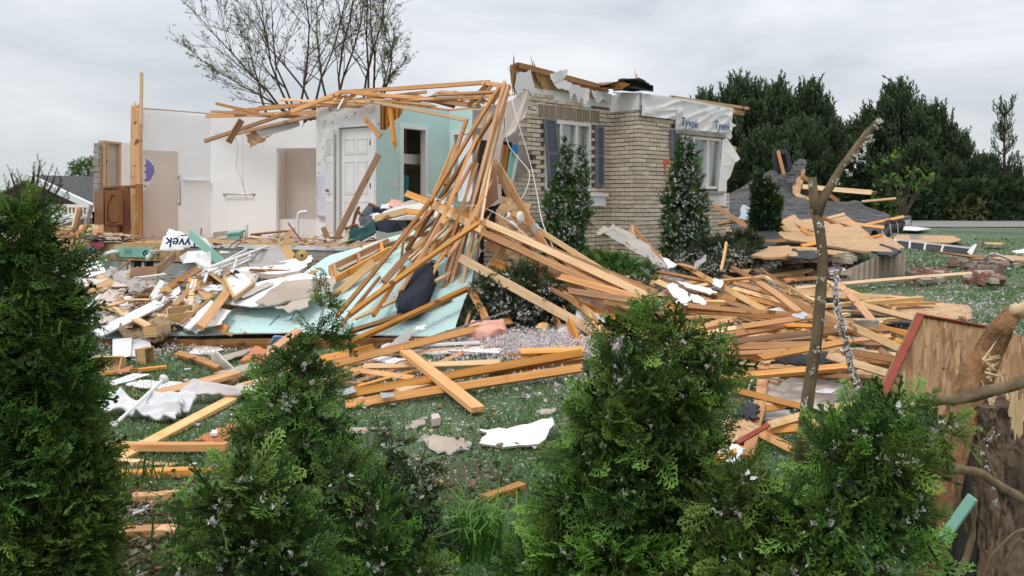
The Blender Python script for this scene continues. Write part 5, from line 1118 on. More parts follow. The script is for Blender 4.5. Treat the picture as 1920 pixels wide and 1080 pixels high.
cloth([P(160,450,14.3),P(250,450,14.3),P(250,444,14.8),P(162,442,14.8)], blk, 'black cloth lying along the floor under the cabinets', 'cloth', fold=.03)
# ---- kitchen cabinets
kc = empty('kitchen_cabinet', P(225,448,15.2), 'reddish brown kitchen cabinet with arched door standing at the floor end', 'cabinet')
MB().poly([P(232,352,15.0),P(255,349,15.1),P(255,441,15.1),P(230,438,15.0)], (0,.35,0)).build('carcass', cabm, kc)
MB().poly([P(193,352,15.2),P(232,352,15.02),P(232,437,15.02),P(195,434,15.2)], (0,.3,0)).build('front_frame', cabm, kc)
dr = MB().poly([P(196,357,14.9),P(229,356,14.85),P(229,421,14.85),P(197,422,14.9)], (0,.03,0)).build('door', cabm, kc)
arch = [(201,416),(225,415),(225,380),(221,373),(217,366),(213,363),(208,366),(205,374),(201,380)]
MB().tube([P(x,y,14.86) for x,y in arch]+[P(201,416,14.86)], .012, 6).build('moulding', cabm, dr, smooth=True)
MB().poly([P(x*.75+213*.25, y*.75+395*.25, 14.875) for x,y in arch], (0,.02,0)).build('raised_panel', cabm, dr)
MB().poly([P(176,358,15.3),P(194,359,15.0),P(194,421,15.0),P(177,422,15.3)], (0,.03,0)).build('door', cabm, kc)
MB().poly([P(197,423,14.92),P(221,424,14.9),P(221,437,14.9),P(197,436,14.92)], (0,.1,0)).build('drawer', cabm, kc)
MB().poly([P(190,350,15.1),P(256,347,15.0),P(256,351,15.0),P(190,354,15.1)], (0,.4,0)).build('top_rail', cabm, kc)
cable('cable_yellow', [P(256,400,14.7),P(253,415,14.7),P(247,432,14.7),P(243,437,14.7)], .01, B_, 'thin yellow strip hanging at the cabinet side', 'strip')
# things at the far left of the floor
run([(P(137,430,14.8),P(146,392,15.2),.14,.04,75,B_,'upright pale board before the white railing'),(P(142,430,15.0),P(152,393,15.3),.14,.04,75,C_,'dark upright board behind the pale one'),
     (P(160,428,15.2),P(171,385,15.4),.12,.04,75,conc,'grey upright board beside the brown cabinet'),(P(142,448,14.5),P(165,420,14.6),.08,.04,60,redw,'red edged broken board leaning on the floor'),
     (P(60,437,14.9),P(195,436,15.1),.14,.05,80,A_,'long low timber along the left floor edge'),(P(70,447,14.7),P(160,446,14.7),.05,.04,20,C_,'thin reddish timber in front of the long low one'),
     (P(96,430,14.6),P(130,436,14.6),.12,.04,80,C_,'dark timber end among the low timbers')], 'boards on the left floor end')
for k,(c4,lab) in enumerate(((((60,408),(118,404),(150,410),(75,424)),'large white window sash lying flat at the left floor end'),(((70,428),(110,420),(165,405),(135,402)),'white door frame leaning over the flat sash'),(((66,438),(95,432),(90,426),(62,430)),'white frame corner beside the left conifer'))):
    e = empty('window_sash', P(c4[0][0]+10,c4[0][1],15.4-k*.2), lab, 'window frame'); pp = [P(x,y,15.6-k*.3-.02*(y-405)) for x,y in c4]
    for i in range(4): MB().bar(pp[i],pp[(i+1)%4],.07,.04).build('rail', white, e)
    if k == 0: MB().poly([p+Vector((0,0,-.01)) for p in pp], (0,0,-.006)).build('pane', greyf, e)
# ================================================================ lawn in front of the panel
cloth([G(192,768,.06),G(330,788,.05),G(345,752,.1),G(210,738,.12)], clothw, 'large white curtain crumpled on the lawn beside the left conifer', 'cloth', fold=.08, n=(44,30), amp=.03)
cloth([G(330,745,.07),G(470,742,.05),G(490,712,.12),G(360,724,.12)], clothp, 'greyish pink cloth spread under the diagonal board', 'cloth', fold=.06, n=(26,18), amp=.02)
cloth([G(270,764,.08),G(350,770,.06),G(370,745,.1),G(290,742,.1)], clothw, 'second fold of white curtain right of the large one', 'cloth', fold=.07, n=(22,16))
cr = empty('curtain_rod', G(270,755,.1), 'white curtain rod with round ends sticking out of the curtain', 'rod'); a, b = G(218,794,.02), G(306,712,.22)
MB().tube([a,b], .014, 8).build('pole', pvc, cr); MB().tube([b-(b-a).normalized()*.01, b+(b-a).normalized()*.015, b+(b-a).normalized()*.035], [.03,.04,.015], 10).build('finial', pvc, cr, smooth=True); MB().tube([a-(b-a).normalized()*.04, a-(b-a).normalized()*.02, a], [.012,.035,.02], 10).build('finial', pvc, cr, smooth=True)
sh('drywall_scrap', [G(236,720,.03),G(262,712,.03),G(340,716,.03),G(352,728,.03),G(320,732,.03),G(250,724,.03)], .012, [gyp,paper], 'white drywall strip lying behind the curtain', 'drywall')
sh('drywall_scrap', [G(205,716,.02),G(250,700,.04),G(282,702,.03),G(255,710,.02),G(215,722,.02)], .012, [gyp,paper], 'thin white scrap above the white strip', 'drywall')
sh('drywall_scrap', [G(188,672,.04),G(232,674,.04),G(208,692,.03),G(186,690,.03)], .012, [paper,gyp], 'brown drywall scrap beside the left conifer', 'drywall')
sh('drywall_scrap', [G(215,694,.05),G(250,684,.05),G(248,692,.04),G(228,700,.04)], .012, [redw,paper], 'reddish brown scrap on the grass by the drawers', 'scrap')
sh('drywall_scrap', [G(392,640-2,.02),G(420,655,.02),G(392,664,.02),G(352,662,.02)], .012, [gyp,paper], 'small pale scrap below the aqua panel', 'drywall')
sheet('metal_flashing', [G(386,664,.22), G(398,662,.24), G(455,708,.05), G(428,706,.05)], .01, [siding,white], 'curled beige metal flashing twisted on the lawn', 'flashing', fold=.05, n=(14,8), jag=.04)
sheet('metal_flashing', [G(400,702,.1), G(478,682,.12), G(488,692,.08), G(440,706,.06)], .01, [paper,white], 'dull bent flashing strip behind the curled one', 'flashing', fold=.04, n=(14,8), jag=.06)
sh('plywood_sheet', [G(450,676,.12),G(478,648,.16),G(502,655,.16),G(490,678,.12)], .02, redw, 'red stained board piece beside the tip of the front conifer', 'plank')
sh('drywall_scrap', [G(410,668,.05),G(470,652,.06),G(460,662,.05),G(425,675,.04)], .012, [paper,gyp], 'brown scrap left of the red stained piece', 'drywall')
sheet('cloth', [G(506,648,.1),G(536,644,.1),G(545,628,.2),G(515,630,.2)], .015, bluec, 'light blue cloth beside the diagonal board under the aqua panel', 'cloth', fold=.04, n=(12,10), jag=.1)
sh('drywall_scrap', [G(504,640,.05),G(524,642,.05),G(520,652,.04),G(503,650,.04)], .012, gyp, 'small white square left of the light blue cloth', 'drywall')
sh('plywood_sheet', [G(358,826,.03),G(405,802,.04),G(440,794,.04),G(436,812,.03),G(425,828,.02)], .02, redw, 'reddish brown board scraps on the lawn above the long level board', 'plank', rag=.04)
sh('drywall_scrap', [G(396,807,.06),G(407,805,.06),G(407,811,.06),G(397,812,.06)], .02, gyp, 'tiny white tag on the reddish brown scraps', 'scrap')
sh('drywall_scrap', [G(898,830,.05),G(912,815,.06),G(900,804,.05),G(950,804,.06),G(1000,792,.10),G(1036,782,.13),G(1040,795,.1),G(1010,832,.05),G(940,838,.03)], .014, [gyp,paper], 'large curved white drywall piece on the lawn left of the large front shrub', 'drywall', rag=.02)
sh('drywall_scrap', [G(785,822,.03),G(820,816,.04),G(860,820,.04),G(885,830,.03),G(845,850,.02),G(815,842,.03)], .014, [paper,gyp], 'torn brown drywall piece left of the large curved white one', 'drywall', rag=.03)
sh('drywall_scrap', [G(760,800,.03),G(785,786,.04),G(798,790,.03),G(780,802,.02)], .012, [paper,gyp], 'small triangular drywall scrap above the torn brown piece', 'drywall')
sh('drywall_scrap', [G(650,802,.02),G(692,800,.03),G(686,811,.02),G(652,812,.02)], .012, [paper,gyp], 'narrow beige scrap right of the front conifer', 'drywall')
q = MB().poly([G(808,790,.03),G(822,788,.03),G(826,796,.02),G(811,800,.02)], (0,0,.05)); q.build('paper_cup', beige, label='small tan cup shaped piece on the lawn below the crossing board', cat='cup')
sh('drywall_scrap', [G(1006,770,.02),G(1040,764,.03),G(1036,772,.02),G(1015,776,.02)], .012, [paper,gyp], 'slim tan sliver near the left side of the large front shrub', 'drywall')
sh('drywall_scrap', [P(722,650,7.4),P(760,620,7.8),P(778,608,7.9),P(765,635,7.6),P(758,648,7.4),P(735,652,7.4)], .012, [greyd,gyp], 'grey folded sheet leaning on the foot of the aqua panel', 'drywall')
sh('label_card', [P(780,612,7.9),P(797,610,7.9),P(796,617,7.8),P(781,619,7.8)], .008, gyp, 'small white printed label at the foot of the aqua panel', 'label')
sh('drywall_scrap', [G(688,668,.06),G(730,642,.08),G(745,644,.08),G(715,668,.06),G(765,672,.05),G(740,682,.05),G(700,674,.05)], .01, [gyp,paper], 'white torn sheet under the very long board', 'drywall', rag=.04)
sh('drywall_scrap', [G(760,656,.04),G(820,650,.05),G(905,648,.05),G(900,662,.04),G(830,662,.03),G(765,664,.03)], .012, [beige,gyp], 'long beige slab on the grass behind the crossing board', 'drywall')
sh('drywall_scrap', [G(890,652,.06),G(940,654,.06),G(935,662,.05),G(840,658,.05)], .012, [gyp,paper], 'pale broken slab right of the long beige one', 'drywall')
board('trim_strip', G(770,648,.08), G(900,642,.08), .05, .02, 0, white, 'white trim strip behind the long beige slab', 'trim')
board('steel_rod', G(690,670,.02), P(958,582,8.0), .015, .015, 0, steel, 'thin grey rod rising beside the salmon pillow', 'rod')
for pts, lab in (([(640,732),(662,724),(670,734),(646,742)],'crumpled silver connector plate at the end of the upper long board'),([(712,738),(738,737),(742,743),(716,748)],'flat silver connector plate by the lower long board')):
    sheet('connector_plate', [G(x,y,.10) for x,y in pts], .004, metal, lab, 'metal plate', fold=.012, n=(10,6))
sh('drywall_scrap', [G(655,752,.03),G(672,744,.04),G(694,746,.04),G(690,753,.03)], .012, [gyp,paper], 'white scrap between the two silver connector plates', 'drywall')
loft(P(912,622,8.0), Vector((1,0,.05)).normalized(), Vector((0,1,.2)).normalized(), Vector((0,-.2,1)).normalized(), .21, .14, .085, 'x', pink, None)
o = C.objects[-1]
for v in o.data.vertices: v.co += Vector((noise.noise(v.co*9), noise.noise(v.co*9+Vector((5,0,0))), noise.noise(v.co*11+Vector((0,7,0)))))*.045
o.name = 'pillow'; setp(o, 'salmon pink pillow at the foot of the juniper', 'pillow')
cloth([P(1075,625,7.7),P(1135,610,7.8),P(1130,575,8.2),P(1085,555,8.4)], clothw, 'white sheet bundled beneath the fan of boards by the juniper', 'cloth', fold=.06, n=(20,18), up=(0,-1,.3))
cloth([P(1040,622,7.9),P(1085,655,7.5),P(1095,640,7.6),P(1056,606,8.0)], clothp, 'pinkish cloth between the upright board and the juniper', 'cloth', fold=.05, up=(0,-1,.3))
for x, y, r, m, lab, c in ((878+6,655-8,.06,stone,'grey stone on the grass left of the salmon pillow','stone'),(1018,620,.07,B_,'brown block under the right side of the juniper','block'),(974,626,.04,barkd,'dark lump left of the brown block','lump')):
    p = G(x,y,.0); q = MB(); q.tube([p, p+Vector((0,0,r*.5)), p+Vector((0,0,r*1.1))], [r, r*1.15, r*.7], 8, jit=.5); q.build('rubble_block', m, label=lab, cat=c)
# ================================================================ near the house, right
sheet('vinyl_siding', [P(1116,432,10.8), P(1240,498,9.6), P(1243,488,9.9), P(1150,420,11.2)], .012, [siding,paper], 'curled strip of beige vinyl siding leaning on the brick wall', 'siding', fold=.05, amp=.04, n=(22,10), jag=.03)
sheet('vinyl_siding', [P(1130,440,10.5), P(1250,508,9.4), P(1252,498,9.6), P(1150,432,10.7)], .012, [greyd,paper], 'second grey strip under the curled vinyl strip', 'siding', fold=.04, n=(20,6), jag=.03)
sh('drywall_scrap', [P(1240,480,9.5),P(1258,490,9.4),P(1270,495,9.3),P(1252,504,9.2)], .012, gyp, 'white triangular scrap at the end of the vinyl strip', 'drywall')
cloth([G(1178,500,.3),G(1224,510,.25),G(1220,492,.3),G(1184,490,.35)], clothw, 'blue and white cloth below the vinyl strip', 'cloth', fold=.04)
cable('black_hose', [G(1186,500,.3),G(1205,508,.3),G(1220,520,.25),G(1226,534,.2)], .02, greyf, 'dark curved hose left of the right heap', 'hose')
for k, (pts, lab) in enumerate((([(1248,536),(1262,530),(1290,548),(1296,562),(1280,566),(1262,556)],'white broken panel left of the heap, nearest the shrub'),([(1292,550),(1310,554),(1325,566),(1322,572),(1300,566)],'second white broken panel'),([(1268,526),(1330,540),(1345,548),(1330,552),(1285,538)],'pale broken panel between brown boards'),([(1338,520),(1355,525),(1350,540),(1335,532)],'small pale plate on the longest board'),([(1270,562),(1290,564),(1288,572),(1268,570)],'rounded white piece beside the shrub top'),([(1440,580),(1460,576),(1475,584),(1450,590)],'white piece in the middle of the right heap'))):
    sh('drywall_scrap', [G(x,y,.32) for x,y in pts], .012, [gyp,paper], lab, 'drywall', rag=.02)
sh('metal_sheet', [G(1484,592,.48),G(1505,583,.5),G(1520,590,.48),G(1500,597,.46)], .006, metal, 'small silver metal plate in the middle of the right heap', 'metal plate')
sheet('pipe_cover', [P(1302,510,9.4),P(1325,490,9.5),P(1326,480,9.6),P(1304,496,9.6)], .01, greyd, 'grey ribbed plastic piece beside the shrub near the house', 'plastic', fold=.03, n=(10,8), jag=.08)
# right lawn sheets
sh('strand_board_sheet', [G(1568,565,.05),G(1600,555,.06),G(1660,558,.06),G(1815,572,.04),G(1822,597,.03),G(1700,600,.03),G(1620,585,.04)], .015, osb, 'pale strand board sheet flat on the right lawn', 'sheet', rag=.02)
sh('shingle_sheet', [G(1540,588,.10),G(1548,570,.12),G(1600,568,.12),G(1660,580,.11),G(1718,600,.10),G(1712,606,.09),G(1650,604,.09),G(1580,602,.09)], .03, [shing,felt], 'dark shingle sheet beside the strand board on the right lawn', 'shingles', rag=.03)
sh('shingle_sheet', [G(1640,606,.06),G(1716,608,.06),G(1700,622,.03),G(1650,620,.03)], .03, [felt,redp], 'black felt with red edge under the shingle sheet', 'shingles')
sheet('drywall_scrap', [G(1596,614,.3), G(1650,616,.3), G(1648,600,.4), G(1602,598,.4)], .012, [gyp,paper], 'curled torn drywall right of the fluffy stem', 'drywall', fold=.05, n=(12,8), jag=.15)
sh('felt_piece', [G(1444,680,.3),G(1460,668,.32),G(1520,660,.33),G(1580,667,.32),G(1575,676,.3),G(1530,684,.28),G(1480,680,.28)], .015, felt, 'black felt piece hanging under the curved board', 'roofing', rag=.03)
cable('felt_roll', [G(1556,560,.12),G(1572,570,.12),G(1592,566,.12)], .05, felt, 'small black felt roll behind the fluffy stem', 'roofing')
sh('drywall_sheet', [G(1408,760,.06),G(1428,712,.10),G(1470,696,.14),G(1520,706,.12),G(1600,726,.08),G(1650,740,.06),G(1620,760,.05),G(1570,768,.04),G(1480,760,.05)], .014, [beige,gyp], 'wide beige drywall sheet behind the sapling base', 'drywall', rag=.02)
sheet('drywall_scrap', [G(1525,736,.14), G(1560,738,.14), G(1592,724,.16), G(1560,726,.16)], .012, [gyp,paper], 'thin curled white strip on the wide beige sheet', 'drywall', fold=.02, n=(12,5), jag=.12)
sh('strand_board_sheet', [G(1352,790,.14),G(1395,786,.14),G(1438,800,.12),G(1392,826,.08),G(1352,836,.06)], .015, osb, 'strand board scrap beside the right edge of the large front shrub', 'sheet', rag=.03)
sh('felt_piece', [G(1376,776,.16),G(1392,756,.18),G(1420,752,.18),G(1426,770,.16),G(1410,784,.15),G(1390,780,.16)], .015, felt, 'burnt looking black felt scrap on the flat board', 'roofing', rag=.04)
sh('drywall_scrap', [G(1342,850,.06),G(1370,834,.08),G(1398,840,.08),G(1388,860,.05),G(1350,866,.04)], .014, gyp, 'white scrap in the gap between the two right shrubs', 'drywall')
board('red_strip', G(1382,830,.16), G(1441,796,.18), .03, .012, 20, redp, 'thin red strip lying on the strand board scrap', 'strip')
sh('grey_tile', [G(1428,784,.06),G(1440,770,.06),G(1482,768,.06),G(1486,778,.05),G(1460,788,.05)], .02, greyd, 'dark grey curved panel under the front board', 'panel')
# red-edged sheet leaning by the stump
re = empty('red_edged_sheet', P(1760,745,3.6), 'strand board sheet with red painted edge leaning behind the broken trunk', 'sheet')
rp4 = [P(1650,738,3.75), P(1722,590,4.05), P(1850,613,4.0), P(1990,650,3.95), P(1930,800,3.6), P(1800,790,3.6)]
MB().poly(rp4, (.0,.03,.0)).build('panel_face', osbc, re)
ed = [P(1646,742,3.74), P(1719,589,4.04), P(1730,591,4.03), P(1660,742,3.73)]; MB().poly(ed, (0,-.012,0)).build('red_edge', redp, re)
MB().bar(P(1720,588,4.045), P(1850,611,3.995), .034, .006, (0,0,1)).build('red_edge', redp, re)
for x, y in ((1757,630),(1850,640),(1716,708),(1770,690),(1800,640),(1735,650),(1745,712)): MB().tube([P(x,y,3.83),P(x,y,3.80)], .004, 5).build('nail', blackink, re)
# wrecked roof
wr_ = empty('wrecked_roof', P(1500,430,20), 'collapsed dark shingled roof with a torn hole beyond the narrow conifer', 'roof')
shard('roof_slope', [P(1352,372,20.5),P(1400,345,21),P(1448,318,21.5),P(1470,322,21.4),P(1468,400,19),P(1460,440,17.5),P(1352,440,18)], .06, [roofm,felt], parent=wr_, rag=.05)
shard('roof_slope', [P(1462,330,21),P(1500,297,21.5),P(1512,300,21.4),P(1506,318,21.2),P(1495,340,21),P(1488,362,20.6),P(1500,372,20.2),P(1530,375,20),P(1570,378,20),P(1608,376,19.8),P(1626,388,19.5),P(1666,402,19),P(1668,412,18.5),P(1640,440,17.5),P(1460,445,17.3)], .06, [roofm,felt], parent=wr_, rag=.06)
shard('sheathing_edge', [P(1486,352,20.4),P(1497,332,20.6),P(1508,315,20.8),P(1510,320,20.8),P(1500,362,20.3),P(1522,372,20.0),P(1514,378,19.9),P(1498,370,20.1),P(1490,366,20.2)], .03, osb, parent=wr_, rag=.04)
MB().poly([P(1500,330,21.8),P(1508,324,21.8),P(1560,372,21.6),P(1502,372,21.6)], (0,.1,0)).build('attic_shade', dark, wr_)  # near-black sheet painted as the shade inside the roof hole
for i, (a_, b_) in enumerate((((1452,283),(1475,285)),((1475,285),(1481,318)),((1481,318),(1457,322)),((1457,322),(1452,283)))): board('vent_frame', P(*a_,20.3), P(*b_,20.3), .12, .05, 80, blk, parent=wr_)
MB().poly([P(1453,285,20.4),P(1475,287,20.4),P(1481,318,20.4),P(1458,321,20.4)], (0,.1,0)).build('vent_body', felt, wr_)
sh('foam_board', [P(1385,410,16.8),P(1392,384,17.0),P(1407,388,17.0),P(1402,412,16.8)], .03, M('pale_blue_foam',(.45,.53,.60),(.55,.62,.68)), 'pale blue foam piece between the house and the narrow conifer', 'foam', up=(0,-1,.3))
for pts, m, lab in (([(1466,412),(1487,402),(1500,412),(1540,408),(1582,402),(1650,456),(1560,448),(1470,432)],osb,'large pale sheathing sheet below the shingled roof'),
                    ([(1462,434),(1540,438),(1640,452),(1676,474),(1600,468),(1470,448)],osb,'long sheathing sheet under the large pale one'),
                    ([(1630,444),(1660,440),(1694,462),(1680,470),(1650,462)],osb,'torn sheathing end right of the long sheet'),
                    ([(1408,478),(1440,462),(1478,460),(1496,480),(1440,482)],osb,'brown sheathing piece nearest the narrow conifer'),
                    ([(1475,462),(1530,464),(1582,472),(1570,478),(1500,470)],osb,'thin brown sheet under the long sheet'),
                    ([(1398,446),(1420,434),(1450,432),(1468,446),(1440,462),(1412,464)],felt,'black shingle piece at the foot of the narrow conifer'),
                    ([(1470,470),(1520,468),(1560,476),(1520,486),(1480,482)],felt,'black felt under the thin brown sheet'),
                    ([(1644,452),(1690,470),(1672,482),(1630,470)],felt,'black felt end right of the sheathing sheets')):
    ps = []
    for x, y in pts: d = 18.6-(y-402)*.108; ps.append(P(x,y,max(d,9.8)))
    sh('strand_board_sheet' if m is osb else 'felt_piece', ps, .03, m, lab, 'sheet' if m is osb else 'roofing', rag=.05)
# brick chunk and rubble
bk = MB(); bk.c = []
for i in range(7):
    for j in range(3):
        a = P(1545+i*10-j*8, 472+i*1.2+j*5, 11.6-.25*j); bk.abox(a, .07, .2, .07); k = R.uniform(.9,1.3); bk.c += [(.50*k,.44*k,.33*k)]*8
bk.build('brick_chunk', brick, label='chunk of tan brick wall lying before the sheathing sheets', cat='brick chunk')
def rubble(n, pxr, pyr, lab, s=1.0):
    q = MB(); q.c = []
    for i in range(n):
        t = R.random(); x = R.uniform(*pxr); y = R.uniform(*pyr); c = G(x, y, R.uniform(.0,.12)*s)
        rt = Matrix.Rotation(R.uniform(0,6.3),3,'Z')@Matrix.Rotation(R.uniform(-.5,.5),3,'X'); l = R.choice((.2,.2,.1,.07))
        q.box(c, rt@Vector((l/2,0,0)), rt@Vector((0,.045,0)), rt@Vector((0,0,.03)))
        cc_ = R.choice(((.27,.13,.10),(.22,.12,.095),(.38,.32,.25),(.22,.18,.15),(.30,.16,.12),(.40,.35,.28))); k = R.uniform(.7,1.2); q.c += [tuple(z*k for z in cc_)]*8
    q.build('brick_rubble', redbr, label=lab, cat='rubble', kind='stuff')
rubble(150, (1465,1585), (486,518), 'broken red brick rubble left of the ribbed brown panel'); rubble(60, (1698,1770), (505,526), 'broken brick rubble right of the ribbed panel', .7); rubble(70, (1815,1875), (500,530), 'heap of reddish bricks at the right lawn'); rubble(90, (1785,1930), (481,500), 'row of fallen bricks on the far right lawn', .6)
# ribbed brown panel
rb_ = MB(); nrb = 12; a0, a1 = (1580,532), (1697,520)
for i in range(nrb*2+1):
    t = i/(nrb*2); px = 1576+121*t; yb = 532-10*t; yt = 510-26*min(1,t*1.8) - 6*t if t < .55 else 480-5*t; dd_ = 10.4+.5*t+(.03 if i%2 else 0)
    rb_.v.append(P(px,yb,dd_)); rb_.v.append(P(px+2,max(yt,474),dd_+.25))
for i in range(nrb*2): rb_.f.append((2*i,2*i+2,2*i+3,2*i+1)); rb_.m.append(0)
o = rb_.build('siding_sheet', sidebr, label='ribbed brown siding panel standing on edge on the right lawn', cat='siding'); md = o.modifiers.new('s','SOLIDIFY'); md.thickness = .01
# gutter/soffit frame
gf = empty('soffit_frame', G(1760,460,.1), 'white edged black ladder frame lying on the far right lawn', 'frame')
ta, tb_, ba, bb = P(1676,449,13.2), P(1826,466,12.4), P(1676,463,13.0), P(1820,478,12.2)
MB().poly([ta,tb_,bb,ba], (0,.05,0)).build('back', felt, gf); MB().bar(ta+Vector((0,-.02,0)),tb_+Vector((0,-.02,0)),.03,.03).build('rail', pvc, gf)
for t in (.0,.2,.4,.62,.97): MB().bar(ta.lerp(tb_,t)+Vector((0,-.03,0)), ba.lerp(bb,t)+Vector((0,-.03,0)), .025,.02,(0,1,0)).build('crosspiece', pvc, gf)
MB().poly([P(1826,462,12.4),P(1832,458,12.4),P(1822,478,12.2),P(1817,474,12.2)], (0,.06,0)).build('end_plate', pvc, gf)
for pts, m, lab in (([(1675,449),(1680,440),(1790,442),(1802,449),(1780,455),(1700,452)],osb,'flat sheathing strip behind the white edged frame'),([(1706,448),(1708,440),(1755,442),(1762,450)],sidebr,'brown flat panel lying on the sheathing strip'),([(1845,454),(1885,455),(1878,458),(1850,457)],B_,'thin pale board on the far right lawn'),([(1900,470),(1925,465),(1925,474),(1905,474)],gyp,'white scrap at the right border of the lawn'),([(1860,482),(1890,478),(1930,482),(1925,488),(1880,487)],osb,'tan sheet at the right border behind the brick row'),([(1678,430),(1700,424),(1745,428),(1720,432)],white,'white strip by the road beside the mailbox')):
    sh('flat_piece', [G(x,y,.12) for x,y in pts], .02, m, lab, 'panel', rag=.04)
cable('white_trim', [G(1848,484,.1),G(1864,476,.35),G(1900,490,.1)], .018, pvc, 'bent white trim over the brick row', 'trim')
board('lath', G(1760,432,.05), G(1925,437,.05), .15, .03, 0, M('teal_lath',(.14,.22,.24)), 'long dark teal strip along the road edge', 'strip')
# mailbox
mbx = empty('mailbox', P(1690,420,18), 'black mailbox with white house number on the wreckage by the road', 'mailbox'); p0, p1 = P(1682,417,17.2), P(1705,414,17.4)
q = MB(); dx = (p1-p0); n_ = Vector((0,-1,0)); ringA = [(-.11,-.09),(.11,-.09),(.11,.03),(.08,.09),(.03,.115),(-.03,.115),(-.08,.09),(-.11,.03)]
q.v += [p0+Vector((0,a,b)) for a,b in ringA]+[p1+Vector((0,a,b)) for a,b in ringA]
for i in range(8): q.f.append((i,(i+1)%8,(i+1)%8+8,i+8)); q.m.append(0)
q.f += [tuple(range(8)), tuple(range(8,16))]; q.m += [0,0]; q.build('box', blk, mbx)
MB().poly([p0+Vector((-.01,a*1.05,b*1.05)) for a,b in ringA], (-.015,0,0)).build('door', blk, mbx)
text('house_number', '305', .15, p0+Vector((.10,-.125,-.06)), dx, (0,0,1), pvc, mbx, bold=.003); MB().bar(p0+Vector((.03,-.13,-.03)), p0+Vector((.10,-.13,-.04)), .015,.015).build('flag', brass, mbx)
gu = MB()
for i in range(11):
    t = i/10; a_ = P(1640+44*t, 432-14*t+4*math.sin(t*9), 17)
    for j in range(7): an = math.pi*j/6; gu.v.append(a_+Vector((.02*math.cos(an), -.20*math.cos(an), .30*math.sin(an)-.18*(1-t)-.1)))
for i in range(10):
    for j in range(6): gu.f.append((i*7+j,i*7+j+1,(i+1)*7+j+1,(i+1)*7+j)); gu.m.append(0)
o = gu.build('black_duct', blk, label='black corrugated duct half pipe left of the mailbox', cat='duct', smooth=True); md = o.modifiers.new('s','SOLIDIFY'); md.thickness = .01
for t in (.2,.5,.8):
    a_ = P(1640+44*t, 432-14*t+4*math.sin(t*9), 17); MB().tube([a_+Vector((0,-.21*math.cos(math.pi*j/6),.315*math.sin(math.pi*j/6)-.18*(1-t)-.1)) for j in range(7)], .012, 5).build('rib', greyd, o)

# ================================================================ more boards and fragments
used = {}
def uniq(lab):
    used[lab] = used.get(lab, 0)+1; return lab
def tone(): return R.choice((('orange',A_),('orange',A_),('pale',B_),('dark brown',C_),('pale',B_)))
def tilt(a, b):
    if b[0] < a[0]: a, b = b, a
    an = math.degrees(math.atan2(b[1]-a[1], b[0]-a[0])); return 'steep' if abs(an) > 48 else 'level' if abs(an) < 6 else 'falling right' if an > 0 else 'rising right'
for i in range(84):                                        # right heap
    cx, cy = R.uniform(1130,1690), R.uniform(515,715)
    if cx < 1300 and cy > 640: cy = R.uniform(530,630)
    if cy < 540 and cx > 1560: cx = R.uniform(1230,1500)
    an = math.radians(R.choice((R.gauss(14,9), R.gauss(-8,6), R.gauss(2,5), R.gauss(38,14)))); L_ = R.choice((R.uniform(60,130), R.uniform(150,300)))*(.6+(cy-480)/300)
    a = (cx-math.cos(an)*L_/2, cy-math.sin(an)*L_/2*.7); b = (cx+math.cos(an)*L_/2, cy+math.sin(an)*L_/2*.7); tn, m = tone(); h = R.uniform(.04,.30)
    row = 'rear' if cy < 580 else 'centre' if cy < 645 else 'front'; col = 'left' if cx < 1320 else 'middle' if cx < 1510 else 'right'
    board('lumber', G(*a,h+R.uniform(-.03,.03)), G(*b,h+R.uniform(-.03,.06)), R.uniform(.035,.075), R.uniform(.02,.036), R.uniform(0,80), m, uniq('%s thin %s board, %s, %s %s of the right lumber heap' % ('short' if L_ < 130 else 'long', tn, tilt(a,b), row, col)), 'board', G4, jag=R.choice((0,0,1,2,3)))
for i in range(20):                                        # fan
    x0, y0 = R.uniform(850,948), R.uniform(190,420); x1, y1 = R.uniform(650,870), R.uniform(470,612); d0 = 11.0-(y0-190)*.003; tn, m = tone(); t = R.uniform(.35,1); s0 = R.uniform(0,.4)
    A0 = P(x0,y0,d0); B0 = T(x1,y1,.12); a = A0.lerp(B0,s0); b = A0.lerp(B0,max(t,s0+.3))
    board('lumber', a, b, R.uniform(.035,.07), R.uniform(.02,.036), R.uniform(30,80), m, uniq('%s %s board %s of the leaning fan, foot %s' % ('long' if (b-a).length > 1.6 else 'short', tn, 'at the left' if x1 < 740 else 'at the right', 'low on aqua panel' if y1 > 550 else 'high on aqua panel')), 'board', G1, jag=R.choice((0,1,2,3)))
for i in range(12):
    x0, y0 = R.uniform(880,1010), R.uniform(400,500); x1, y1 = R.uniform(1080,1235), R.uniform(545,640); tn, m = tone()
    board('lumber', P(x0,y0,10.2-(y0-400)*.006), P(x1,y1,8.0-(y1-545)*.006), R.uniform(.04,.07), .03, R.uniform(30,80), m, uniq('slender %s board right of the fan, ending %s' % (tn, 'high by the juniper' if y1 < 575 else 'midway by the juniper' if y1 < 608 else 'low by the white sheet')), 'board', G1, jag=R.choice((0,1,2)))
for i in range(14):                                        # lawn laths
    cx, cy = R.uniform(600,1060), R.uniform(648,735); L_ = R.uniform(60,220); an = math.radians(R.gauss(-8,12)); tn, m = tone(); a = (cx-math.cos(an)*L_/2, cy-math.sin(an)*L_/2); b = (cx+math.cos(an)*L_/2, cy+math.sin(an)*L_/2)
    board('lath', G(*a,.03), G(*b,.04), R.uniform(.02,.05), .015, R.uniform(0,30), m, uniq('%s thin %s lath %s on the lawn, %s the crossing board' % ('short' if L_ < 130 else 'long', tn, tilt(a,b), 'left of' if cx < 740 else 'right of' if cx > 900 else 'beside')), 'board', G3, jag=3)
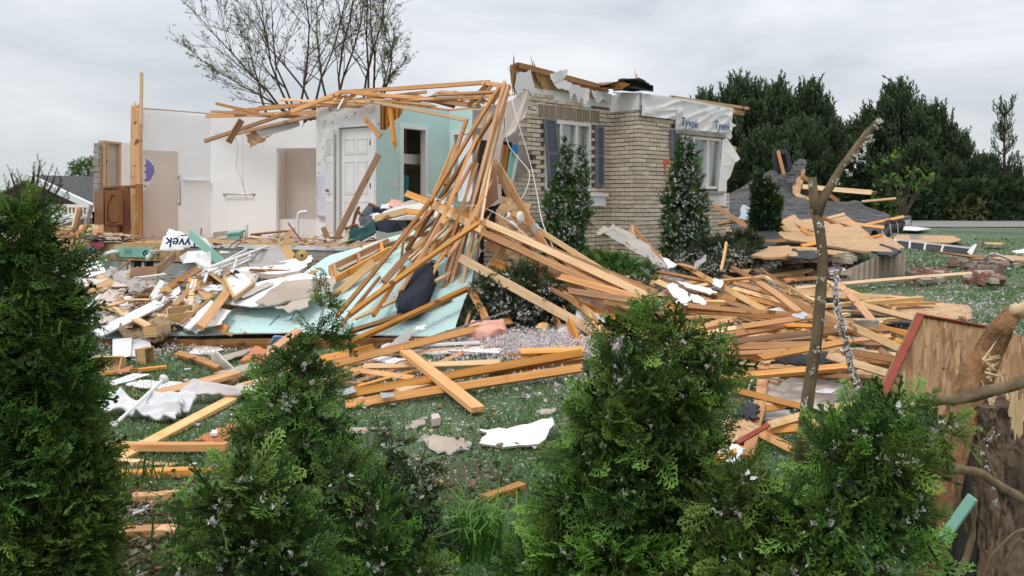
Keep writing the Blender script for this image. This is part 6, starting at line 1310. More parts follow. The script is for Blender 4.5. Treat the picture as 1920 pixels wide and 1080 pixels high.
for i in range(26):                                        # left rubble laths
    cx, cy = R.uniform(170,600), R.uniform(505,600); cx = cx if cy < 560 or cx < 400 else cx-200; L_ = R.uniform(30,120); an = math.radians(R.choice((R.gauss(-35,12), R.gauss(15,15), R.gauss(-70,15)))); tn, m = R.choice((('white',gyp),('pale',B_),('dark brown',C_),('orange',A_),('beige',paper))); a = (cx-math.cos(an)*L_/2, cy-math.sin(an)*L_/2); b = (cx+math.cos(an)*L_/2, cy+math.sin(an)*L_/2)
    board('lath', L(*a,R.uniform(0,.3)), L(*b,R.uniform(.0,.35)), R.uniform(.03,.09), R.uniform(.012,.03), R.uniform(0,80), m, uniq('%s %s strip, %s, in the %s %s of the left rubble' % ('short' if L_ < 70 else 'long', tn, tilt(a,b), 'upper' if cy < 550 else 'lower', 'left' if cx < 310 else 'middle' if cx < 450 else 'right')), 'board', 'loose strips in the left rubble', jag=R.choice((0,1,3)))
for i in range(34):                                        # torn wall pieces, left rubble
    cx, cy = R.uniform(165,570), R.uniform(500,606); cx = cx if cy < 560 or cx < 400 else cx-200; tn, m = R.choice((('white',[gyp,paper]),('brown papered',[paper,gyp]),('pinkish',[beige,gyp]),('grey',[greyd,gyp]),('white',[gyp,paper]))); w_ = R.uniform(14,48); h_ = w_*R.uniform(.25,.7); r0 = R.uniform(0,3); o0 = R.uniform(.0,.22); n_ = R.choice((4,5,6))
    pts = [L(cx+w_*math.cos(r0+k*6.283/n_)*R.uniform(.7,1.2), cy+h_*math.sin(r0+k*6.283/n_)*R.uniform(.7,1.2), o0+R.uniform(-.05,.05)) for k in range(n_)]
    shard('drywall_scrap', pts, .012, m, uniq('%s %s wall fragment in the %s %s of the left rubble' % ('small' if w_ < 30 else 'broad', tn, 'upper' if cy < 550 else 'lower', 'left' if cx < 300 else 'middle' if cx < 440 else 'right')), 'drywall', group='torn wall fragments in the left rubble', rag=.02)
for i in range(14):                                        # torn wall pieces, right
    cx, cy = R.uniform(1180,1640), R.uniform(500,700); tn, m = R.choice((('white',[gyp,paper]),('brown papered',[paper,gyp]),('strand board',osb),('black felt',felt))); w_ = R.uniform(12,36); h_ = w_*R.uniform(.25,.5); r0 = R.uniform(0,3); h = R.uniform(.05,.3)
    pts = [G(cx+w_*math.cos(r0+k*1.257)*R.uniform(.7,1.2), cy+h_*math.sin(r0+k*1.257)*R.uniform(.7,1.2), h) for k in range(5)]
    shard('drywall_scrap', pts, .012, m, uniq('small %s fragment among the %s %s boards of the right heap' % (tn, 'rear' if cy < 600 else 'front', 'left' if cx < 1400 else 'right')), 'scrap', group='fragments in the right heap', rag=.02)
for i in range(12):                                        # roof edge sticks
    x0 = R.uniform(440,900); y0 = 205-(x0-440)*.07+R.uniform(-8,10); L_ = R.uniform(50,170); d0 = 15.2-(x0-440)*.0062; tn, m = tone(); dy = R.uniform(-18,18)
    board('lumber', P(x0-L_/2,y0-dy/2,d0+L_*.003), P(x0+L_/2,y0+dy/2,d0-L_*.003), R.uniform(.03,.06), .03, R.uniform(40,80), m, uniq('%s slender %s stick %s on the wall tops, %s of roof pile' % ('short' if L_ < 110 else 'long', tn, tilt((x0-L_/2,y0-dy/2),(x0+L_/2,y0+dy/2)), 'left' if x0 < 600 else 'middle' if x0 < 760 else 'right')), 'board', G2, jag=R.choice((0,1,2)))
for i in range(12):
    cx, cy = R.uniform(1360,1660), R.uniform(415,480); L_ = R.uniform(40,120); an = math.radians(R.gauss(8,14)); d = max(18.6-(cy-402)*.108, 10); tn, m = tone()
    board('lumber', P(cx-L_/2*math.cos(an),cy-L_/2*math.sin(an),d), P(cx+L_/2*math.cos(an),cy+L_/2*math.sin(an),d-.15), R.uniform(.04,.08), .035, 50, m, uniq('%s %s board among the sheets below the wrecked roof, %s' % ('short' if L_ < 80 else 'long', tn, 'left' if cx < 1500 else 'right')), 'board', 'boards around the right lawn', jag=R.choice((0,1,3)))
# ================================================================ VEGETATION
UPV = np.array([0,0,1.])
DK = np.array([.028,.052,.014]); LT = np.array([.19,.31,.058])  # tip green joins pale new growth with painted-in brightness of lit tips
def conifer(name, blobs, label, dens=880, size=(.075,.12), c0=DK, c1=LT, tp=None, tpi=None, core=.5, base=None, cat='shrub', group=None, var=.3, up=.35, trunk=None, shrink=.85):
    tp = tp or FT; tpi = tpi or FC
    b0 = blobs[-1]; bp = P(b0[0], b0[1], b0[2]) if base is None else Vector(base)
    root = Vector((bp.x, bp.y, g(bp.x, bp.y)))
    r = empty(name, root, label, cat, group)
    TN, TI = [], []; PO, DI, NO, SZ, CI = [], [], [], [], []; PI_, DI_, SI_ = [], [], []
    for (px, py, d, rx, rz) in blobs:
        c = np.array(P(px, py, d)); a = rx/F*d; b = rz/F*d; sh_ = shrink*sum(size)/2*(min(1,max(.5,rx/62)) if tp is FT else 1); a = max(.45*a, a-sh_); b = max(.45*b, b-sh_*.8); ar = 4*math.pi*(((a*a)**1.6+2*(a*b)**1.6)/3)**(1/1.6)
        n = int(ar*dens)+6; bt_ = rg.uniform(.72,1.2)*np.array([rg.uniform(.82,1.12),1,rg.uniform(.8,1.15)]); dv = rg.normal(size=(n,3)); dv /= np.linalg.norm(dv, axis=1)[:,None]
        lum = np.array([noise.noise(Vector(v)*2.2+Vector((px,py,0))) for v in dv])
        rad = (rg.uniform(.62,1.02,n)**.6)*(1+.35*lum); pos = c+dv*np.array([a,a*.9,b])*rad[:,None]
        PO.append(pos); di = dv*np.array([1,1,.55])+UPV*up+rg.normal(0,.38,(n,3)); DI.append(di); NO.append(rg.normal(size=(n,3))+dv*.6)
        SZ.append(rg.uniform(*size, n)*(1+.25*lum)*(min(1,max(.5,rx/62)) if shrink > .8 and tp is FT else 1)); CI.append(lum); TN.append(bt_[None,:]*(1+.5*lum[:,None])*np.ones((n,3)))
        m = int(n*core); dv = rg.normal(size=(m,3)); dv /= np.linalg.norm(dv, axis=1)[:,None]
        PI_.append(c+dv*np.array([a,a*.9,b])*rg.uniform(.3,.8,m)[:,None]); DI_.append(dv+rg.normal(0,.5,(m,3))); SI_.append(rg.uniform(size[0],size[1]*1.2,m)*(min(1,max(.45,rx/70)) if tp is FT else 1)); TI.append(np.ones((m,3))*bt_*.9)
    pos, di, no, sz = map(np.concatenate, (PO,DI,NO,SZ))
    V, K = place(tp, pos, di, no, sz, c0, c1, var, np.concatenate(TN))
    pi, d2, s2 = map(np.concatenate, (PI_,DI_,SI_))
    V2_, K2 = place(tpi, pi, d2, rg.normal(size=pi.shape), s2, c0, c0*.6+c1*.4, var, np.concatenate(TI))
    keep = V[:,:,2].min(axis=1) > -.2
    bulk('crown', np.concatenate([V[keep],V2_]), np.concatenate([K[keep],K2]), leaf, r, root)
    t = blobs[0]; top = P(t[0],t[1],t[2]); q = MB(); pts = [root]; 
    cs = [P(b[0],b[1],b[2]+.02) for b in (trunk or blobs[::-1])]
    cs.sort(key=lambda v: v.z); cs = [c for c in cs if c.z > root.z+.1][::max(1,len(cs)//4)]
    q.tube([root-Vector((0,0,.1))]+cs, [.03*(1-.75*i/(len(cs)+.01)) for i in range(len(cs)+1)], 6, jit=.3); q.build('trunk', twig, r)
    return r, np.concatenate(PO), np.concatenate(PO)-0
def fluff(name, pts, sizes, label, cat, c=(.62,.60,.60), kind='stuff', tint=.0):
    pts = np.asarray(pts); n = len(pts); NF = 5; V = np.zeros((n*NF,4,3)); K = np.zeros((n*NF,3))
    for k in range(NF):
        a = rg.normal(size=(n,3)); b = rg.normal(size=(n,3)); a /= np.linalg.norm(a,axis=1)[:,None]; b -= a*(a*b).sum(1)[:,None]; b /= np.linalg.norm(b,axis=1)[:,None]
        s = sizes[:,None]*rg.uniform(.5,1.1,(n,1)); t = s*rg.uniform(.12,.6,(n,1)); o = pts+rg.normal(0,.5,(n,3))*sizes[:,None]
        V[k::NF] = np.stack([o-a*s-b*t*.5, o+a*s*.6-b*t, o+a*s+b*t*.6, o-a*s*.4+b*t], axis=1)
        K[k::NF] = np.array(c)*rg.uniform(.8,1.15,(n,1))
    return bulk(name, V, K, fluffm, label=label, cat=cat, kind=kind)
FRONT = []
def fr(name, blobs, label, fl=60, **k):
    r, pos, _ = conifer(name, blobs, label, group='arborvitae shrubs in the foreground', **k)
    cam_side = pos[pos[:,1] < np.median(pos[:,1])]
    if fl: ii = rg.integers(0, len(cam_side), fl); FRONT.append((cam_side[ii]+np.array([0,-.03,.02]), rg.uniform(.004,.010,fl)))
D1 = 2.7
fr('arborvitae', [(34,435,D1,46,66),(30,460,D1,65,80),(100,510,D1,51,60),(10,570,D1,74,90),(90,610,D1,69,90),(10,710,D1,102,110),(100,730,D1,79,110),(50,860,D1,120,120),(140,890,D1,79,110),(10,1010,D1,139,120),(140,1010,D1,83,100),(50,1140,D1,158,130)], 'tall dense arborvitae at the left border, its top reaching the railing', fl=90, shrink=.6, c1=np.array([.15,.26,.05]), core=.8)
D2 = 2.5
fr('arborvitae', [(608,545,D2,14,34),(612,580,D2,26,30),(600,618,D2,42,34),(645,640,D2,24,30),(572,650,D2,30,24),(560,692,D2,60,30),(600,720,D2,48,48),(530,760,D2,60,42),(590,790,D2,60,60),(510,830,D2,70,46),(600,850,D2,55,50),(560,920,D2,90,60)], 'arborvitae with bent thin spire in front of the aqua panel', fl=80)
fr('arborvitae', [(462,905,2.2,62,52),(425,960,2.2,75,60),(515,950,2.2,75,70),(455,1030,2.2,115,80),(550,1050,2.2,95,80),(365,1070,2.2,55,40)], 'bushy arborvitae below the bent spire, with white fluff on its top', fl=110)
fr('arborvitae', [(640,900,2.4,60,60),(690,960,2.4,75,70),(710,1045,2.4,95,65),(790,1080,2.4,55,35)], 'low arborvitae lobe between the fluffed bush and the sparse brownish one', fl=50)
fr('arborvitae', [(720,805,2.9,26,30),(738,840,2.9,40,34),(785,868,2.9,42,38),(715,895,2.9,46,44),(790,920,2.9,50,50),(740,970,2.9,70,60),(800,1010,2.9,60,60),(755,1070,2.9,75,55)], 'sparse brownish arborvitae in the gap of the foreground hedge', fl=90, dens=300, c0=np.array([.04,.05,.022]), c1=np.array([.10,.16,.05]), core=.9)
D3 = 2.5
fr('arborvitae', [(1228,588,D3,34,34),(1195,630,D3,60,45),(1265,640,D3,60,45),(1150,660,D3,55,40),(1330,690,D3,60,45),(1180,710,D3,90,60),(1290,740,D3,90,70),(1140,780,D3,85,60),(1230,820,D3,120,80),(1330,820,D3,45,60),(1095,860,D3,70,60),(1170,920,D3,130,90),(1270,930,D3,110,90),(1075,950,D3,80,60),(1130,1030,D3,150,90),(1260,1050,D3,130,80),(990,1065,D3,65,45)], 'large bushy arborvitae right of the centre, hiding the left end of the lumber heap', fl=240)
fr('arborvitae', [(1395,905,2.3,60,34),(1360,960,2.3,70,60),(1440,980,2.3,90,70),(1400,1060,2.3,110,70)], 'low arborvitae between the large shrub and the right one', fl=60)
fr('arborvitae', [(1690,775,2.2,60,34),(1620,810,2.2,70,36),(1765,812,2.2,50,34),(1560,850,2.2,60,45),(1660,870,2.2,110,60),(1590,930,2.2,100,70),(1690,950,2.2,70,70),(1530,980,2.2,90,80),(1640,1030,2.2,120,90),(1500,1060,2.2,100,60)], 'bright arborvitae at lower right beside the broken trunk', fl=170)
fp_ = np.concatenate([a for a,b in FRONT]); fs_ = np.concatenate([b for a,b in FRONT])
fluff('insulation_tufts', fp_, fs_, 'small white insulation tufts caught in the foreground arborvitae', 'insulation', c=(.76,.73,.69))
# ---- conifers by the house
FLH = []
def hc(blobs, label, fl, group='conifers planted along the brick wall', name='conifer', **k):
    k.setdefault('c0', np.array([.028,.060,.022])); k.setdefault('c1', np.array([.12,.23,.055])); k.setdefault('shrink', .35)
    r, pos, _ = conifer(name, blobs, label, dens=k.pop('dens', 420), size=k.pop('size', (.07,.12)), tp=FC, group=group, core=.8, up=.8, cat='tree' if name == 'conifer' else 'shrub', **k)
    c = pos[pos[:,1] < np.median(pos[:,1])]; fl = int(fl*2.0); ii = rg.integers(0, len(c), fl); FLH.append((c[ii]+np.array([0,-.02,.01]), rg.uniform(.009,.022,fl)))
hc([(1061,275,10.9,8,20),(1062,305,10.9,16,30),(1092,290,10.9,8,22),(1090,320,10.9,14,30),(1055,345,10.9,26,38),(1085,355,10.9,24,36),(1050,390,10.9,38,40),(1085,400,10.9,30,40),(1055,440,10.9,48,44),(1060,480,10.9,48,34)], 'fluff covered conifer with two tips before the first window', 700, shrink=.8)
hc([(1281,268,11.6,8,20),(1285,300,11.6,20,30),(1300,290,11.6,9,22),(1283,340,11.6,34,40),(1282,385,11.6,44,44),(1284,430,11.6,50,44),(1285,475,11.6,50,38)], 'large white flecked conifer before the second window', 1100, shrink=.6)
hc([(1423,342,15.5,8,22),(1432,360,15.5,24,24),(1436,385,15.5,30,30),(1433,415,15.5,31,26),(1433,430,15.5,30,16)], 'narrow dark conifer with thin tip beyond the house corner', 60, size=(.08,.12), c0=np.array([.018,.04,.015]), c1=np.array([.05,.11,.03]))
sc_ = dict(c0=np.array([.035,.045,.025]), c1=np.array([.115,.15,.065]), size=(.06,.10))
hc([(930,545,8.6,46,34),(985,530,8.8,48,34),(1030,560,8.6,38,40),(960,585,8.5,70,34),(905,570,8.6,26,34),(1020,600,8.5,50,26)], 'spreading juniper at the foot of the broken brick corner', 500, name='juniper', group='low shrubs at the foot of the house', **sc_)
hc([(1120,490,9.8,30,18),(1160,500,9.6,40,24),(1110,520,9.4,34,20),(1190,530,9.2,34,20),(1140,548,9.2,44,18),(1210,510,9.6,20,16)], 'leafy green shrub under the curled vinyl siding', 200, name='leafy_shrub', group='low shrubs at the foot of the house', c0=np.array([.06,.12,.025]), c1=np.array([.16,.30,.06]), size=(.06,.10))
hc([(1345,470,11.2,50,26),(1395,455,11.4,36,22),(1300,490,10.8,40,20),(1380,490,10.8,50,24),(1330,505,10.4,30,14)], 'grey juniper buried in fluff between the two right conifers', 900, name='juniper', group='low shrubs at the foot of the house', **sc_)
fluff('insulation_tufts', np.concatenate([a for a,b in FLH]), np.concatenate([b for a,b in FLH]), 'white insulation flecks caught in the conifers along the house', 'insulation', c=(.76,.73,.70))
# ---- pine shoots
def shoot_tpl(n=22, w=.018):
    q = []; tt = []
    for i in range(n):
        t = i/n; an = rg.uniform(0,2*math.pi); r = np.array([0, math.cos(an), math.sin(an)]); a = np.array([t,0,0]); b = a+np.array([.16,0,0])+r*.13*rg.uniform(.7,1.1)
        q.append(strip(a, b, w*2.2, w, rg.normal(size=3))); tt.append(.3+.7*t)
    q.append(strip(np.zeros(3), np.array([1,0,0.]), .02, .01, UPV)); tt.append(0)
    return np.array(q), np.array(tt)
SH = [shoot_tpl() for _ in range(5)]; SHB = [shoot_tpl(16,.035) for _ in range(5)]
def pine_mesh(H, Rb, n_sh, name, c0, c1, sl=(.35,.8), tpl=SHB, lean=0, open_=0, seed=0):
    rr = random.Random(seed); pos=[]; di=[]; sz=[]; br = MB()
    z = H*.04
    while z < H*.97:
        t = z/H; prof = Rb*(1-t**2.2)**.55*(.65+.35*math.sin(min(1,t*5)*1.57)); nb = rr.randint(6,9)
        for k in range(nb):
            an = rr.uniform(0,6.28); Lb = prof*rr.uniform(.55,1.12)+.15; el = rr.uniform(.1,.45)+t*.7
            p0 = Vector((lean*z,0,z)); steps = max(2,int(Lb/.22)); p = p0.copy(); pts=[p.copy()]
            for s in range(steps):
                e = el+.55*s/steps; p = p+Vector((math.cos(an)*math.cos(e), math.sin(an)*math.cos(e), math.sin(e)))*(Lb/steps); pts.append(p.copy())
                dens = (4 if s > steps*.3 else 2) if t < .72 else 2
                for j in range(dens):
                    a2 = an+rr.uniform(-1.1,1.1); e2 = e+rr.uniform(-.1,.9)
                    pos.append(p+Vector((rr.uniform(-.15,.15),rr.uniform(-.15,.15),rr.uniform(-.08,.08)))); di.append((math.cos(a2)*math.cos(e2), math.sin(a2)*math.cos(e2), math.sin(e2))); sz.append(rr.uniform(*sl)*((1+.5*t) if s>steps*.5 else .8))
            br.tube(pts, [.035*(1-i/len(pts))+.008 for i in range(len(pts))], 4)
        z += rr.uniform(.24,.42)*(1+open_)
    for j in range(16): pos.append(Vector((lean*H+rr.uniform(-.35,.35),rr.uniform(-.35,.35),H-rr.uniform(.2,1.1)))); di.append((rr.uniform(-.6,.6),rr.uniform(-.6,.6),1)); sz.append(rr.uniform(.7,1.15))
    br.tube([Vector((0,0,-.3)), Vector((lean*H*.5,0,H*.5)), Vector((lean*H,0,H*.98))], [.16,.09,.02], 7)
    V, K = place(tpl, np.array([list(p) for p in pos]), np.array(di), rg.normal(size=(len(pos),3)), np.array(sz), c0, c1, .3)
    return V, K, br
PD0, PD1 = np.array([.034,.056,.028]), np.array([.10,.15,.066])  # pine greens lightened in the colour to stand for distance haze
protos = []
for i,(H,Rb) in enumerate(((7.2,2.5),(6.6,2.9),(7.6,2.2))):
    V, K, br = pine_mesh(H, Rb, 0, 'p', PD0, PD1, seed=i+3); protos.append((H, V, K, br))
def put_pine(i, px, ytop, d, label, wd=1.0):
    H, V, K, br = protos[i]; x = (px-960)/F*d; z0 = g(x,d); s = (CZ-(ytop-HY)/F*d - z0)/H
    r = empty('pine_tree', (x,d,z0), label, 'tree', 'pines standing along the far side of the road')
    if not hasattr(put_pine, 'm%d'%i):
        c = bulk('crown', V, K, leaf, None, (0,0,0)); t = br.build('trunk', twig, None, origin=(0,0,0)); setattr(put_pine, 'm%d'%i, (c,t))
    else:
        c, t = [o.copy() for o in getattr(put_pine, 'm%d'%i)]; C.objects.link(c); C.objects.link(t)
    c.parent = r; t.parent = r; r.scale = (s*wd, s*wd, s); r.rotation_euler.z = R.uniform(0,6.28)
PN = [(0,1322,188,47,'leftmost pine, half hidden behind the wrapped house corner'),(1,1395,168,46,'pine right behind the house corner with two upright tips'),(2,1462,164,46,'tall pine above the wrecked roof'),(0,1520,172,45,'pine right of the tallest one, above the roof hole'),
      (1,1570,240,47,'shorter pine in the dip of the tree line'),(2,1625,208,47,'slim pine behind the top of the bare sapling'),(0,1682,172,45,'broad pine with the highest top right of the sapling'),(1,1745,210,46,'pine right of the broad highest one'),
      (2,1800,250,46,'pine with a low rounded top toward the right'),(1,1850,292,45,'low pine before the thin topped one'),(0,1905,325,43,'dense low pine at the right border'),(1,1355,230,52,'dark pine filling the gap behind the house corner'),(2,1600,262,42,'low pine behind the wreck rafters'),(0,1720,268,42,'low dark pine in the second rank above the mailbox'),(1,1500,235,42,'dark lower pine behind the wrecked roof'),(2,1790,305,41.5,'low pine close to the road edge'),(0,1850,335,41.5,'lowest pine near the road at the right'),(1,1440,250,42,'dark lower pine left of the black vent'),(2,1660,300,41.5,'low pine behind the tip of the broken rafters'),(0,1950,330,50,'pine beyond the right border'),(1,1285,215,52,'pine showing over the wrapped wall')]
for k, (i,px,yt,d,lab) in enumerate(PN): put_pine(i, px, yt+(16 if yt < 300 else 6), d, lab, 1.12 if yt < 240 else 1.4)
# thin topped pine at right
V, K, br = pine_mesh(7.4, 1.15, 0, 'p', PD0, PD1, sl=(.3,.55), open_=1.6, seed=44)
x = (1883-960)/F*41; z0 = g(x,41); s = (CZ-(196-HY)/F*41-z0)/7.4; r = empty('pine_tree', (x,41,z0), 'thin sparse pine top standing alone at the right', 'tree', 'pines standing along the far side of the road'); r.scale = (s,s,s)
c = bulk('crown', V, K, leaf, None); t = br.build('trunk', twig, None, origin=(0,0,0)); c.parent = r; t.parent = r
# understorey along the road
und = []
def bushes(n, xr, yr, d, label, c0, c1, sz=(.25,.5)):
    m = n; x = rg.uniform(*xr, m); y = rg.uniform(*yr, m); dd = rg.uniform(d,d+1.5,m); pos = np.stack([(x-960)/F*dd, dd, CZ-(y-HY)/F*dd], 1)
    V, K = place(FC, pos, rg.normal(size=(m,3))+np.array([0,-.3,.5]), rg.normal(size=(m,3)), rg.uniform(*sz, m), c0, c1, .35); return bulk('undergrowth', V, K, leaf, label=label, cat='undergrowth', kind='stuff')
bushes(3200, (1640,1990), (340,418), 39.6, 'dense dark green undergrowth along the far road edge', np.array([.018,.035,.016]), np.array([.07,.12,.04]))
bushes(260, (1635,1700), (365,415), 39.2, 'light green saplings at the left end of the far road edge', np.array([.06,.12,.02]), np.array([.18,.28,.06]), (.2,.35))
bushes(150, (1775,1850), (375,418), 39.2, 'dry yellowish stalks in the undergrowth along the road', np.array([.16,.14,.06]), np.array([.34,.28,.14]), (.15,.35))
bushes(1500, (1340,1660), (300,420), 40.5, 'dark undergrowth behind the wrecked roof', np.array([.012,.025,.012]), np.array([.045,.08,.03]))
# leafy sapling before the pines
sp_ = empty('leafy_sapling', P(1690,415,36), 'sparse sapling with pale green leaves before the dark pines', 'tree')
q = MB(); lv = []
for (x,y) in ((1640,310),(1665,300),(1672,330),(1700,325),(1712,318),(1735,335),(1745,330),(1678,290),(1655,345),(1720,350),(1690,345)):
    q.tube([P(1690,415,36), P((1690+x)/2+3,(400+y)/2,36), P(x,y,36)], [.04,.025,.01], 4); lv += [np.array(P(x+rg.normal(0,7), y+rg.normal(0,5), 36)) for _ in range(9)]
q.build('trunk', twig, sp_); lv = np.array(lv); V, K = place(FC, lv, rg.normal(size=lv.shape), rg.normal(size=lv.shape), rg.uniform(.12,.26,len(lv)), np.array([.10,.2,.03]), np.array([.26,.42,.08])); bulk('crown', V, K, leaf, sp_, WL[sp_.name])
# left: green tree beyond the roof, dark pine boughs
gt = empty('leafy_tree', P(160,400,60), 'round pale green tree beyond the neighbouring roof', 'tree'); m = 1500; dv = rg.normal(size=(m,3)); dv /= np.linalg.norm(dv,axis=1)[:,None]
pos = np.array(P(166,322,60))+dv*np.array([1.35,1.3,1.0])*rg.uniform(.4,1.05,(m,1)); V, K = place(FC, pos, dv+rg.normal(0,.4,(m,3)), rg.normal(size=(m,3)), rg.uniform(.16,.3,m), np.array([.07,.13,.03]), np.array([.16,.26,.07])); bulk('crown', V, K, leaf, gt, WL[gt.name])
MB().tube([P(160,400,60),P(163,350,60),P(166,315,60)],[.2,.15,.05],6).build('trunk', twig, gt)
pb_ = empty('pine_tree', G(60,600,0), 'dark pine with upturned finger like shoots above the left arborvitae', 'tree'); q = MB(); pos=[]; di=[]; sz=[]; dp = 7.5
for (x0,y0,x1,y1) in ((62,420,38,335),(62,400,64,325),(60,410,90,330),(70,400,118,345),(60,430,110,385),(60,440,95,410),(50,430,12,350),(60,400,75,310),(70,420,130,370),(64,410,100,340),(50,410,20,325)):
    a = P(x0,y0,dp); b = P(x1,y1,dp+R.uniform(-.3,.3)); q.tube([a, a.lerp(b,.5)+Vector((0,0,-.02)), b], [.02,.012,.006], 5)
    for j in range(8):
        t = .3+.7*j/7; p = a.lerp(b,t); pos.append(list(p)); di.append((R.uniform(-.5,.6), R.uniform(-.4,.4), R.uniform(.6,1.2))); sz.append(R.uniform(.08,.15))
q.tube([WL[pb_.name], P(62,440,dp), P(62,330,dp)], [.06,.04,.012], 6); q.build('trunk', twig, pb_)
V, K = place(SH, np.array(pos), np.array(di), rg.normal(size=(len(pos),3)), np.array(sz)*1.0, np.array([.022,.04,.022]), np.array([.06,.085,.05])); bulk('crown', V, K, leaf, pb_, WL[pb_.name])
# grey bough before the left arborvitae
bg_ = empty('pine_bough', P(150,600,3.4), 'drooping grey green pine bough beside the left arborvitae', 'branch'); pts = [P(100,540,3.2),P(140,545,3.3),P(165,590,3.3),P(168,640,3.3)]; MB().tube(pts,[.006,.005,.004,.002],5).build('stem', twig, bg_)
m = 90; t = rg.uniform(0,1,m); pos = np.array([list(pts[int(min(2,k*3))].lerp(pts[int(min(2,k*3))+1], (k*3)%1)) for k in t])+rg.normal(0,.03,(m,3)); V, K = place(SH, pos, rg.normal(size=(m,3))*.6+np.array([.1,0,-1.]), rg.normal(size=(m,3)), rg.uniform(.06,.11,m), np.array([.05,.07,.04]), np.array([.16,.18,.13])); bulk('needles', V, K, leaf, bg_, WL[bg_.name])
# ---- broken-topped spring tree behind the house
bt = empty('bare_tree', (-4.7,22,.2), 'nearly bare spring tree with sparse small leaves rising behind the white walls', 'tree')
q = MB(); LP = []; rr = random.Random(5)
def grow(p, d, L_, r, lv):
    pts = [p.copy()]; n = 5; dd = d.copy(); rs = [r]
    for i in range(n):
        dd = (dd+Vector((rr.gauss(0,.12),rr.gauss(0,.12),rr.gauss(0,.07)+.03))).normalized(); p = p+dd*(L_/n); pts.append(p.copy()); rs.append(max(.005,r*(1-.75*(i+1)/n)))
        if lv < 3 and i >= (1 if lv else 0):
            for _ in range(2 if lv < 2 else rr.randint(0,1)):
                ax_ = Vector((rr.gauss(0,1),rr.gauss(0,1),rr.gauss(0,.6))).normalized(); nd = (dd+ax_*rr.uniform(.4,.75)).normalized(); nd.z = abs(nd.z)*.6+nd.z*.4
                grow(p, nd, L_*rr.uniform(.26,.48), max(.006,rs[-1]*.55), lv+1)
        if lv >= 2 and rr.random() < .17: LP.append(list(p+Vector((rr.gauss(0,.05),rr.gauss(0,.05),rr.gauss(0,.05)))))
    q.tube(pts, rs, 5 if lv < 2 else 3)
for (bx,by,tx,ty) in ((535,215,400,45),(548,215,420,-20),(555,215,470,-40),(560,215,560,-60),(590,215,520,-40),(590,200,640,-60),(615,200,600,-50),(640,200,700,-40),(690,200,690,-60),(700,200,735,-20),(715,195,745,70),(545,215,410,120),(710,195,730,110),(630,200,670,-50),(680,200,720,-60),(500,215,430,90)):
    a = P(bx,by,22+rr.uniform(-.5,.5)); b = P(tx,ty,22+rr.uniform(-2,2)); grow(a, (b-a).normalized(), (b-a).length*1.05, .036, 0)
    q.tube([Vector((-4.7+ (bx-620)*.003,22,.2)), a], [.06,.036], 6)
q.build('trunk', twig, bt); LP = np.array(LP); m = len(LP); V, K = place(FC, LP, rg.normal(size=LP.shape), rg.normal(size=LP.shape), rg.uniform(.06,.12,m), np.array([.12,.17,.05]), np.array([.24,.32,.11])); bulk('crown', V, K, leaf, bt, WL[bt.name])
# ---- saplings and broken trunk in the foreground
sd_ = 3.1
sa = empty('broken_sapling', G(1500,900,0), 'bare forked sapling with snapped tips, flecked with white fluff', 'tree')
def PS(x, y, d=sd_): return P(x, y, d)
MB().tube([WL[sa.name], PS(1503,850), PS(1515,740), PS(1530,640), PS(1538,560), PS(1543,480), PS(1537,430), PS(1530,390)], [.022,.023,.022,.0205,.0195,.019,.021,.021], 12, jit=.25).build('trunk', bark, sa, smooth=True)
MB().tube([PS(1532,400), PS(1526,370), PS(1523,332)], [.022,.018,.015], 10, jit=.3).build('stub', bark, sa, smooth=True)
MB().tube([PS(1532,405), PS(1545,370), PS(1562,340), PS(1580,310), PS(1600,288), PS(1612,270), PS(1625,252), PS(1640,235), PS(1650,222)], [.022,.018,.016,.015,.017,.014,.014,.012,.008], 10, jit=.3).build('limb', bark, sa, smooth=True)
fpts = []
for (x,y) in ((1535,470),(1533,430),(1523,345),(1565,345),(1598,300),(1612,290),(1622,272),(1632,262),(1645,240),(1648,225),(1605,300),(1528,660),(1532,520),(1545,600),(1512,760),(1520,700),(1536,560),(1627,260),(1618,280),(1585,320)):
    for _ in range(5): fpts.append(list(PS(x+R.gauss(3,4), y+R.gauss(0,5), sd_-.03)))
s2_ = empty('thin_stem', G(1612,900,0), 'thin wavy stem coated with white fluff beside the sapling', 'tree'); wv = [(1570,520),(1565,545),(1570,580),(1580,610),(1588,650),(1592,680),(1602,710),(1612,750),(1615,800)]
MB().tube([PS(x,y,3.0) for x,y in wv]+[WL[s2_.name]], [.006,.008,.009,.010,.010,.011,.011,.012,.012,.012], 8, jit=.5).build('trunk', bark, s2_, smooth=True)
MB().tube([PS(1570,520,3.0),PS(1578,500,3.0)],[.007,.003],5).build('tip', bark, s2_)
for (x,y) in [(wv[i][0]+(wv[i+1][0]-wv[i][0])*t, wv[i][1]+(wv[i+1][1]-wv[i][1])*t) for i in range(7) for t in (0,.2,.4,.6,.8)]:
    for _ in range(4): fpts.append(list(PS(x+R.gauss(0,4), y+R.gauss(0,3), 2.97)))
for pts in ([(1870,810),(1840,835),(1850,870),(1865,900),(1868,930),(1880,960)],):
    for i in range(5):
        for _ in range(7): t=R.random(); fpts.append(list(P(pts[i][0]*(1-t)+pts[i+1][0]*t+R.gauss(0,4), pts[i][1]*(1-t)+pts[i+1][1]*t+R.gauss(0,4), 2.66)))
fluff('insulation_tufts', fpts, rg.uniform(.0035,.008,len(fpts)), 'white insulation fluff stuck to the bare stems', 'insulation', c=(.80,.78,.78))
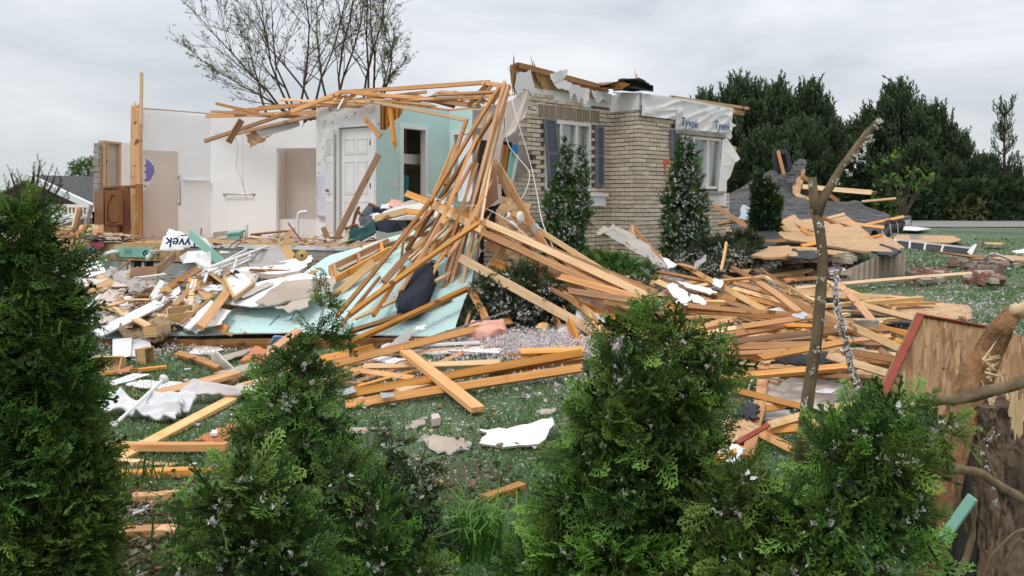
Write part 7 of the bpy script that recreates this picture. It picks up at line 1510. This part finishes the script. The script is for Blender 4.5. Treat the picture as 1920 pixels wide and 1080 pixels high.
# broken trunk
tk = empty('snapped_tree', G(1900,1500,0), 'thick snapped tree trunk with torn orange bark at the right border', 'tree')
def bent(pts, rad, n, mat, nm, jit=.25, seg=5):
    P_ = []; Rr = []
    for i in range(len(pts)-1):
        for k in range(seg): t = k/seg; P_.append(pts[i].lerp(pts[i+1],t)); Rr.append(rad[i]*(1-t)+rad[i+1]*t)
    P_.append(pts[-1]); Rr.append(rad[-1]); return MB().tube(P_, Rr, n, jit=jit).build(nm, mat, tk, smooth=True)
def furrow(pts, rad, n, rows, mat, nm, dep=.12, par=None, fz=9):
    q = MB(); tot = len(pts)-1
    for i in range(rows+1):
        t = i/rows*tot; k = min(int(t), tot-1); f = t-k; c = pts[k].lerp(pts[k+1], f); r = rad[k]*(1-f)+rad[k+1]*f; ax = (pts[k+1]-pts[k]).normalized()
        a = ax.cross(Vector((.2,1,.1))).normalized(); b = ax.cross(a)
        for j in range(n):
            th = 2*math.pi*j/n; w = a*math.cos(th)+b*math.sin(th); z = t*.8
            d = .16*noise.noise(w*1.3+Vector((z,0,0))) - dep*(1-min(1,abs(noise.noise(Vector((math.cos(th)*fz, math.sin(th)*fz, z*1.6))))*5)) + .05*noise.noise(Vector((math.cos(th)*14, math.sin(th)*14, z*11)))
            q.v.append(c+w*r*(1+d))
    for i in range(rows):
        for j in range(n): j2 = (j+1)%n; q.f.append((i*n+j,i*n+j2,(i+1)*n+j2,(i+1)*n+j)); q.m.append(0)
    q.f.append(tuple(rows*n+j for j in range(n))); q.m.append(0); return q.build(nm, mat, par or tk)
furrow([P(1870,1300,3.0),P(1862,1080,3.0),P(1868,940,3.0),P(1872,830,3.0),P(1865,752,3.0)], [.24,.17,.145,.12,.10], 110, 120, barkd, 'trunk')
furrow([P(1735,1110,2.9),P(1765,960,2.9),P(1785,850,2.95),P(1802,780,3.0),P(1828,715,3.05),P(1855,655,3.05),P(1880,610,3.0),P(1902,583,3.0)], [.045,.045,.05,.055,.057,.048,.038,.028], 60, 110, barko, 'fallen_limb', .10, None, 4)
bent([P(1900,586,3.0),P(1915,582,2.97),P(1935,570,2.95)], [.032,.032,.022], 10, raww, 'snapped_end', .5, 4)
MB().tube([P(1800,1090,2.98),P(1810,900,3.0),P(1822,800,3.05)], [.09,.06,.03], 10).build('hollow_shade', dark, tk)  # near-black tube painted as shade in the gap between trunk halves
bent([P(1720,765,2.6),P(1752,752,2.6),P(1795,748,2.6),P(1850,735,2.6),P(1935,712,2.6)], [.010,.016,.019,.018,.018], 10, bark, 'branch', .4)
bent([P(1758,885,2.65),P(1800,880,2.6),P(1840,888,2.6),P(1880,915,2.6),P(1940,950,2.6)], [.014,.016,.014,.014,.014], 10, bark, 'branch', .35)
for pts, r_ in (([(1865,800),(1845,830),(1855,870),(1872,920),(1885,965)],.005),([(1818,950),(1825,1000),(1815,1040),(1790,1090)],.010),([(1825,905),(1828,960),(1820,1020)],.008),([(1945,985),(1900,1000),(1860,1040),(1840,1090)],.006),([(1950,1035),(1910,1010),(1885,1050),(1870,1090)],.005),([(1885,900),(1878,960),(1868,1010)],.004),([(1820,950),(1850,990),(1850,1030)],.004),([(1795,905),(1800,960),(1812,1000)],.008)):
    bent([P(x,y,2.62) for x,y in pts], [r_]*len(pts), 6, bark if r_ > .004 else twig, 'root', .5, 4)
q = MB()
for i in range(22):
    x = R.uniform(1835,1905); y = R.uniform(740,760); a = P(x, y+R.uniform(0,30), 2.95+R.uniform(0,.15)); b = a+Vector((R.gauss(0,.03), R.gauss(0,.03), R.uniform(.04,.13))); q.tube([a,b], [.008,.001], 4)
for i in range(12):
    a = P(R.uniform(1842,1862), R.uniform(670,720), 2.97); b = a+Vector((R.uniform(-.01,.06), R.uniform(-.04,.02), R.uniform(-.03,.07))); q.tube([a,b], [.006,.0008], 4)
for i in range(16):
    a = P(R.uniform(1895,1915), R.uniform(780,840), 2.9); q.tube([a, a+Vector((R.uniform(0,.02), -.01, R.uniform(.06,.16)))], [.012,.002], 4)
q.build('splinters', raww, tk)
board('foam_strip', P(1768,1012,2.62), P(1824,932,2.58), .03, .015, 60, foam, 'small green foam strip caught on the roots of the broken trunk', 'foam')
MB().tube([P(1795,672,2.95),P(1812,690,2.96)],[.012,.012],6)
# bare twigs in the heap shrub
for pts, lab in (([(1330,640),(1320,612),(1312,592)],'left bare twig above the large front shrub'),([(1342,650),(1358,625),(1367,600)],'right bare twig above the large front shrub')):
    cable('twig', [P(x,y,2.9) for x,y in pts], .003, twig, lab, 'twig')
# ---- grass and litter
def ground_pts(n, dr, xk=(-1.0,1.15)):
    d = 1/(rg.uniform(1/dr[1], 1/dr[0], n)); x = rg.uniform(*xk, n)*d; return x, d
gx, gd = ground_pts(250000, (3.2, 22)); gz = np.array([g(a,b) for a,b in zip(gx,gd)])
pnz = np.array([noise.noise(Vector((a*.9,b*.9,4))) for a,b in zip(gx,gd)]); k = pnz+rg.normal(0,.15,len(pnz)) > -.22
gx, gd, gz = gx[k], gd[k], gz[k]; n = len(gx); h = rg.uniform(.02,.05,n)*(1+gd*.03); w = .0016+.0006*gd; an = rg.uniform(0,6.28,n)
b0 = np.stack([gx,gd,gz-.004],1); sx = np.stack([np.cos(an),np.sin(an),0*an],1)*w[:,None]; tip = b0+np.stack([rg.normal(0,.4,n)*h, rg.normal(0,.4,n)*h, h],1)
c = np.array([.065,.135,.038])*(1-rg.uniform(0,1,(n,1)))+np.array([.125,.215,.068])*rg.uniform(.2,1,(n,1))
bulk('grass', np.stack([b0-sx,b0+sx,tip],1), c, leaf, k=3, label='short wet lawn grass', cat='grass', kind='stuff')
gx, gd = ground_pts(34000, (3.0, 26)); q_ = np.array([noise.noise(Vector((a*.6,b*.6,9))) for a,b in zip(gx,gd)])+rg.normal(0,.22,len(gx)); k = q_ > -.12; gx, gd = gx[k], gd[k]
pos = np.stack([gx,gd,np.array([g(a,b)+.012 for a,b in zip(gx,gd)])],1); fluff('insulation_litter', pos, rg.uniform(.003,.006,len(pos))*(1+.07*pos[:,1]), 'white insulation flecks strewn over the lawn', 'litter', c=(.72,.71,.68))
# thick insulation drifts near the house
ps_ = []
for (x0,y0,sx_,sy_,n) in ((980,640,80,14,2600),(1130,640,60,14,900),(1260,510,45,18,1500),(1380,510,60,20,2200),(1430,545,60,14,900),(1230,540,40,14,600),(1560,700,60,16,800),(1700,500,120,20,500),(900,690,160,20,900),(300,650,90,10,400),(1780,600,120,40,700)):
    for _ in range(n):
        p = G(R.gauss(x0,sx_), R.gauss(y0,sy_), R.uniform(.0,.06)); ps_.append(list(p))
ps_ = np.array(ps_); ps_ = np.concatenate([ps_, ps_+rg.normal(0,.03,ps_.shape)*np.array([1,1,.3])]); fluff('insulation_drift', ps_, rg.uniform(.006,.015,len(ps_)), 'pinkish white insulation drifts at the foot of the house', 'insulation', c=(.88,.79,.79))
# rubble crumbs
def crumbs(label, zones, cols, sz, nm='debris_crumbs'):
    q = MB(); q.c = []
    for (x0,y0,sx_,sy_,n,dm) in zones:
        for _ in range(n):
            x, y = R.gauss(x0,sx_), R.gauss(y0,sy_); p = G(x,y,R.uniform(.0,.05)) if dm == 'g' else (L(x,y,R.uniform(0,.4)) if dm == 'l' else P(x,y,R.uniform(*dm)))
            rt = Matrix.Rotation(R.uniform(0,6.3),3,'Z')@Matrix.Rotation(R.uniform(-.5,.5),3,'X'); l = sz[0]+(sz[1]-sz[0])*R.random()**2.2; w_ = l*R.uniform(.15,.6)
            b_ = len(q.v); q.v += [p+rt@Vector((l*R.uniform(.2,.5)*sx, w_*R.uniform(.1,.6)*sy, R.uniform(-.1,.1)*l)) for sx, sy in ((-1,-1),(1,-1),(1,1),(-1,1))]; q.v += [v+Vector((0,0,-.006)) for v in q.v[b_:b_+4]]; q.f += [(b_,b_+1,b_+2,b_+3),(b_,b_+4,b_+5,b_+1),(b_+1,b_+5,b_+6,b_+2),(b_+2,b_+6,b_+7,b_+3),(b_+3,b_+7,b_+4,b_)]; q.m += [0]*5; k = R.uniform(.7,1.15); cc_ = R.choice(cols); q.c += [tuple(min(.85,z*k) for z in cc_)]*8
    q.build(nm, fluffm, label=label, cat='litter', kind='stuff')
WC = [(.5,.25,.09),(.62,.38,.18),(.35,.18,.08),(.55,.30,.12)]; DC = [(.7,.68,.65),(.48,.4,.33),(.6,.53,.47),(.75,.74,.72)]
crumbs('wood splinters and drywall crumbs scattered over the lawn', [(300,690,110,40,160,'g'),(850,700,220,50,200,'g'),(1450,600,160,60,420,'g'),(1500,740,120,50,160,'g'),(300,940,60,60,150,'g'),(900,820,150,50,90,'g'),(1780,560,120,50,140,'g'),(1750,460,130,18,260,'g')], WC+DC, (.015,.10))
crumbs('broken wood and drywall bits filling the rubble slope', [(300,545,80,35,260,'l'),(230,555,50,35,140,'l'),(520,495,60,20,60,'l')], WC+DC+[(.1,.09,.08),(.2,.15,.12)], (.05,.22))
crumbs('crumbs and scraps littering the floor edge', [(450,446,120,4,220,(13.0,14.5)),(200,444,60,4,120,(14.2,15)),(620,456,60,5,90,(12.6,13.2))], DC+WC+[(.6,.45,.45)], (.05,.2))
crumbs('bits of wood and drywall in the right heap', [(1450,590,110,40,260,'g'),(1560,660,90,35,200,'g'),(1440,680,80,25,120,'g'),(1400,470,60,20,120,'g'),(1550,440,80,20,90,'g')], WC+WC+DC+[(.05,.05,.05)], (.06,.3))
crumbs('brown bark mulch and twigs at lower left', [(290,960,60,60,700,'g'),(300,1050,80,20,300,'g'),(900,890,80,60,200,'g')], [(.12,.08,.05),(.2,.14,.09),(.08,.05,.035),(.3,.24,.17)], (.02,.08), 'mulch')
# tall grass clumps
for (x,y,n,hh,lab) in ((368,940,26,.22,'bright tall grass tuft beside the bushy arborvitae'),(900,990,60,.24,'bright tall grass clump right of the sparse arborvitae'),(960,1040,30,.15,'low grass tuft at the foot of the large front shrub'),(250,860,9,.14,'small tuft of long grass beside the left row of board ends')):
    b_ = np.array(P(x,y+30,2.9)); V = []; K = []
    for _ in range(n*3):
        a = b_+np.array([rg.normal(0,.05),rg.normal(0,.05),-.05]); an = rg.uniform(0,6.28); o = np.array([math.cos(an),math.sin(an),0]); h_ = hh*rg.uniform(.5,1.1); s_ = np.array([-o[1],o[0],0])*.004; p1_ = a+o*h_*.25+UPV*h_*.7; p2_ = a+o*h_*.75+UPV*h_*rg.uniform(.6,.95)
        V += [[a-s_,a+s_,p1_+s_*.9,p1_-s_*.9],[p1_-s_*.9,p1_+s_*.9,p2_+s_*.15,p2_-s_*.15]]; cc_ = np.array([.10,.22,.04])*rg.uniform(.7,1.4); K += [cc_,cc_]
    bulk('grass_tuft', V, K, leaf, None, b_, label=lab, cat='grass tuft')
